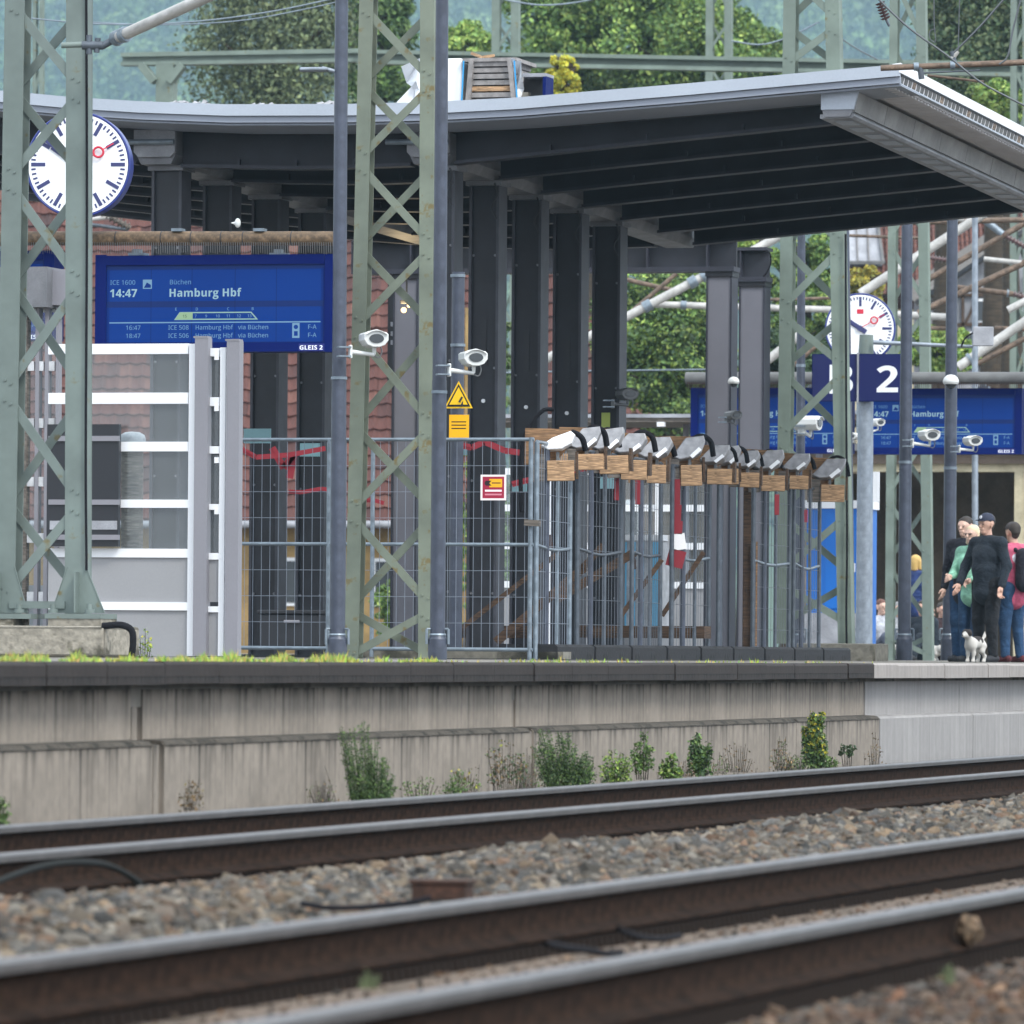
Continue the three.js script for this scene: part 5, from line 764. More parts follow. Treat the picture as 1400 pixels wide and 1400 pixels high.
boom('bracket with ribbed insulator behind the clock and brown tube at the left', [{ a: [120, 300], b: [150, 297], r: 3 }, { a: [165, 275], b: [205, 297], r: 3, m: MAT.galv }, { a: [140, 290], b: [178, 312], r: 7, ins: 1, m: MAT.plankGrey }, { a: [118, 306], b: [175, 314], r: 2.5, m: MAT.galvDark }], 110);
boom('tan registration tube crossing over the roof corner from the right', [{ a: [1204, 93], b: [1430, 84], r: 4.2, m: MAT.boomBrown, k: [0.2, 0.42] }, { a: [1258, 92], b: [1260, 108], r: 4, m: MAT.galvDark }, { a: [1258, 100], b: [1340, 96], r: 1.2, m: MAT.galvDark }, { a: [1268, 103], b: [1345, 112], r: 1.8, m: MAT.boomBrown }, { a: [1302, 70], b: [1305, 88], r: 3.5, m: MAT.galvDark }, { a: [1302, 80], b: [1309, 70], r: 3.5, m: MAT.boom }], 60);
{ const t = thing('insulator', 'dark ribbed insulator hanging at the top right beside the slim mast', 'insulator', P(1207, 20, 60)); const A = P(1203, 4, 60), B = P(1212, 28, 60), gs = [cyl(A, B, 0.012)]; for (let i = 0; i < 6; i++) gs.push(cyl(A.clone().lerp(B, i / 6), A.clone().lerp(B, (i + 0.6) / 6), 0.05, 0.03, 12)); part(t, 'body', gs, MAT.insulator); part(t, 'fitting', cyl(B, P(1216, 36, 60), 0.012), MAT.galvDark); }
function wire(label, pts, Z, r = 1.1, m = MAT.cable) { single('overhead_wire', label, 'wire', tubeGeo(pts.map(([x, y]) => P(x, y, Z)), r * Z / FPX, 40, 5), m, 'overhead wires'); }
wire('dark overhead wire descending across the top right corner above the canopy', [[1190, -12], [1240, 36], [1295, 76], [1340, 112], [1380, 134], [1420, 154]], 59.5, 1.5);
wire('dark overhead wire rising right from the clamp on the tan tube', [[1304, 72], [1340, 36], [1380, -10]], 59.6, 1.4);
wire('thin dropper wire with a loop, left one of the two at the top right', [[1277, -10], [1277, 30], [1278, 58], [1271, 52], [1272, 42], [1277, 40]], 59.5, 0.7);
wire('thin dropper wire hanging straight to the tan tube clamp', [[1312, -10], [1311, 30], [1310, 70]], 59.5, 0.7);
wire('dark cable curving down near the right edge above the roof verge', [[1398, -10], [1385, 40], [1376, 80], [1366, 88]], 59, 1.3);
wire('pale twin wire sagging across the top left behind the bracket tube', [[30, 24], [140, 33], [260, 30], [370, 16], [475, -6]], 90, 1.1, MAT.galv);
wire('second pale wire just below the first at the top left', [[118, 30], [220, 34], [330, 28], [420, 12], [480, -2]], 92, 0.9, MAT.galv);
wire('pale wire sagging at the very top between the far masts', [[690, 0], [740, 7], [790, 3], [830, -6]], 120, 1.3, MAT.galv);
wire('pale wire between the far mast and the mast behind the canopy', [[1000, 56], [1040, 61], [1075, 52], [1120, 30]], 120, 1.2, MAT.galv);
wire('dark wire running down right of the mast behind the canopy', [[1140, 46], [1170, 66], [1200, 82]], 110, 1);
wire('thin handrail-like wire crossing behind the columns at sign height', [[612, 512], [760, 508], [980, 505]], 120, 1.2, MAT.galv);
// ---------- houses behind ----------
const tileGeo = (() => { // one clay tile: curved across, thick lower lip
  const w = 0.3, l = 0.46, n = 4, pos = [], idx = [], prof = x => 0.035 * Math.sin((x / w) * Math.PI * 2) * (x > 0 ? 1 : 0.45);
  for (const [z, dy] of [[0, -0.01], [0, 0.075], [l, 0.02]]) for (let i = 0; i <= n; i++) { const x = (i / n - 0.5) * w; pos.push(x, prof(x) + dy, z); }
  for (let r = 0; r < 2; r++) for (let i = 0; i < n; i++) { const a = r * (n + 1) + i, b = a + 1, c = a + n + 1, d = c + 1; idx.push(a, b, d, a, d, c); }
  const g = new THREE.BufferGeometry(); g.setAttribute('position', new THREE.Float32BufferAttribute(pos, 3)); g.setIndex(idx); const h = g.toNonIndexed(); h.computeVertexNormals(); h.setAttribute('uv', new THREE.Float32BufferAttribute(new Float32Array(h.attributes.position.count * 2).map((_, i) => (i * 0.37) % 1), 2)); return h;
})();
function tiledSlope(parent, x0, x1, yEavePx, yTopPx, Z, pitch, keep, seed, seen) {
  const R = rng(seed), a = P(x0, yEavePx, Z), b = P(x1, yEavePx, Z), ytop = P(x0, yTopPx, Z).y, rise = ytop - a.y, exp = 0.4, L = rise / Math.sin(pitch), cols = Math.ceil((b.x - a.x) / 0.3), rows = Math.ceil(L / exp), base = parent.userData.base, rest = [], roof = parent.children.find(c => c.name === 'roof');
  const rot = new THREE.Matrix4().makeRotationX(pitch); let n = 0;
  for (let r = 0; r < rows; r++) for (let c = 0; c < cols; c++) {
    const s = r * exp, p = V(a.x + (c + 0.5) * 0.3, a.y + s * Math.sin(pitch) + 0.16 * Math.cos(pitch), a.z - s * Math.cos(pitch) + 0.16 * Math.sin(pitch)); const px = 700 + p.x / -p.z * FPX - (p.y / p.z) * 0, py = 892 - (p.y - CAMY) / -p.z * FPX; if (keep && !keep(px, py)) continue;
    const j = (R() - 0.5) * 0.02, k = Math.floor(R() * R() * 4);
    // local z runs up the slope: rotate so that +z of the tile points up and back
    const mt = new THREE.Matrix4().makeBasis(V(1, 0, 0), V(0, Math.cos(pitch), Math.sin(pitch)), V(0, Math.sin(pitch), -Math.cos(pitch))); mt.setPosition(p.x - base.x + j, p.y - base.y, p.z - base.z + j);
    if (n < 300 && seen(px, py)) { const o = new THREE.Mesh(tileGeo, MAT.tile[k]); o.name = 'roof_tile'; o.castShadow = o.receiveShadow = true; o.applyMatrix4(mt); roof.add(o); n++; } else rest.push([mt, k]);
  }
  for (let k = 0; k < 4; k++) { const l = rest.filter(q => q[1] === k); if (!l.length) continue; const im = new THREE.InstancedMesh(tileGeo, MAT.tile[k], l.length); l.forEach((q, i) => im.setMatrixAt(i, q[0])); im.name = 'roof_tiles'; im.userData.kind = 'stuff'; im.castShadow = im.receiveShadow = true; roof.add(im); }
}
function slab(pts, th) { // flat polygon given as points, with a little thickness behind
  const g = new THREE.BufferGeometry(), v = []; const n = pts[1].clone().sub(pts[0]).cross(pts[2].clone().sub(pts[0])).normalize().multiplyScalar(-th); for (let i = 1; i + 1 < pts.length; i++) { v.push(pts[0], pts[i], pts[i + 1]); v.push(pts[0].clone().add(n), pts[i + 1].clone().add(n), pts[i].clone().add(n)); } g.setFromPoints(v); g.computeVertexNormals(); return g;
}
{
  const Z = 150, pitch = 0.87, t = thing('tiled_house', 'old house with a big red clay tile roof behind the left columns', 'house', P(300, 890, Z)), up = (x, yE, yT, zz = Z) => { const e = P(x, yE, zz), r = P(x, yT, zz).y - e.y; return V(e.x, e.y + r, e.z - r / Math.tan(pitch)); };
  const roof = part(t, 'roof', slab([P(-100, 716, Z), P(648, 716, Z), up(648, 716, 200), up(-100, 716, 200)], 0.15), MAT.batten);
  tiledSlope(t, -100, 648, 716, 205, Z - 0.04, pitch, null, 61, (px, py) => (py < 700 && px > 495 && px < 562) || (px > 118 && px < 262 && py > 478) || (px > 325 && px < 350) || (px > 378 && px < 406) || (px > 436 && px < 452));
  part(t, 'gutter', cyl(P(-100, 717, Z - 0.3), P(648, 717, Z - 0.3), 0.09, 0.09, 10), MAT.slate); part(t, 'wall', box(12.2, 2.95, 0.3, P(270, 890, Z).x, 1.4, -Z - 0.6), MAT.ochre); part(t, 'side_wall', box(0.3, 8, 8, P(642, 716, Z).x, 4, -Z - 5.5), MAT.ochre);
  part(t, 'rear_slope', slab([up(-100, 716, 200), up(648, 716, 200), P(648, 716, Z).add(V(0, 0, -16)), P(-100, 716, Z).add(V(0, 0, -16))], 0.15), MAT.batten);
  for (const x of [120, 260, 395, 535]) { const w = part(t, 'window', box(0.9, 1.1, 0.08, P(x, 800, Z).x, 1.65, -Z - 0.43), MAT.white); sub(w, t, 'pane', box(0.74, 0.94, 0.03, P(x, 800, Z).x, 1.65, -Z - 0.375), MAT.camGlass); }
  part(t, 'ridge_cap', cyl(up(-100, 716, 200), up(648, 716, 200), 0.15, 0.15, 10), MAT.tile[1]);
}
{
  const Z = 140, pitch = 0.87, t = thing('hipped_house', 'smaller house with a hipped red tile roof between the dark columns', 'house', P(800, 890, Z)), up = (x, yE, yT) => { const e = P(x, yE, Z), r = P(x, yT, Z).y - e.y; return V(e.x, e.y + r, e.z - r / Math.tan(pitch)); };
  part(t, 'roof', slab([P(700, 612, Z), P(905, 612, Z), up(742, 612, 355), up(736, 612, 355), up(700, 612, 420)], 0.15), MAT.batten);
  tiledSlope(t, 700, 912, 612, 355, Z - 0.04, pitch, (px, py) => px < 905 - (612 - py) * 0.633, 67, () => true);
  part(t, 'hip_cap', cyl(P(906, 613, Z), up(743, 612, 355), 0.14, 0.14, 10), MAT.tile[2]); part(t, 'wall', box(3.1, 4.4, 4, P(800, 890, Z).x, 2.15, -Z - 2.6), MAT.brownBand); part(t, 'gutter', cyl(P(698, 613, Z - 0.2), P(908, 613, Z - 0.2), 0.08, 0.08, 10), MAT.slate);
  part(t, 'side_slope', slab([P(906, 612, Z), P(906, 612, Z).add(V(0, 0, -8)), up(742, 612, 355)], 0.1), MAT.tile[1]);
  for (const x of [760, 850]) { const w = part(t, 'window', box(0.9, 1.3, 0.08, P(x, 720, Z).x, 2.7, -Z - 0.57), MAT.white); sub(w, t, 'pane', box(0.7, 1.1, 0.03, P(x, 720, Z).x, 2.7, -Z - 0.52), MAT.camGlass); }
}
{ // red roofed house far right, with a roof window
  const Z = 190, pitch = 0.8, t = thing('red_roof_house', 'house with a pinkish red roof and a grey roof window right of the dark pole', 'house', P(1280, 890, Z)), up = (x, yE, yT) => { const e = P(x, yE, Z), r = P(x, yT, Z).y - e.y; return V(e.x, e.y + r, e.z - r / Math.tan(pitch)); };
  part(t, 'roof', slab([P(1150, 402, Z), P(1440, 402, Z), up(1440, 402, 255), up(1150, 402, 255)], 0.2), MAT.tile[0]);
  const ribs = []; for (let x = 1151; x < 1440; x += 6.5) ribs.push(bar(P(x, 402, Z - 0.05), up(x, 402, 255).add(V(0, 0.05, 0)), 0.07, 0.06)); part(t, 'roof_tile_ribs', ribs, MAT.tile[2]).userData.kind = 'stuff'; const rows = []; for (let y = 398; y > 258; y -= 10) rows.push(bar(up(1150, 402, y).add(V(0, 0.02, 0.04)), up(1440, 402, y).add(V(0, 0.02, 0.04)), 0.05, 0.04)); part(t, 'roof_tile_rows', rows, MAT.tile[1]).userData.kind = 'stuff';
  part(t, 'rear_slope', slab([up(1150, 402, 255), up(1440, 402, 255), P(1440, 402, Z).add(V(0, 0, -8)), P(1150, 402, Z).add(V(0, 0, -8))], 0.2), MAT.tile[1]); part(t, 'wall', box(6, 10.2, 6, P(1295, 890, Z).x, 5, -Z - 3.6), MAT.cream);
  const rw = part(t, 'roof_window', slab([up(1158, 402, 364), up(1208, 402, 364), up(1204, 402, 310), up(1160, 402, 310)].map(p => p.add(V(0, 0.12, 0.14))), 0.1), MAT.slate); sub(rw, t, 'frame', [bar(up(1156, 402, 365).add(V(0, 0.16, 0.18)), up(1210, 402, 365).add(V(0, 0.16, 0.18)), 0.1, 0.1), bar(up(1209, 402, 366).add(V(0, 0.16, 0.18)), up(1204, 402, 309).add(V(0, 0.16, 0.18)), 0.08, 0.08)], MAT.tubeGrey); sub(rw, t, 'glazing_bar', [1174, 1189].map(x => bar(up(x, 402, 363).add(V(0, 0.15, 0.17)), up(x, 402, 311).add(V(0, 0.15, 0.17)), 0.03, 0.03)), MAT.plankGrey);
}
{ // pale slate and timber gable at the far right
  const Z = 172, t = thing('timbered_house', 'pale grey house with dark slanting timbers at the far right below the canopy corner', 'house', P(1330, 890, Z));
  part(t, 'wall', slab([P(1262, 890, Z), P(1440, 890, Z), P(1440, 330, Z), P(1400, 312, Z), P(1262, 400, Z)], 4), MAT.slate);
  const tb = (a, b, w = 0.16) => bar(P(...a, Z - 0.06), P(...b, Z - 0.06), w, 0.12); const R = rng(12);
  for (let k = 0; k < 9; k++) { const x = 1282 + k * 17; part(t, 'timber', tb([x, 520], [x + (R() - 0.5) * 6, 405 - k * 4], 0.07), MAT.timberDark); }
  for (const y of [405, 445, 500]) part(t, 'timber', tb([1262, y], [1440, y - 4], 0.08), MAT.timberDark); for (let k = 0; k < 5; k++) part(t, 'brace', tb([1290 + k * 30, 442], [1306 + k * 30, 408], 0.07), MAT.timberDark);
  part(t, 'roof', slab([P(1250, 412, Z - 0.5), P(1405, 308, Z - 0.5), P(1405, 308, Z - 0.5).add(V(0, 0.6, -5)), P(1250, 412, Z - 0.5).add(V(0, 0.6, -5))], 0.15), MAT.plankGrey);
  for (const [x, y] of [[1325, 470], [1370, 470], [1345, 425], [1388, 425]]) { const w = part(t, 'window', box(0.5, 0.62, 0.1, ...P(x, y, Z - 0.05).toArray()), MAT.white); sub(w, t, 'pane', box(0.38, 0.5, 0.04, ...P(x, y, Z - 0.12).toArray()), MAT.camGlass); }
}

// ---------- foliage ----------
function leaves(n, sampler, size, seed, pal, flat = 0) { // many small folded leaf faces
  const R = rng(seed), pos = new Float32Array(n * 12 * 1.5), col = new Float32Array(n * 18), P3 = []; const a = V(), b = V(), c = V(); let k = 0; const posA = new Float32Array(n * 18);
  for (let i = 0; i < n; i++) {
    const [p, tone, out] = sampler(R); const s = size * (0.6 + 0.8 * R());
    const nrm = V(R() - 0.5, R() - 0.5, R() - 0.5).normalize().addScaledVector(out ?? V(0, 1, 0), 0.7).normalize(); const t1 = V(R() - 0.5, R() - 0.5, R() - 0.5).cross(nrm).normalize(), t2 = nrm.clone().cross(t1);
    const q = [p.clone().addScaledVector(t1, s), p.clone().addScaledVector(t2, s * 0.55).addScaledVector(nrm, s * 0.12), p.clone().addScaledVector(t1, -s), p.clone().addScaledVector(t2, -s * 0.55).addScaledVector(nrm, s * 0.12)];
    const cc = pal[Math.floor(R() * pal.length)], f = tone * (0.75 + 0.5 * R());
    for (const w of [0, 1, 2, 0, 2, 3]) { posA[k] = q[w].x; posA[k + 1] = q[w].y; posA[k + 2] = q[w].z; col[k] = cc[0] * f; col[k + 1] = cc[1] * f; col[k + 2] = cc[2] * f; k += 3; }
  }
  const g = new THREE.BufferGeometry(); g.setAttribute('position', new THREE.BufferAttribute(posA, 3)); g.setAttribute('color', new THREE.BufferAttribute(col, 3)); g.computeVertexNormals(); return g;
}
const clumpSampler = (c, r, nc, cr, seed, droop = 0) => { // leaf clumps spread through an ellipsoid
  const R = rng(seed), cl = []; for (let i = 0; i < nc; i++) { let v; do v = V(R() * 2 - 1, R() * 2 - 1, R() * 2 - 1); while (v.length() > 1 || v.length() < 0.35); v.multiplyScalar(0.75 + 0.35 * R()); cl.push([V(c.x + v.x * r.x, c.y + v.y * r.y, c.z + v.z * r.z), cr * (0.6 + 0.8 * R()), 0.6 + 0.75 * R(), v]); }
  return q => { const [cc, rr, tone, v] = cl[Math.floor(q() * nc)]; let d; do d = V(q() * 2 - 1, q() * 2 - 1, q() * 2 - 1); while (d.length() > 1); const out = d.clone().addScaledVector(v, 0.5).normalize(); return [V(cc.x + d.x * rr, cc.y + d.y * rr * (0.7 + droop) - droop * rr * q(), cc.z + d.z * rr), tone, out]; };
};
const GREEN = [[0.07, 0.13, 0.03], [0.095, 0.17, 0.035], [0.05, 0.1, 0.028], [0.13, 0.2, 0.05]], BRIGHT = [[0.15, 0.24, 0.045], [0.2, 0.28, 0.05], [0.1, 0.18, 0.04], [0.24, 0.3, 0.07]], OLIVE = [[0.1, 0.13, 0.055], [0.13, 0.155, 0.065], [0.075, 0.1, 0.045]], DARK = [[0.03, 0.06, 0.025], [0.045, 0.08, 0.03], [0.06, 0.1, 0.035]], YELLOW = [[0.5, 0.42, 0.03], [0.42, 0.4, 0.05], [0.3, 0.34, 0.05]];
function tree(name, label, px, py, wpx, hpx, Z, pal, n, leaf, seed, droop = 0, nc = 60) {
  const c = P(px, py, Z), k = Z / FPX, r = V(wpx / 2 * k, hpx / 2 * k, wpx / 2 * k * 0.8), t = thing(name, label, 'tree', V(c.x, -0.3, c.z)), R = rng(seed);
  const tr = 0.02 * (c.y + 1) + 0.08, lim = []; lim.push(cyl(V(c.x, -0.3, c.z), V(c.x + 0.2, c.y * 0.6, c.z), tr, tr * 0.7, 9), cyl(V(c.x + 0.2, c.y * 0.6, c.z), V(c.x, c.y + r.y * 0.6, c.z), tr * 0.7, tr * 0.15, 7));
  for (let i = 0; i < 9; i++) { const h = c.y - r.y * 0.6 + r.y * 1.1 * R(), a = R() * 6.3; lim.push(cyl(V(c.x + 0.1, h, c.z), V(c.x + Math.cos(a) * r.x * 0.75, h + r.y * (0.15 + 0.3 * R()), c.z + Math.sin(a) * r.z * 0.75), tr * 0.3, tr * 0.06, 5)); }
  part(t, 'trunk', lim, MAT.bark); part(t, 'crown', leaves(Math.round(n * 2.6), clumpSampler(c, r, Math.round(nc * 1.5), Math.min(r.x, r.y) * 0.27, seed + 1, droop), leaf * 0.58, seed + 2, pal.map(c => c.map((v, i) => v * 1.12 + [0.004, 0.006, 0.006][i]))), MAT.leaf);
  return t;
}
tree('birch_tree', 'drooping olive green birch standing behind the roof, left of the tall lamp pole', 372, 40, 235, 330, 175, OLIVE, 9000, 0.12, 101, 1.2, 110);
tree('leafy_tree', 'darker tree behind the olive lattice mast at the top', 520, 60, 110, 260, 185, GREEN, 5000, 0.13, 105, 0.3);
tree('leafy_tree', 'small bright young tree above the wrapped bundle on the roof', 640, 85, 95, 120, 170, BRIGHT, 4000, 0.11, 109);
tree('leafy_tree', 'big bright green tree right of the far lattice mast, above the roof', 790, 20, 190, 260, 180, [...BRIGHT, ...GREEN], 11000, 0.13, 113, 0.2, 90);
tree('leafy_tree', 'broad green tree above the middle of the rising roof edge', 930, 50, 200, 230, 178, [...GREEN, ...BRIGHT], 11000, 0.13, 117, 0.2, 90);
tree('leafy_tree', 'green tree low behind the roof beside the thin far mast', 1030, 85, 110, 120, 182, [...GREEN, ...BRIGHT], 5000, 0.12, 121);
tree('yellow_bush', 'narrow bright yellow flowering shrub behind the roof box', 770, 104, 46, 80, 128, YELLOW, 2600, 0.07, 125, 0, 30);
tree('leafy_tree', 'dark green trees low behind the roof, between the yellow shrub and the mast', 880, 120, 220, 90, 184, DARK, 6000, 0.13, 129, 0, 70);
tree('conifer_tree', 'tall dark conifer at the top right corner', 1352, 40, 190, 330, 160, [...DARK, ...OLIVE], 11000, 0.12, 133, 0.8, 110);
tree('leafy_tree', 'bright green shrub just above the white roof verge at the right', 1375, 160, 100, 110, 150, BRIGHT, 4500, 0.1, 137);
tree('leafy_tree', 'pale green tree between the slim mast and the conifer', 1285, 20, 60, 220, 165, OLIVE, 3500, 0.12, 139);
tree('leafy_tree', 'large bushy green tree between the last dark column and the grey columns', 905, 480, 190, 260, 128, [...GREEN, ...DARK, ...BRIGHT], 13000, 0.09, 141, 0.1, 120);
tree('leafy_tree', 'sunlit yellow green tree beyond the end of the canopy', 950, 350, 260, 150, 150, BRIGHT, 9000, 0.1, 145, 0.1, 80);
tree('leafy_tree', 'green tree between the mast legs left of the far clock', 1100, 400, 110, 220, 145, [...GREEN, ...BRIGHT], 7000, 0.1, 149, 0, 60);
tree('leafy_tree', 'dark green bush low behind the mast by the letter sign', 1080, 500, 130, 110, 132, DARK, 5000, 0.09, 153);
tree('leafy_tree', 'small green tree between the first two dark columns of the right row', 672, 505, 60, 190, 135, [...GREEN, ...OLIVE], 4500, 0.09, 157);
tree('leafy_tree', 'yellow green shrub low behind the arm of the letter sign', 1280, 480, 110, 80, 140, BRIGHT, 4500, 0.09, 161);
tree('leafy_tree', 'yellow autumn tinted shrub directly above the far clock', 1182, 395, 60, 60, 145, YELLOW.map(c => [c[0] * 0.7, c[1] * 0.65, c[2]]), 1500, 0.08, 165, 0, 24);
tree('leafy_tree', 'green shrub at the foot of the ochre wall behind the olive mast', 535, 830, 60, 80, 130, [...BRIGHT, ...GREEN], 2600, 0.07, 169, 0, 30);
tree('leafy_tree', 'slim bright shrub behind the yellow sign pole', 638, 740, 26, 240, 120, BRIGHT, 2600, 0.07, 173, 0, 40);
tree('leafy_tree', 'green shrub seen through the panel between the right columns', 685, 760, 60, 240, 125, GREEN, 3500, 0.08, 177, 0, 40);

{ // wooded hill far behind: ground form plus crowns that read as one mass
  const R = rng(201), hy = (x, z) => { const d = -z; const k = Math.max(0, (d - 1300) / 1900); return -1 + Math.min(1, k) * (360 + 45 * Math.sin(x * 0.008 + 1) + 24 * Math.sin(x * 0.021 + d * 0.005)) + k * 60; };
  const g = new THREE.PlaneGeometry(2200, 2300, 70, 70).rotateX(-Math.PI / 2).translate(0, 0, -2350), p = g.attributes.position; for (let i = 0; i < p.count; i++) p.setY(i, hy(p.getX(i), p.getZ(i))); g.computeVertexNormals(); struct('hills', g, std(0.05, 0.075, 0.03, 1));
  const kinds = [0, 1, 2, 3].map(k => leaves(900, clumpSampler(V(0, 0, 0), V(1, 1.1, 1), 26, 0.34, 300 + k), 0.1, 310 + k, [[1, 1, 1]]));
  const grp = new THREE.Group(); grp.name = 'forest'; grp.userData = { label: 'hazy blue green wooded hillside far behind the station', category: 'forest', kind: 'stuff' }; scene.add(grp);
  const mats = MAT.leaf, lists = kinds.map(() => []); const pal = [[0.05, 0.1, 0.03], [0.08, 0.14, 0.04], [0.11, 0.17, 0.05], [0.04, 0.075, 0.035]];
  for (let i = 0; i < 15000; i++) { const z = -1350 - 1750 * Math.sqrt(R()), x = (R() - 0.5) * 0.2 * -z; lists[i % 4].push([x, z, 5 + 6 * R(), pal[Math.floor(R() * 4)]]); }
  const m4 = new THREE.Matrix4(), q = new THREE.Quaternion(), col = new THREE.Color(); lists.forEach((l, k) => { const im = new THREE.InstancedMesh(kinds[k], mats, l.length); im.name = 'tree_crowns'; l.forEach(([x, z, s, c], i) => { q.setFromAxisAngle(V(0, 1, 0), R() * 6.3); m4.compose(V(x, hy(x, z) + s * 0.9, z), q, V(s, s * 1.2, s)); im.setMatrixAt(i, m4); const f = 0.7 + 0.6 * R(); im.setColorAt(i, col.setRGB(c[0] * f, c[1] * f, c[2] * f)); }); grp.add(im); });
}

// ---------- weeds along the platform wall and grass on the platform edge ----------
function plant(label, px, yTopPx, yBotPx, wpx, o = {}) {
  const d = o.d ?? 11.2, u = uAt(px, d), Z = u * C + d * S, b = P(px, yBotPx, Z), tp = P(px + (o.lean ?? 0), yTopPx, Z), h = tp.y - b.y, w = wpx * Z / FPX, R = rng(o.seed ?? Math.round(px * 7 + yTopPx)), t = thing(o.name ?? 'wall_shrub', label, o.cat ?? 'plant', b);
  const stems = [], tips = []; const ns = o.stems ?? 9; for (let i = 0; i < ns; i++) { const k = (i + 0.5) / ns - 0.5, x = k * w * (o.fan ?? 0.9), hh = h * (1 - 0.75 * Math.abs(k) * (o.round ?? 1) - (o.slant ?? 0) * (k + 0.2)) * (o.n > 3000 ? 0.45 + 0.6 * R() : 0.5 + 0.55 * R()); const a = b.clone().add(V(x * (o.baseW ?? 0.65), 0, (R() - 0.5) * 0.06)), e = b.clone().add(V(x + (tp.x - b.x) * hh / h, hh, (R() - 0.5) * w * 0.4)); stems.push(cyl(a, e, o.sr ?? 0.004, 0.0015, 4)); tips.push([a, e]); }
  part(t, 'stem', stems, o.stemMat ?? MAT.bark);
  if (o.n) part(t, 'foliage', leaves(o.n, q => { const [a, e] = tips[Math.floor(q() * ns)], k = (o.from ?? 0.02) + (1 - (o.from ?? 0.02)) * q(), p = a.clone().lerp(e, k); const s = (o.spread ?? 0.04) * (1.3 - 0.7 * k); return [p.add(V((q() - 0.5) * 2 * s, (q() - 0.5) * s, (q() - 0.5) * 2 * s)), 0.7 + 0.6 * q(), V(0, 0.6, 0.4)]; }, o.leaf ?? 0.014, (o.seed ?? 3) + px, o.pal ?? GREEN), MAT.leaf);
  if (o.fl) part(t, 'flowers', leaves(o.fl, q => { const [a, e] = tips[Math.floor(q() * ns)], p = a.clone().lerp(e, (o.flFrom ?? 0.75) + (1 - (o.flFrom ?? 0.75)) * q()); return [p.add(V((q() - 0.5) * 0.05, (q() - 0.5) * 0.05, (q() - 0.5) * 0.05)), 1, V(0, 0.5, 0.6)]; }, o.fls ?? 0.012, px, o.flPal ?? YELLOW), MAT.leaf);
  return t;
}
const BROWN = [[0.16, 0.1, 0.05], [0.2, 0.13, 0.06], [0.1, 0.08, 0.04]];
plant('tall feathery green shrub by the wall, leftmost big one', 505, 975, 1096, 84, { n: 3400, stems: 60, lean: -6, slant: 0.55, leaf: 0.0075, spread: 0.022, sr: 0.003, stemMat: MAT.greenStem, pal: [...DARK, ...GREEN], round: 0.8 });
plant('bushy dark green shrub under the fence corner, by the wall', 775, 990, 1078, 90, { n: 6000, stems: 64, lean: -8, slant: 0.4, leaf: 0.008, spread: 0.035, sr: 0.003, stemMat: MAT.greenStem, pal: [...DARK, ...DARK, ...GREEN], round: 0.7 });
plant('dry brown stalky weed left of the bushy dark shrub', 692, 1000, 1083, 60, { n: 420, stems: 14, leaf: 0.011, pal: [...BROWN, ...DARK], from: 0.25, sr: 0.003, fl: 20 });
plant('thin straggly weed with small yellow flowers by the wall', 636, 1045, 1086, 46, { n: 170, stems: 12, leaf: 0.01, pal: [...GREEN, ...BROWN], fl: 24, sr: 0.003 });
plant('low sparse weed between the feathery shrub and the straggly one', 575, 1055, 1090, 60, { n: 110, stems: 10, leaf: 0.01, pal: GREEN, sr: 0.003 });
plant('low leafy weed right of the bushy dark shrub', 842, 1020, 1070, 44, { n: 700, stems: 10, leaf: 0.013, pal: [...GREEN, ...BRIGHT] });
plant('upright green weed with a dense tip, right of the low leafy weed', 878, 998, 1066, 30, { n: 520, stems: 6, leaf: 0.014, pal: GREEN, from: 0.3 });
plant('small round bright green weed by the wall', 917, 1030, 1064, 28, { n: 420, stems: 7, leaf: 0.017, pal: [...GREEN, ...BRIGHT] });
plant('compact upright dark green weed, fourth from the right end', 957, 1000, 1060, 30, { n: 1000, stems: 9, leaf: 0.016, pal: [...GREEN, ...DARK], round: 0.6 });
plant('dry leafless stalks between the compact weed and the flowering shrub', 1008, 1008, 1056, 50, { n: 80, stems: 14, leaf: 0.009, pal: BROWN, sr: 0.003 });
plant('thin grey green weed left of the yellow flowering shrub', 1070, 1004, 1053, 36, { n: 260, stems: 12, leaf: 0.01, pal: [...OLIVE, ...BROWN], sr: 0.003 });
plant('columnar dark shrub topped with yellow flowers by the wall', 1114, 968, 1051, 34, { n: 1500, stems: 8, leaf: 0.016, pal: [...DARK, ...GREEN], round: 0.4, fl: 260, flFrom: 0.45, fls: 0.017 });
plant('tiny umbrella shaped weed right of the flowering shrub', 1158, 1004, 1048, 22, { n: 160, stems: 5, leaf: 0.014, pal: DARK, from: 0.75, sr: 0.004 });
plant('brown dry stalk at the start of the pale new wall', 1195, 998, 1046, 20, { n: 60, stems: 6, leaf: 0.01, pal: BROWN, sr: 0.003 });
plant('dry brown weed leaning on the wall near the left wall joint', 258, 1052, 1108, 26, { n: 130, stems: 7, lean: 10, leaf: 0.011, pal: BROWN, sr: 0.003 });
plant('green weed at the far left end of the wall', -4, 1080, 1130, 26, { n: 300, stems: 8, leaf: 0.014, pal: GREEN });
plant('thin yellow flowering weed at the right end of the concrete foundation', 197, 856, 900, 26, { n: 90, stems: 6, leaf: 0.012, pal: BRIGHT, fl: 22, d: 17, fls: 0.02, sr: 0.004 });
plant('small tuft of grass between the rails of the near track', 505, 1328, 1352, 34, { name: 'grass_tuft', d: 5.3, n: 16, stems: 14, leaf: 0.006, pal: OLIVE, sr: 0.0025, round: 0.4, stemMat: MAT.trackGreen });
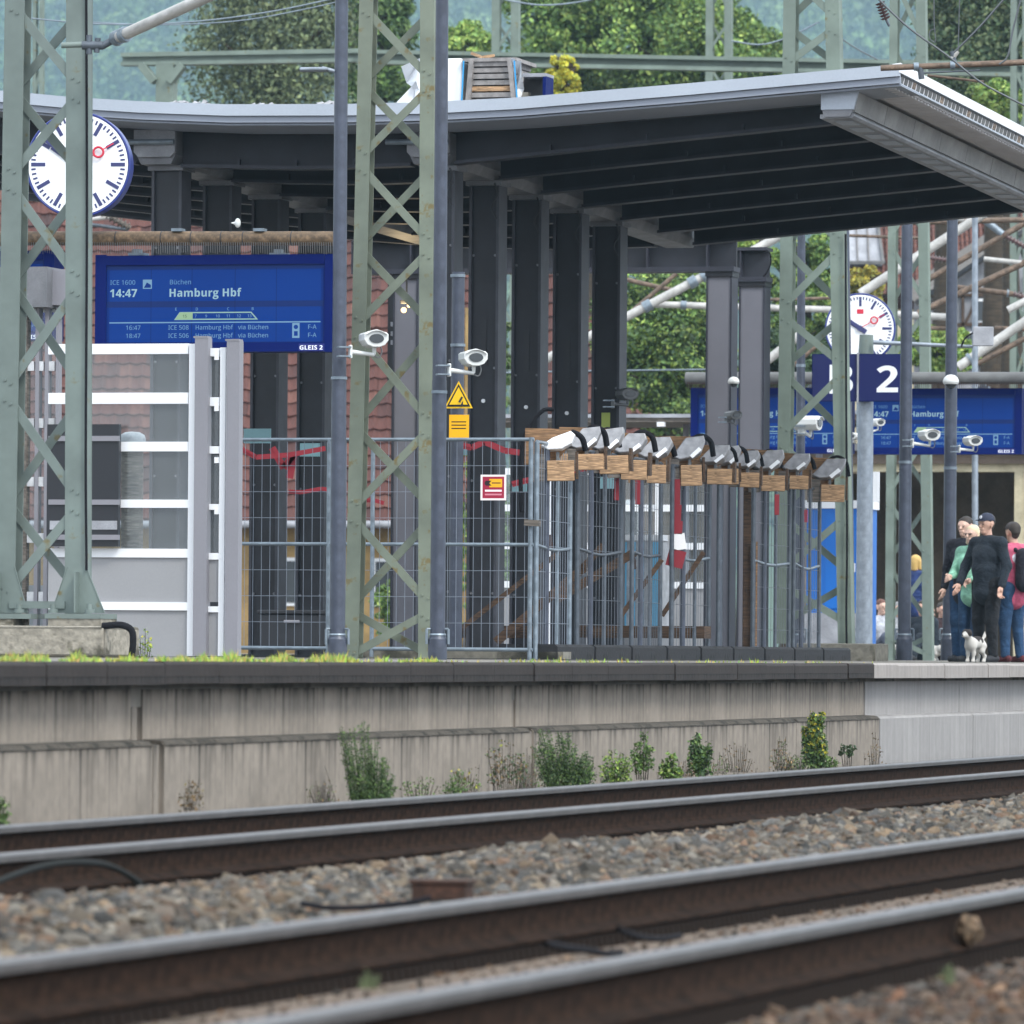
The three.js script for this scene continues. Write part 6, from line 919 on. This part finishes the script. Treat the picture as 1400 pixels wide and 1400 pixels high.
plant('small tuft of grass among the stones in the near right corner', 1297, 1318, 1345, 20, { name: 'grass_tuft', d: 3.9, n: 16, stems: 12, leaf: 0.006, pal: OLIVE, sr: 0.002, round: 0.4, stemMat: MAT.trackGreen });
plant('straggly dry grass stalks left of the feathery shrub', 440, 1062, 1098, 40, { n: 60, stems: 16, leaf: 0.008, pal: [...BROWN, ...OLIVE], sr: 0.0025 });
plant('tall thin dry stalks just left of the dark bushy shrub', 722, 1010, 1080, 36, { n: 160, stems: 12, leaf: 0.008, pal: [...BROWN, ...GREEN], sr: 0.0025 });
plant('thin green weed leaning from the wall left of the straggly yellow one', 618, 1050, 1088, 30, { n: 200, stems: 9, lean: 8, leaf: 0.009, pal: GREEN, sr: 0.003, stemMat: MAT.greenStem });
plant('low dry weed between the small round weed and the compact upright weed', 936, 1035, 1062, 30, { n: 70, stems: 12, leaf: 0.008, pal: BROWN, sr: 0.0025 });
plant('thin dry weed right of the compact upright weed', 985, 1025, 1058, 30, { n: 90, stems: 10, leaf: 0.008, pal: [...BROWN, ...GREEN], sr: 0.0025 });
plant('low straggly weed at the foot of the yellow flowering shrub, left side', 1090, 1030, 1053, 34, { n: 200, stems: 12, leaf: 0.01, pal: [...GREEN, ...OLIVE], sr: 0.003 });
plant('low green weed at the foot of the yellow flowering shrub, right side', 1134, 1032, 1050, 26, { n: 240, stems: 10, leaf: 0.011, pal: GREEN, sr: 0.003 });
{ // sparse mixed weeds rooted along the foot of the wall
  const R = rng(611), stems = [], roots = []; for (let i = 0; i < 340; i++) { const px = 425 + 790 * R(), d = 11.05 + 0.38 * R(), u = uAt(px, d), b = W(u, d, -1.05), h = 0.1 + 0.26 * R() * R() + (R() < 0.12 ? 0.22 * R() : 0), e = b.clone().add(V((R() - 0.5) * h * 0.7, h, (R() - 0.5) * h * 0.4)); stems.push(cyl(b, b.clone().lerp(e, 0.5).add(V(0.01 * (R() - 0.5), 0, 0)), 0.0028, 0.0022, 4), cyl(b.clone().lerp(e, 0.5), e, 0.0022, 0.001, 4)); roots.push([b, e, R()]); }
  const t = thing('undergrowth', 'sparse dry stalks and low weeds along the foot of the platform wall', 'weeds', W(uAt(800, 11.3), 11.3, -1.05)); t.userData.kind = 'stuff'; part(t, 'stalks', stems, MAT.bark); part(t, 'weed_leaves', leaves(3600, q => { const [b, e, c] = roots[Math.floor(q() * q() * roots.length)], k = 0.1 + 0.9 * q(); return [b.clone().lerp(e, k).add(V((q() - 0.5) * 0.05, (q() - 0.5) * 0.03, (q() - 0.5) * 0.05)), 0.6 + 0.6 * q(), V(0, 0.6, 0.4)]; }, 0.008, 613, [...GREEN, ...OLIVE, ...BROWN]), MAT.leaf);
}
{ // grass along the platform edge
  const R = rng(401), pos = [], col = []; const blade = (x, y, z, h, w, lx, lz, c) => { pos.push(x - w, y, z, x + w, y, z, x + lx, y + h, z + lz); for (let k = 0; k < 3; k++) col.push(c[0], c[1], c[2]); };
  const pal = [[0.28, 0.35, 0.05], [0.36, 0.39, 0.055], [0.2, 0.27, 0.045], [0.38, 0.34, 0.09], [0.15, 0.22, 0.045]];
  for (let px = -40; px < 1200; px += 0.32) {
    const dens = px < 490 ? 1 : px < 600 ? 0.3 : px < 1120 ? 0.09 : 0.03; const cl = 0.1 + 0.95 * vnoise(px / 26, 3, 1000, 10, 5) + 0.6 * (vnoise(px / 7, 5, 1000, 10, 6) - 0.5);
    for (let k = 0; k < 3; k++) if (R() < dens * cl) { const d = 11.75 + 2.4 * R() * R(), u = uAt(px + R(), d), p = W(u, d, 0.0); const h = (0.02 + 0.075 * R() * R() * cl) * (px < 480 ? 1 : 0.8); blade(p.x, p.y, p.z, h, 0.004 + 0.004 * R(), (R() - 0.5) * h * 0.9, (R() - 0.5) * 0.03, pal[Math.floor(R() * 5)].map(v => v * (0.7 + 0.6 * R()))); }
  }
  const g = new THREE.BufferGeometry(); g.setAttribute('position', new THREE.Float32BufferAttribute(pos, 3)); g.setAttribute('color', new THREE.Float32BufferAttribute(col, 3)); g.computeVertexNormals(); const o = mesh('grass', g, MAT.leaf); o.userData = { label: 'short yellow green grass growing along the platform edge', category: 'grass', kind: 'stuff' }; scene.add(o);
}
// ---------- small things on the tracks ----------
single('black_hose', 'thick black hose arching over the ballast at the lower left', 'hose', tubeGeo([[-60, 1232], [0, 1204], [60, 1184], [110, 1179], [150, 1184], [178, 1198], [192, 1208]].map(([x, y], i) => { const d = 8.75 - 0.02 * i, u = uAt(x, d); return P(x, y, u * C + d * S); }), 0.014, 40, 8), matte(0.022, 0.024, 0.024));
{ const Z = 24.5; single('rusty_box', 'rusty brown metal box lying in the ballast heap', 'metal box', [rbox(0.21, 0.07, 0.12, 0.008, ...P(605, 1218, Z).toArray(), 0, -AL), rbox(0.23, 0.015, 0.14, 0.004, ...P(605, 1205, Z).toArray(), 0, -AL)], MAT.rust); }
single('track_cable', 'black cable lying along the ballast beside the near rail, left of the rusty box', 'cable', tubeGeo([[410, 1235], [450, 1241], [500, 1240], [560, 1234], [590, 1228]].map(([x, y]) => P(x, y, 24.2)), 0.012, 24, 6), MAT.rubber);
single('track_cable', 'thin grey cable on the ballast at the lower left, below the hose', 'cable', tubeGeo([[-30, 1248], [40, 1240], [100, 1232], [150, 1226]].map(([x, y]) => P(x, y, 27)), 0.009, 20, 6), MAT.galvDark);
single('cable_scrap', 'curved black cable scrap between the near rails, longer one', 'cable', tubeGeo([[745, 1290], [775, 1296], [800, 1299], [830, 1304], [850, 1302]].map(([x, y]) => { const d = 5.2, u = uAt(x, d); return P(x, y, u * C + d * S); }), 0.012, 20, 6), MAT.rubber);
single('cable_scrap', 'short black cable scrap between the near rails, right one', 'cable', tubeGeo([[845, 1270], [870, 1280], [900, 1284], [930, 1280]].map(([x, y]) => { const d = 5.4, u = uAt(x, d); return P(x, y, u * C + d * S); }), 0.011, 20, 6), MAT.rubber);
{ const R = rng(55), g = mergeVertices(new THREE.IcosahedronGeometry(0.058, 2).deleteAttribute('uv').deleteAttribute('normal'), 1e-4), p = g.attributes.position; for (let i = 0; i < p.count; i++) { const f = 0.78 + 0.4 * R(); p.setXYZ(i, p.getX(i) * f * 0.8, p.getY(i) * f, p.getZ(i) * f); } const h = g.toNonIndexed(); h.computeVertexNormals(); const d = DR[3] - 0.08, u = uAt(1328, d), q = W(u, d, RAILY - 0.1); single('loose_stone', 'single brown stone resting against the web of the nearest rail', 'stone', h.translate(q.x, q.y, q.z), textured(std(0.3, 0.2, 0.13, 0.9), stoneTex, 4)); }
// ---------- people and dogs ----------
function fieldMesh(caps, k, cell, res = 72) { // smooth union of tapered capsules [ax,ay,az,ra,bx,by,bz,rb], meshed on its own grid
  const lo = [1e9, 1e9, 1e9], hi = [-1e9, -1e9, -1e9];
  for (const c of caps) for (let i = 0; i < 3; i++) { lo[i] = Math.min(lo[i], c[i] - c[3], c[4 + i] - c[7]); hi[i] = Math.max(hi[i], c[i] + c[3], c[4 + i] + c[7]); }
  const ctr = [], half = []; for (let i = 0; i < 3; i++) { ctr[i] = (lo[i] + hi[i]) / 2; half[i] = (hi[i] - lo[i]) / 2 + 0.03 + 4 * (hi[i] - lo[i]) / res; }
  const mc = new MarchingCubes(res, new THREE.MeshStandardMaterial(), false, false, 90000); const f = mc.field, hs = res / 2; f.fill(-1);
  const full = new Float32Array(res * res * res).fill(1e3);
  for (const c of caps) {
    const [ax, ay, az, ra, bx, by, bz, rb] = c, dx = bx - ax, dy = by - ay, dz = bz - az, L2 = dx * dx + dy * dy + dz * dz || 1e-9, m = Math.max(ra, rb) + 3 * k + 0.02;
    const rg = []; for (let i = 0; i < 3; i++) { const a = Math.min(c[i], c[4 + i]) - m, b = Math.max(c[i], c[4 + i]) + m; rg.push([Math.max(0, Math.floor(((a - ctr[i]) / half[i] + 1) * hs)), Math.min(res - 1, Math.ceil(((b - ctr[i]) / half[i] + 1) * hs))]); }
    for (let z = rg[2][0]; z <= rg[2][1]; z++) for (let y = rg[1][0]; y <= rg[1][1]; y++) for (let x = rg[0][0]; x <= rg[0][1]; x++) {
      const px = ((x - hs) / hs) * half[0] + ctr[0], py = ((y - hs) / hs) * half[1] + ctr[1], pz = ((z - hs) / hs) * half[2] + ctr[2];
      let t = ((px - ax) * dx + (py - ay) * dy + (pz - az) * dz) / L2; t = t < 0 ? 0 : t > 1 ? 1 : t; const d = Math.hypot(px - ax - t * dx, py - ay - t * dy, pz - az - t * dz) - (ra + (rb - ra) * t), i = z * res * res + y * res + x;
      const o = full[i]; if (o > 100) full[i] = d; else { const h = Math.max(0, Math.min(1, 0.5 + 0.5 * (o - d) / k)); full[i] = o + (d - o) * h - k * h * (1 - h); }
    }
  }
  for (let i = 0; i < full.length; i++) f[i] = -Math.min(full[i], 1);
  mc.isolation = 0; mc.update(); const n = mc.count, pos = mc.positionArray.slice(0, n * 3); for (let i = 0; i < n; i++) for (let a = 0; a < 3; a++) pos[i * 3 + a] = pos[i * 3 + a] * half[a] + ctr[a];
  let g = new THREE.BufferGeometry(); g.setAttribute('position', new THREE.BufferAttribute(pos, 3)); g = mergeVertices(g, 1e-4); g.computeVertexNormals(); return g.toNonIndexed();
}
const handGeo = (() => { // right hand hanging down, palm towards -x, thumb forward (+z)
  const c = [[0, 0, 0, 0.026, 0, -0.05, 0.002, 0.031], [0, -0.05, -0.022, 0.016, 0, -0.085, -0.026, 0.014], [0, -0.05, 0.02, 0.017, 0, -0.085, 0.024, 0.014]];
  [[0.027, 0.068], [0.009, 0.078], [-0.009, 0.072], [-0.026, 0.056]].forEach(([z, l], i) => { const y0 = -0.085, b = 0.012 + 0.006 * i; c.push([0, y0, z, 0.0095, -b * 0.5, y0 - l * 0.5, z * 1.06, 0.009], [-b * 0.5, y0 - l * 0.5, z * 1.06, 0.009, -b * 2.2, y0 - l * 0.95, z * 1.05, 0.0075]); });
  c.push([-0.004, -0.03, 0.024, 0.014, -0.016, -0.062, 0.048, 0.0105], [-0.016, -0.062, 0.048, 0.0105, -0.026, -0.092, 0.052, 0.009]);
  return fieldMesh(c, 0.006, 0, 64);
})();
const skinOf = (r, g, b) => std(r, g, b, 0.55);
const SKIN = skinOf(0.55, 0.33, 0.25), SKIN2 = skinOf(0.6, 0.39, 0.31);
function person(label, px, pyFeet, Z, turn, o) {
  const at = P(px, pyFeet, Z); at.y = 0.0; const t = local('person', label, 'person', at, turn), k = (o.h ?? 1.75) / 1.75, v = (x, y, z) => [x * k, y * k, z * k];
  const wd = o.wide ?? 1, sit = o.sit ? 0.8 : 0; // joints
  const J = { hipL: v(0.1 * wd, 0.92 - sit, 0), hipR: v(-0.1 * wd, 0.92 - sit, 0), pel: v(0, 0.95 - sit, 0), chest: v(0, 1.26 - sit, 0.01), neck: v(0, 1.46 - sit, -0.005), shL: v(0.185 * wd, 1.41 - sit, -0.01), shR: v(-0.185 * wd, 1.41 - sit, -0.01) };
  J.knL = o.sit ? v(0.12, 0.36, 0.34) : v(0.11 * wd, 0.5, 0.02 + (o.stepL ?? 0.03)); J.knR = o.sit ? v(-0.12, 0.36, 0.34) : v(-0.11 * wd, 0.5, 0.02 + (o.stepR ?? 0)); J.anL = o.sit ? v(0.12, 0.07, 0.6) : v(0.12 * wd, 0.08, (o.stepL ?? 0.03)); J.anR = o.sit ? v(-0.12, 0.07, 0.6) : v(-0.12 * wd, 0.08, (o.stepR ?? -0.02));
  const aL = o.armL ?? [[0.25, 1.13, 0.0], [0.25, 0.9, 0.08]], aR = o.armR ?? [[-0.25, 1.13, 0.0], [-0.25, 0.9, 0.08]]; J.elL = v(aL[0][0] * wd, aL[0][1] - sit, aL[0][2]); J.wrL = v(aL[1][0] * wd, aL[1][1] - sit, aL[1][2]); J.elR = v(aR[0][0] * wd, aR[0][1] - sit, aR[0][2]); J.wrR = v(aR[1][0] * wd, aR[1][1] - sit, aR[1][2]);
  const cap = (a, ra, b, rb, e = 0) => [...a, (ra + e) * k, ...b, (rb + e) * k], belly = o.belly ?? 0.125;
  const torso = e => [cap(J.pel, 0.12 * wd, v(0, 1.1 - sit, 0.015), belly, e), cap(v(0, 1.1 - sit, 0.015), belly, J.chest, 0.13 * wd, e), cap(v(0.07 * wd, 1.28 - sit, 0), 0.11, v(-0.07 * wd, 1.28 - sit, 0), 0.11, e), cap(J.shL, 0.058, v(0, 1.42 - sit, 0), 0.07, e), cap(J.shR, 0.058, v(0, 1.42 - sit, 0), 0.07, e)];
  const arms = (e, cut = 1) => ['L', 'R'].flatMap(s => { const w = J['wr' + s], el = J['el' + s], q = el.map((c, i) => c + (w[i] - c) * cut); return [cap(J['sh' + s], 0.055, el, 0.042, e), cap(el, 0.042, q, 0.03, e)]; });
  const legs = (e, cut = 1) => ['L', 'R'].flatMap(s => { const a = J['an' + s], kn = J['kn' + s], q = kn.map((c, i) => c + (a[i] - c) * cut); return [cap(J['hip' + s], 0.092, kn, 0.058, e), cap(kn, 0.058, q, 0.04, e)]; });
  const feet = e => ['L', 'R'].map(s => { const a = J['an' + s]; return [a[0], 0.045 * k, a[2] - 0.04, (0.04 + e) * k, a[0] * 1.12, 0.035 * k, a[2] + 0.13 * k, (0.032 + e) * k]; });
  // head on its own finer grid
  const hc = v(0, 1.635 - sit, 0.02), H = (x, y, z) => [hc[0] + x * k, hc[1] + y * k, hc[2] + z * k];
  const headCaps = [cap(H(0, 0.03, -0.015), 0.085, H(0, 0.02, 0.02), 0.078), cap(H(0, -0.02, 0.03), 0.066, H(0, -0.085, 0.055), 0.036), cap(H(0, 0.012, 0.088), 0.011, H(0, -0.022, 0.112), 0.015), cap(H(-0.035, 0.022, 0.083), 0.013, H(0.035, 0.022, 0.083), 0.013), cap(H(-0.022, -0.058, 0.085), 0.009, H(0.022, -0.058, 0.085), 0.009), cap(H(0.082, 0.01, -0.005), 0.012, H(0.084, -0.03, 0.002), 0.01), cap(H(-0.082, 0.01, -0.005), 0.012, H(-0.084, -0.03, 0.002), 0.01), cap(J.neck, 0.055, H(0, -0.04, -0.01), 0.05)];
  const head = fieldMesh(headCaps, 0.018, 0, 64);
  const body = [fieldMesh([...torso(-0.004), ...arms(0), ...legs(0), ...feet(-0.005), cap(J.neck, 0.055, v(0, 1.42 - sit, 0), 0.06)], 0.03, 0, 90)];
  const hr = (o.headTurn ?? 0); if (hr) { head.translate(-hc[0], -hc[1], -hc[2]).rotateY(hr).translate(...hc); }
  body.push(head);
  for (const s of ['L', 'R']) { const el = V(...J['el' + s]), w = V(...J['wr' + s]), g = handGeo.clone(); if (s === 'L') { g.scale(-1, 1, 1); const p = g.attributes.position.array; for (let i = 0; i < p.length; i += 9) for (let q = 0; q < 3; q++) { const x = p[i + 3 + q]; p[i + 3 + q] = p[i + 6 + q]; p[i + 6 + q] = x; } g.computeVertexNormals(); } g.scale(k, k, k); g.applyQuaternion(new THREE.Quaternion().setFromUnitVectors(V(0, -1, 0), w.clone().sub(el).normalize())); g.translate(w.x, w.y, w.z); body.push(g); }
  part(t, 'body', body, o.skin ?? SKIN);
  part(t, o.top[0], fieldMesh([...torso(0.022), ...arms(0.017, o.sleeve ?? 0.95), cap(J.pel, 0.12 * wd, v(0, Math.max(0.14, (o.hem ?? 0.82) - sit), 0), 0.135 * wd, 0.024)], 0.035, 0, 90), o.top[1]);
  part(t, 'trousers', fieldMesh([...legs(0.018, 0.97), cap(J.pel, 0.115 * wd, v(0, Math.max(0.13, 0.86 - sit), 0), 0.115 * wd, 0.012)], 0.03, 0, 80), o.legs);
  part(t, 'shoes', fieldMesh(feet(0.008), 0.02, 0, 48), o.shoes ?? MAT.blackRough);
  const inHead = gs => { if (hr) gs.forEach(g => g.translate(-hc[0], -hc[1], -hc[2]).rotateY(hr).translate(...hc)); return gs; };
  part(t, 'eyes', inHead([-1, 1].map(s => place(new THREE.SphereGeometry(0.011 * k, 8, 6), ...H(s * 0.03, 0.004, 0.088)))), MAT.black);
  if (o.hair) part(t, 'hair', inHead([fieldMesh([cap(H(0, 0.05, -0.03), 0.085, H(0, 0.045, 0.0), 0.082), cap(H(0, 0.0, -0.06), 0.06, H(0, -(o.hairL ?? 0.03), -0.055), 0.05), ...(o.long ? [cap(H(0.07, 0.02, -0.02), 0.03, H(0.075, -0.1, -0.01), 0.025), cap(H(-0.07, 0.02, -0.02), 0.03, H(-0.075, -0.1, -0.01), 0.025)] : [])], 0.02, 0, 48)]), o.hair);
  if (o.cap) { part(t, 'cap', inHead([place(new THREE.SphereGeometry(0.101 * k, 18, 10, 0, 6.3, 0, Math.PI / 2).scale(0.92, 0.95, 1.08), ...H(0, 0.045, -0.005)), place(new THREE.CylinderGeometry(0.07 * k, 0.07 * k, 0.012, 16, 1, false, -Math.PI / 2, Math.PI).scale(1, 1, 1.15), ...H(0, 0.047, 0.08))]), o.cap); if (o.capBadge) part(t, 'cap_badge', inHead([place(new THREE.CylinderGeometry(0.02, 0.02, 0.008, 10).rotateX(Math.PI / 2), ...H(0, 0.085, 0.1))]), MAT.white); }
  if (o.glasses) part(t, 'glasses', inHead([box(0.14 * k, 0.012, 0.01, ...H(0, 0.012, 0.1))]), MAT.black);
  if (o.stripe) part(t, 'chest_panel', fieldMesh([cap(v(0.09, 1.3 - sit, -0.075), 0.06, v(-0.09, 1.05 - sit, -0.06), 0.08, 0.012)], 0.02, 0, 40), o.stripe);
  if (o.bag) part(t, 'backpack', fieldMesh([cap(v(-0.05, 1.34 - sit, -0.2), 0.1, v(-0.05, 1.0 - sit, -0.22), 0.12), cap(v(0.06, 1.34 - sit, -0.2), 0.1, v(0.06, 1.0 - sit, -0.22), 0.12), cap(v(0.1, 1.42 - sit, -0.1), 0.025, v(0.12, 1.3 - sit, 0.1), 0.02), cap(v(-0.1, 1.42 - sit, -0.1), 0.025, v(-0.12, 1.3 - sit, 0.1), 0.02)], 0.03, 0, 56), o.bag);
  return t;
}
const foldTex = texOf(128, 128, (i, j) => { const v = fbm(i / 128 + 0.1 * Math.sin(j / 128 * 6.283), j / 128, 5, 81); return [v, v, v]; }); const cl = (r, g, b) => textured(std(r, g, b, 0.9), grainTex, 2.2, 0.03, foldTex); const NAVY = cl(0.018, 0.03, 0.048), BLACKT = cl(0.01, 0.012, 0.018), JEANS = cl(0.025, 0.085, 0.2), MINT = cl(0.45, 0.92, 0.68), PINK = cl(0.9, 0.17, 0.3), DKTOP = cl(0.02, 0.02, 0.035), HAIRD = std(0.03, 0.022, 0.018, 0.7), HAIRB = std(0.62, 0.5, 0.34, 0.7), HAIRY = std(0.55, 0.36, 0.12, 0.7), WSHIRT = cl(0.72, 0.74, 0.82), BLUEJ = cl(0.02, 0.05, 0.19), MAROON = cl(0.05, 0.025, 0.03);
person('person in a dark cap, black jacket and dark trousers looking left, arm hanging', 1349, 905, 79.5, -0.85, { h: 1.78, top: ['jacket', NAVY], legs: BLACKT, cap: std(0.02, 0.025, 0.05, 0.8), capBadge: 1, hair: HAIRD, wide: 1.12, belly: 0.15, armR: [[-0.27, 1.14, 0.06], [-0.22, 0.93, 0.22]], armL: [[0.27, 1.14, -0.02], [0.28, 0.9, 0.08]], hem: 0.84 });
person('person with pale blonde hair and glasses in a mint green jacket and blue jeans', 1329, 905, 80.4, -0.7, { h: 1.66, skin: SKIN2, top: ['jacket', MINT], legs: JEANS, hair: HAIRB, long: 1, hairL: 0.06, glasses: 1, belly: 0.14, armR: [[-0.25, 1.14, 0.06], [-0.16, 1.1, 0.26]], armL: [[0.25, 1.12, 0.05], [0.16, 1.05, 0.24]], hem: 0.86 });
person('person with short dark hair in a dark jacket, half hidden behind the mint jacket', 1319, 905, 81.2, -0.6, { h: 1.78, skin: SKIN2, top: ['jacket', DKTOP], legs: JEANS, hair: HAIRD });
person('person in a pink, white and black jacket with a dark backpack and blue jeans', 1385, 905, 80.6, -2.3, { h: 1.7, top: ['jacket', PINK], legs: JEANS, hair: HAIRD, cap: std(0.05, 0.04, 0.04, 0.8), bag: DKTOP, stripe: WSHIRT, shoes: cl(0.16, 0.03, 0.04), headTurn: -0.3, armL: [[0.26, 1.14, -0.04], [0.27, 0.92, 0.06]] });
person('person with blonde hair in a blue jacket behind the slim mast, back turned', 1251, 902, 102, 2.6, { h: 1.62, top: ['jacket', BLUEJ], legs: JEANS, hair: HAIRY, hairL: 0.1, long: 1 });
person('seated person with reddish hair in a white shirt right of the thick pale post', 1204, 902, 101, 0.5, { h: 1.7, sit: 1, skin: SKIN2, top: ['shirt', WSHIRT], legs: cl(0.12, 0.14, 0.2), hair: std(0.12, 0.05, 0.035, 0.7) });
person('seated person in a pale grey top between the legs of the slim mast', 1228, 902, 103, 0.2, { h: 1.66, sit: 1, top: ['shirt', cl(0.5, 0.52, 0.56)], legs: NAVY, hair: cl(0.45, 0.45, 0.45) });
person('seated person in black between the slim mast and its dark pole', 1261, 902, 100, -0.5, { h: 1.66, sit: 1, top: ['jacket', NAVY], legs: NAVY, hair: HAIRD });
person('seated person in dark maroon left of the dome camera pole', 1287, 902, 101, 0.3, { h: 1.62, sit: 1, top: ['jacket', MAROON], legs: DKTOP, hair: HAIRD });
function dog(label, px, Z, turn, spots, s = 1, coat = std(0.5, 0.48, 0.45, 0.95)) {
  const at = P(px, 905, Z); at.y = 0; const t = local('dog', label, 'dog', at, turn), c = (a, ra, b, rb) => [...a.map(q => q * s), ra * s, ...b.map(q => q * s), rb * s];
  const leg = (x, z, f) => f ? [c([x, 0.3, z], 0.055, [x, 0.17, z - 0.015], 0.032), c([x, 0.17, z - 0.015], 0.03, [x, 0.03, z + 0.005], 0.024), c([x, 0.025, z], 0.026, [x, 0.02, z + 0.045], 0.022)] : [c([x, 0.32, z], 0.075, [x, 0.22, z + 0.05], 0.045), c([x, 0.22, z + 0.05], 0.04, [x, 0.12, z - 0.06], 0.026), c([x, 0.12, z - 0.06], 0.026, [x, 0.03, z - 0.03], 0.022), c([x, 0.025, z - 0.03], 0.026, [x, 0.02, z + 0.02], 0.022)];
  part(t, 'body', fieldMesh([c([0, 0.36, 0.16], 0.125, [0, 0.39, -0.02], 0.11), c([0, 0.39, -0.02], 0.1, [0, 0.38, -0.2], 0.095), ...leg(0.065, 0.18, 1), ...leg(-0.065, 0.18, 1), ...leg(0.07, -0.2, 0), ...leg(-0.07, -0.2, 0), c([0, 0.42, 0.2], 0.085, [0, 0.53, 0.31], 0.065), c([0, 0.56, 0.33], 0.075, [0, 0.55, 0.37], 0.06), c([0, 0.545, 0.38], 0.045, [0, 0.525, 0.47], 0.032), c([0.045, 0.62, 0.3], 0.025, [0.075, 0.56, 0.31], 0.02), c([-0.045, 0.62, 0.3], 0.025, [-0.075, 0.56, 0.31], 0.02), c([0, 0.43, -0.26], 0.03, [0, 0.52, -0.36], 0.02), c([0, 0.52, -0.36], 0.022, [0, 0.6, -0.37], 0.012)], 0.035, 0, 84), coat);
  part(t, 'dark_patch', fieldMesh(spots.map(q => c(...q)), 0.03, 0, 56), std(0.025, 0.02, 0.02, 0.9)); part(t, 'nose', place(new THREE.SphereGeometry(0.018 * s, 8, 6), 0, 0.535 * s, 0.5 * s), MAT.black); part(t, 'eyes', [-1, 1].map(q => place(new THREE.SphereGeometry(0.01 * s, 8, 6), q * 0.035 * s, 0.58 * s, 0.395 * s)), MAT.black);
}
dog('black and white dog standing at the feet of the people, black head patch', 1333, 78.8, -0.6, [[[0, 0.4, 0.03], 0.117, [0, 0.41, -0.12], 0.108], [[0.03, 0.575, 0.335], 0.074, [-0.03, 0.575, 0.335], 0.074], [[0.045, 0.62, 0.3], 0.03, [0.075, 0.56, 0.31], 0.026], [[-0.045, 0.62, 0.3], 0.03, [-0.075, 0.56, 0.31], 0.026]], 0.6);
dog('small white dog partly hidden behind the dome camera pole', 1287, 97.5, 0.9, [[[0.02, 0.585, 0.32], 0.06, [0.04, 0.58, 0.33], 0.05]], 0.46);
dog('small pale dog partly hidden behind the pole inside the slim mast', 1226, 98, 1.2, [[[0, 0.4, -0.05], 0.108, [0, 0.4, -0.1], 0.105]], 0.46);
scene.traverse(o => { delete o.userData.base; });
renderer.render(scene, camera);
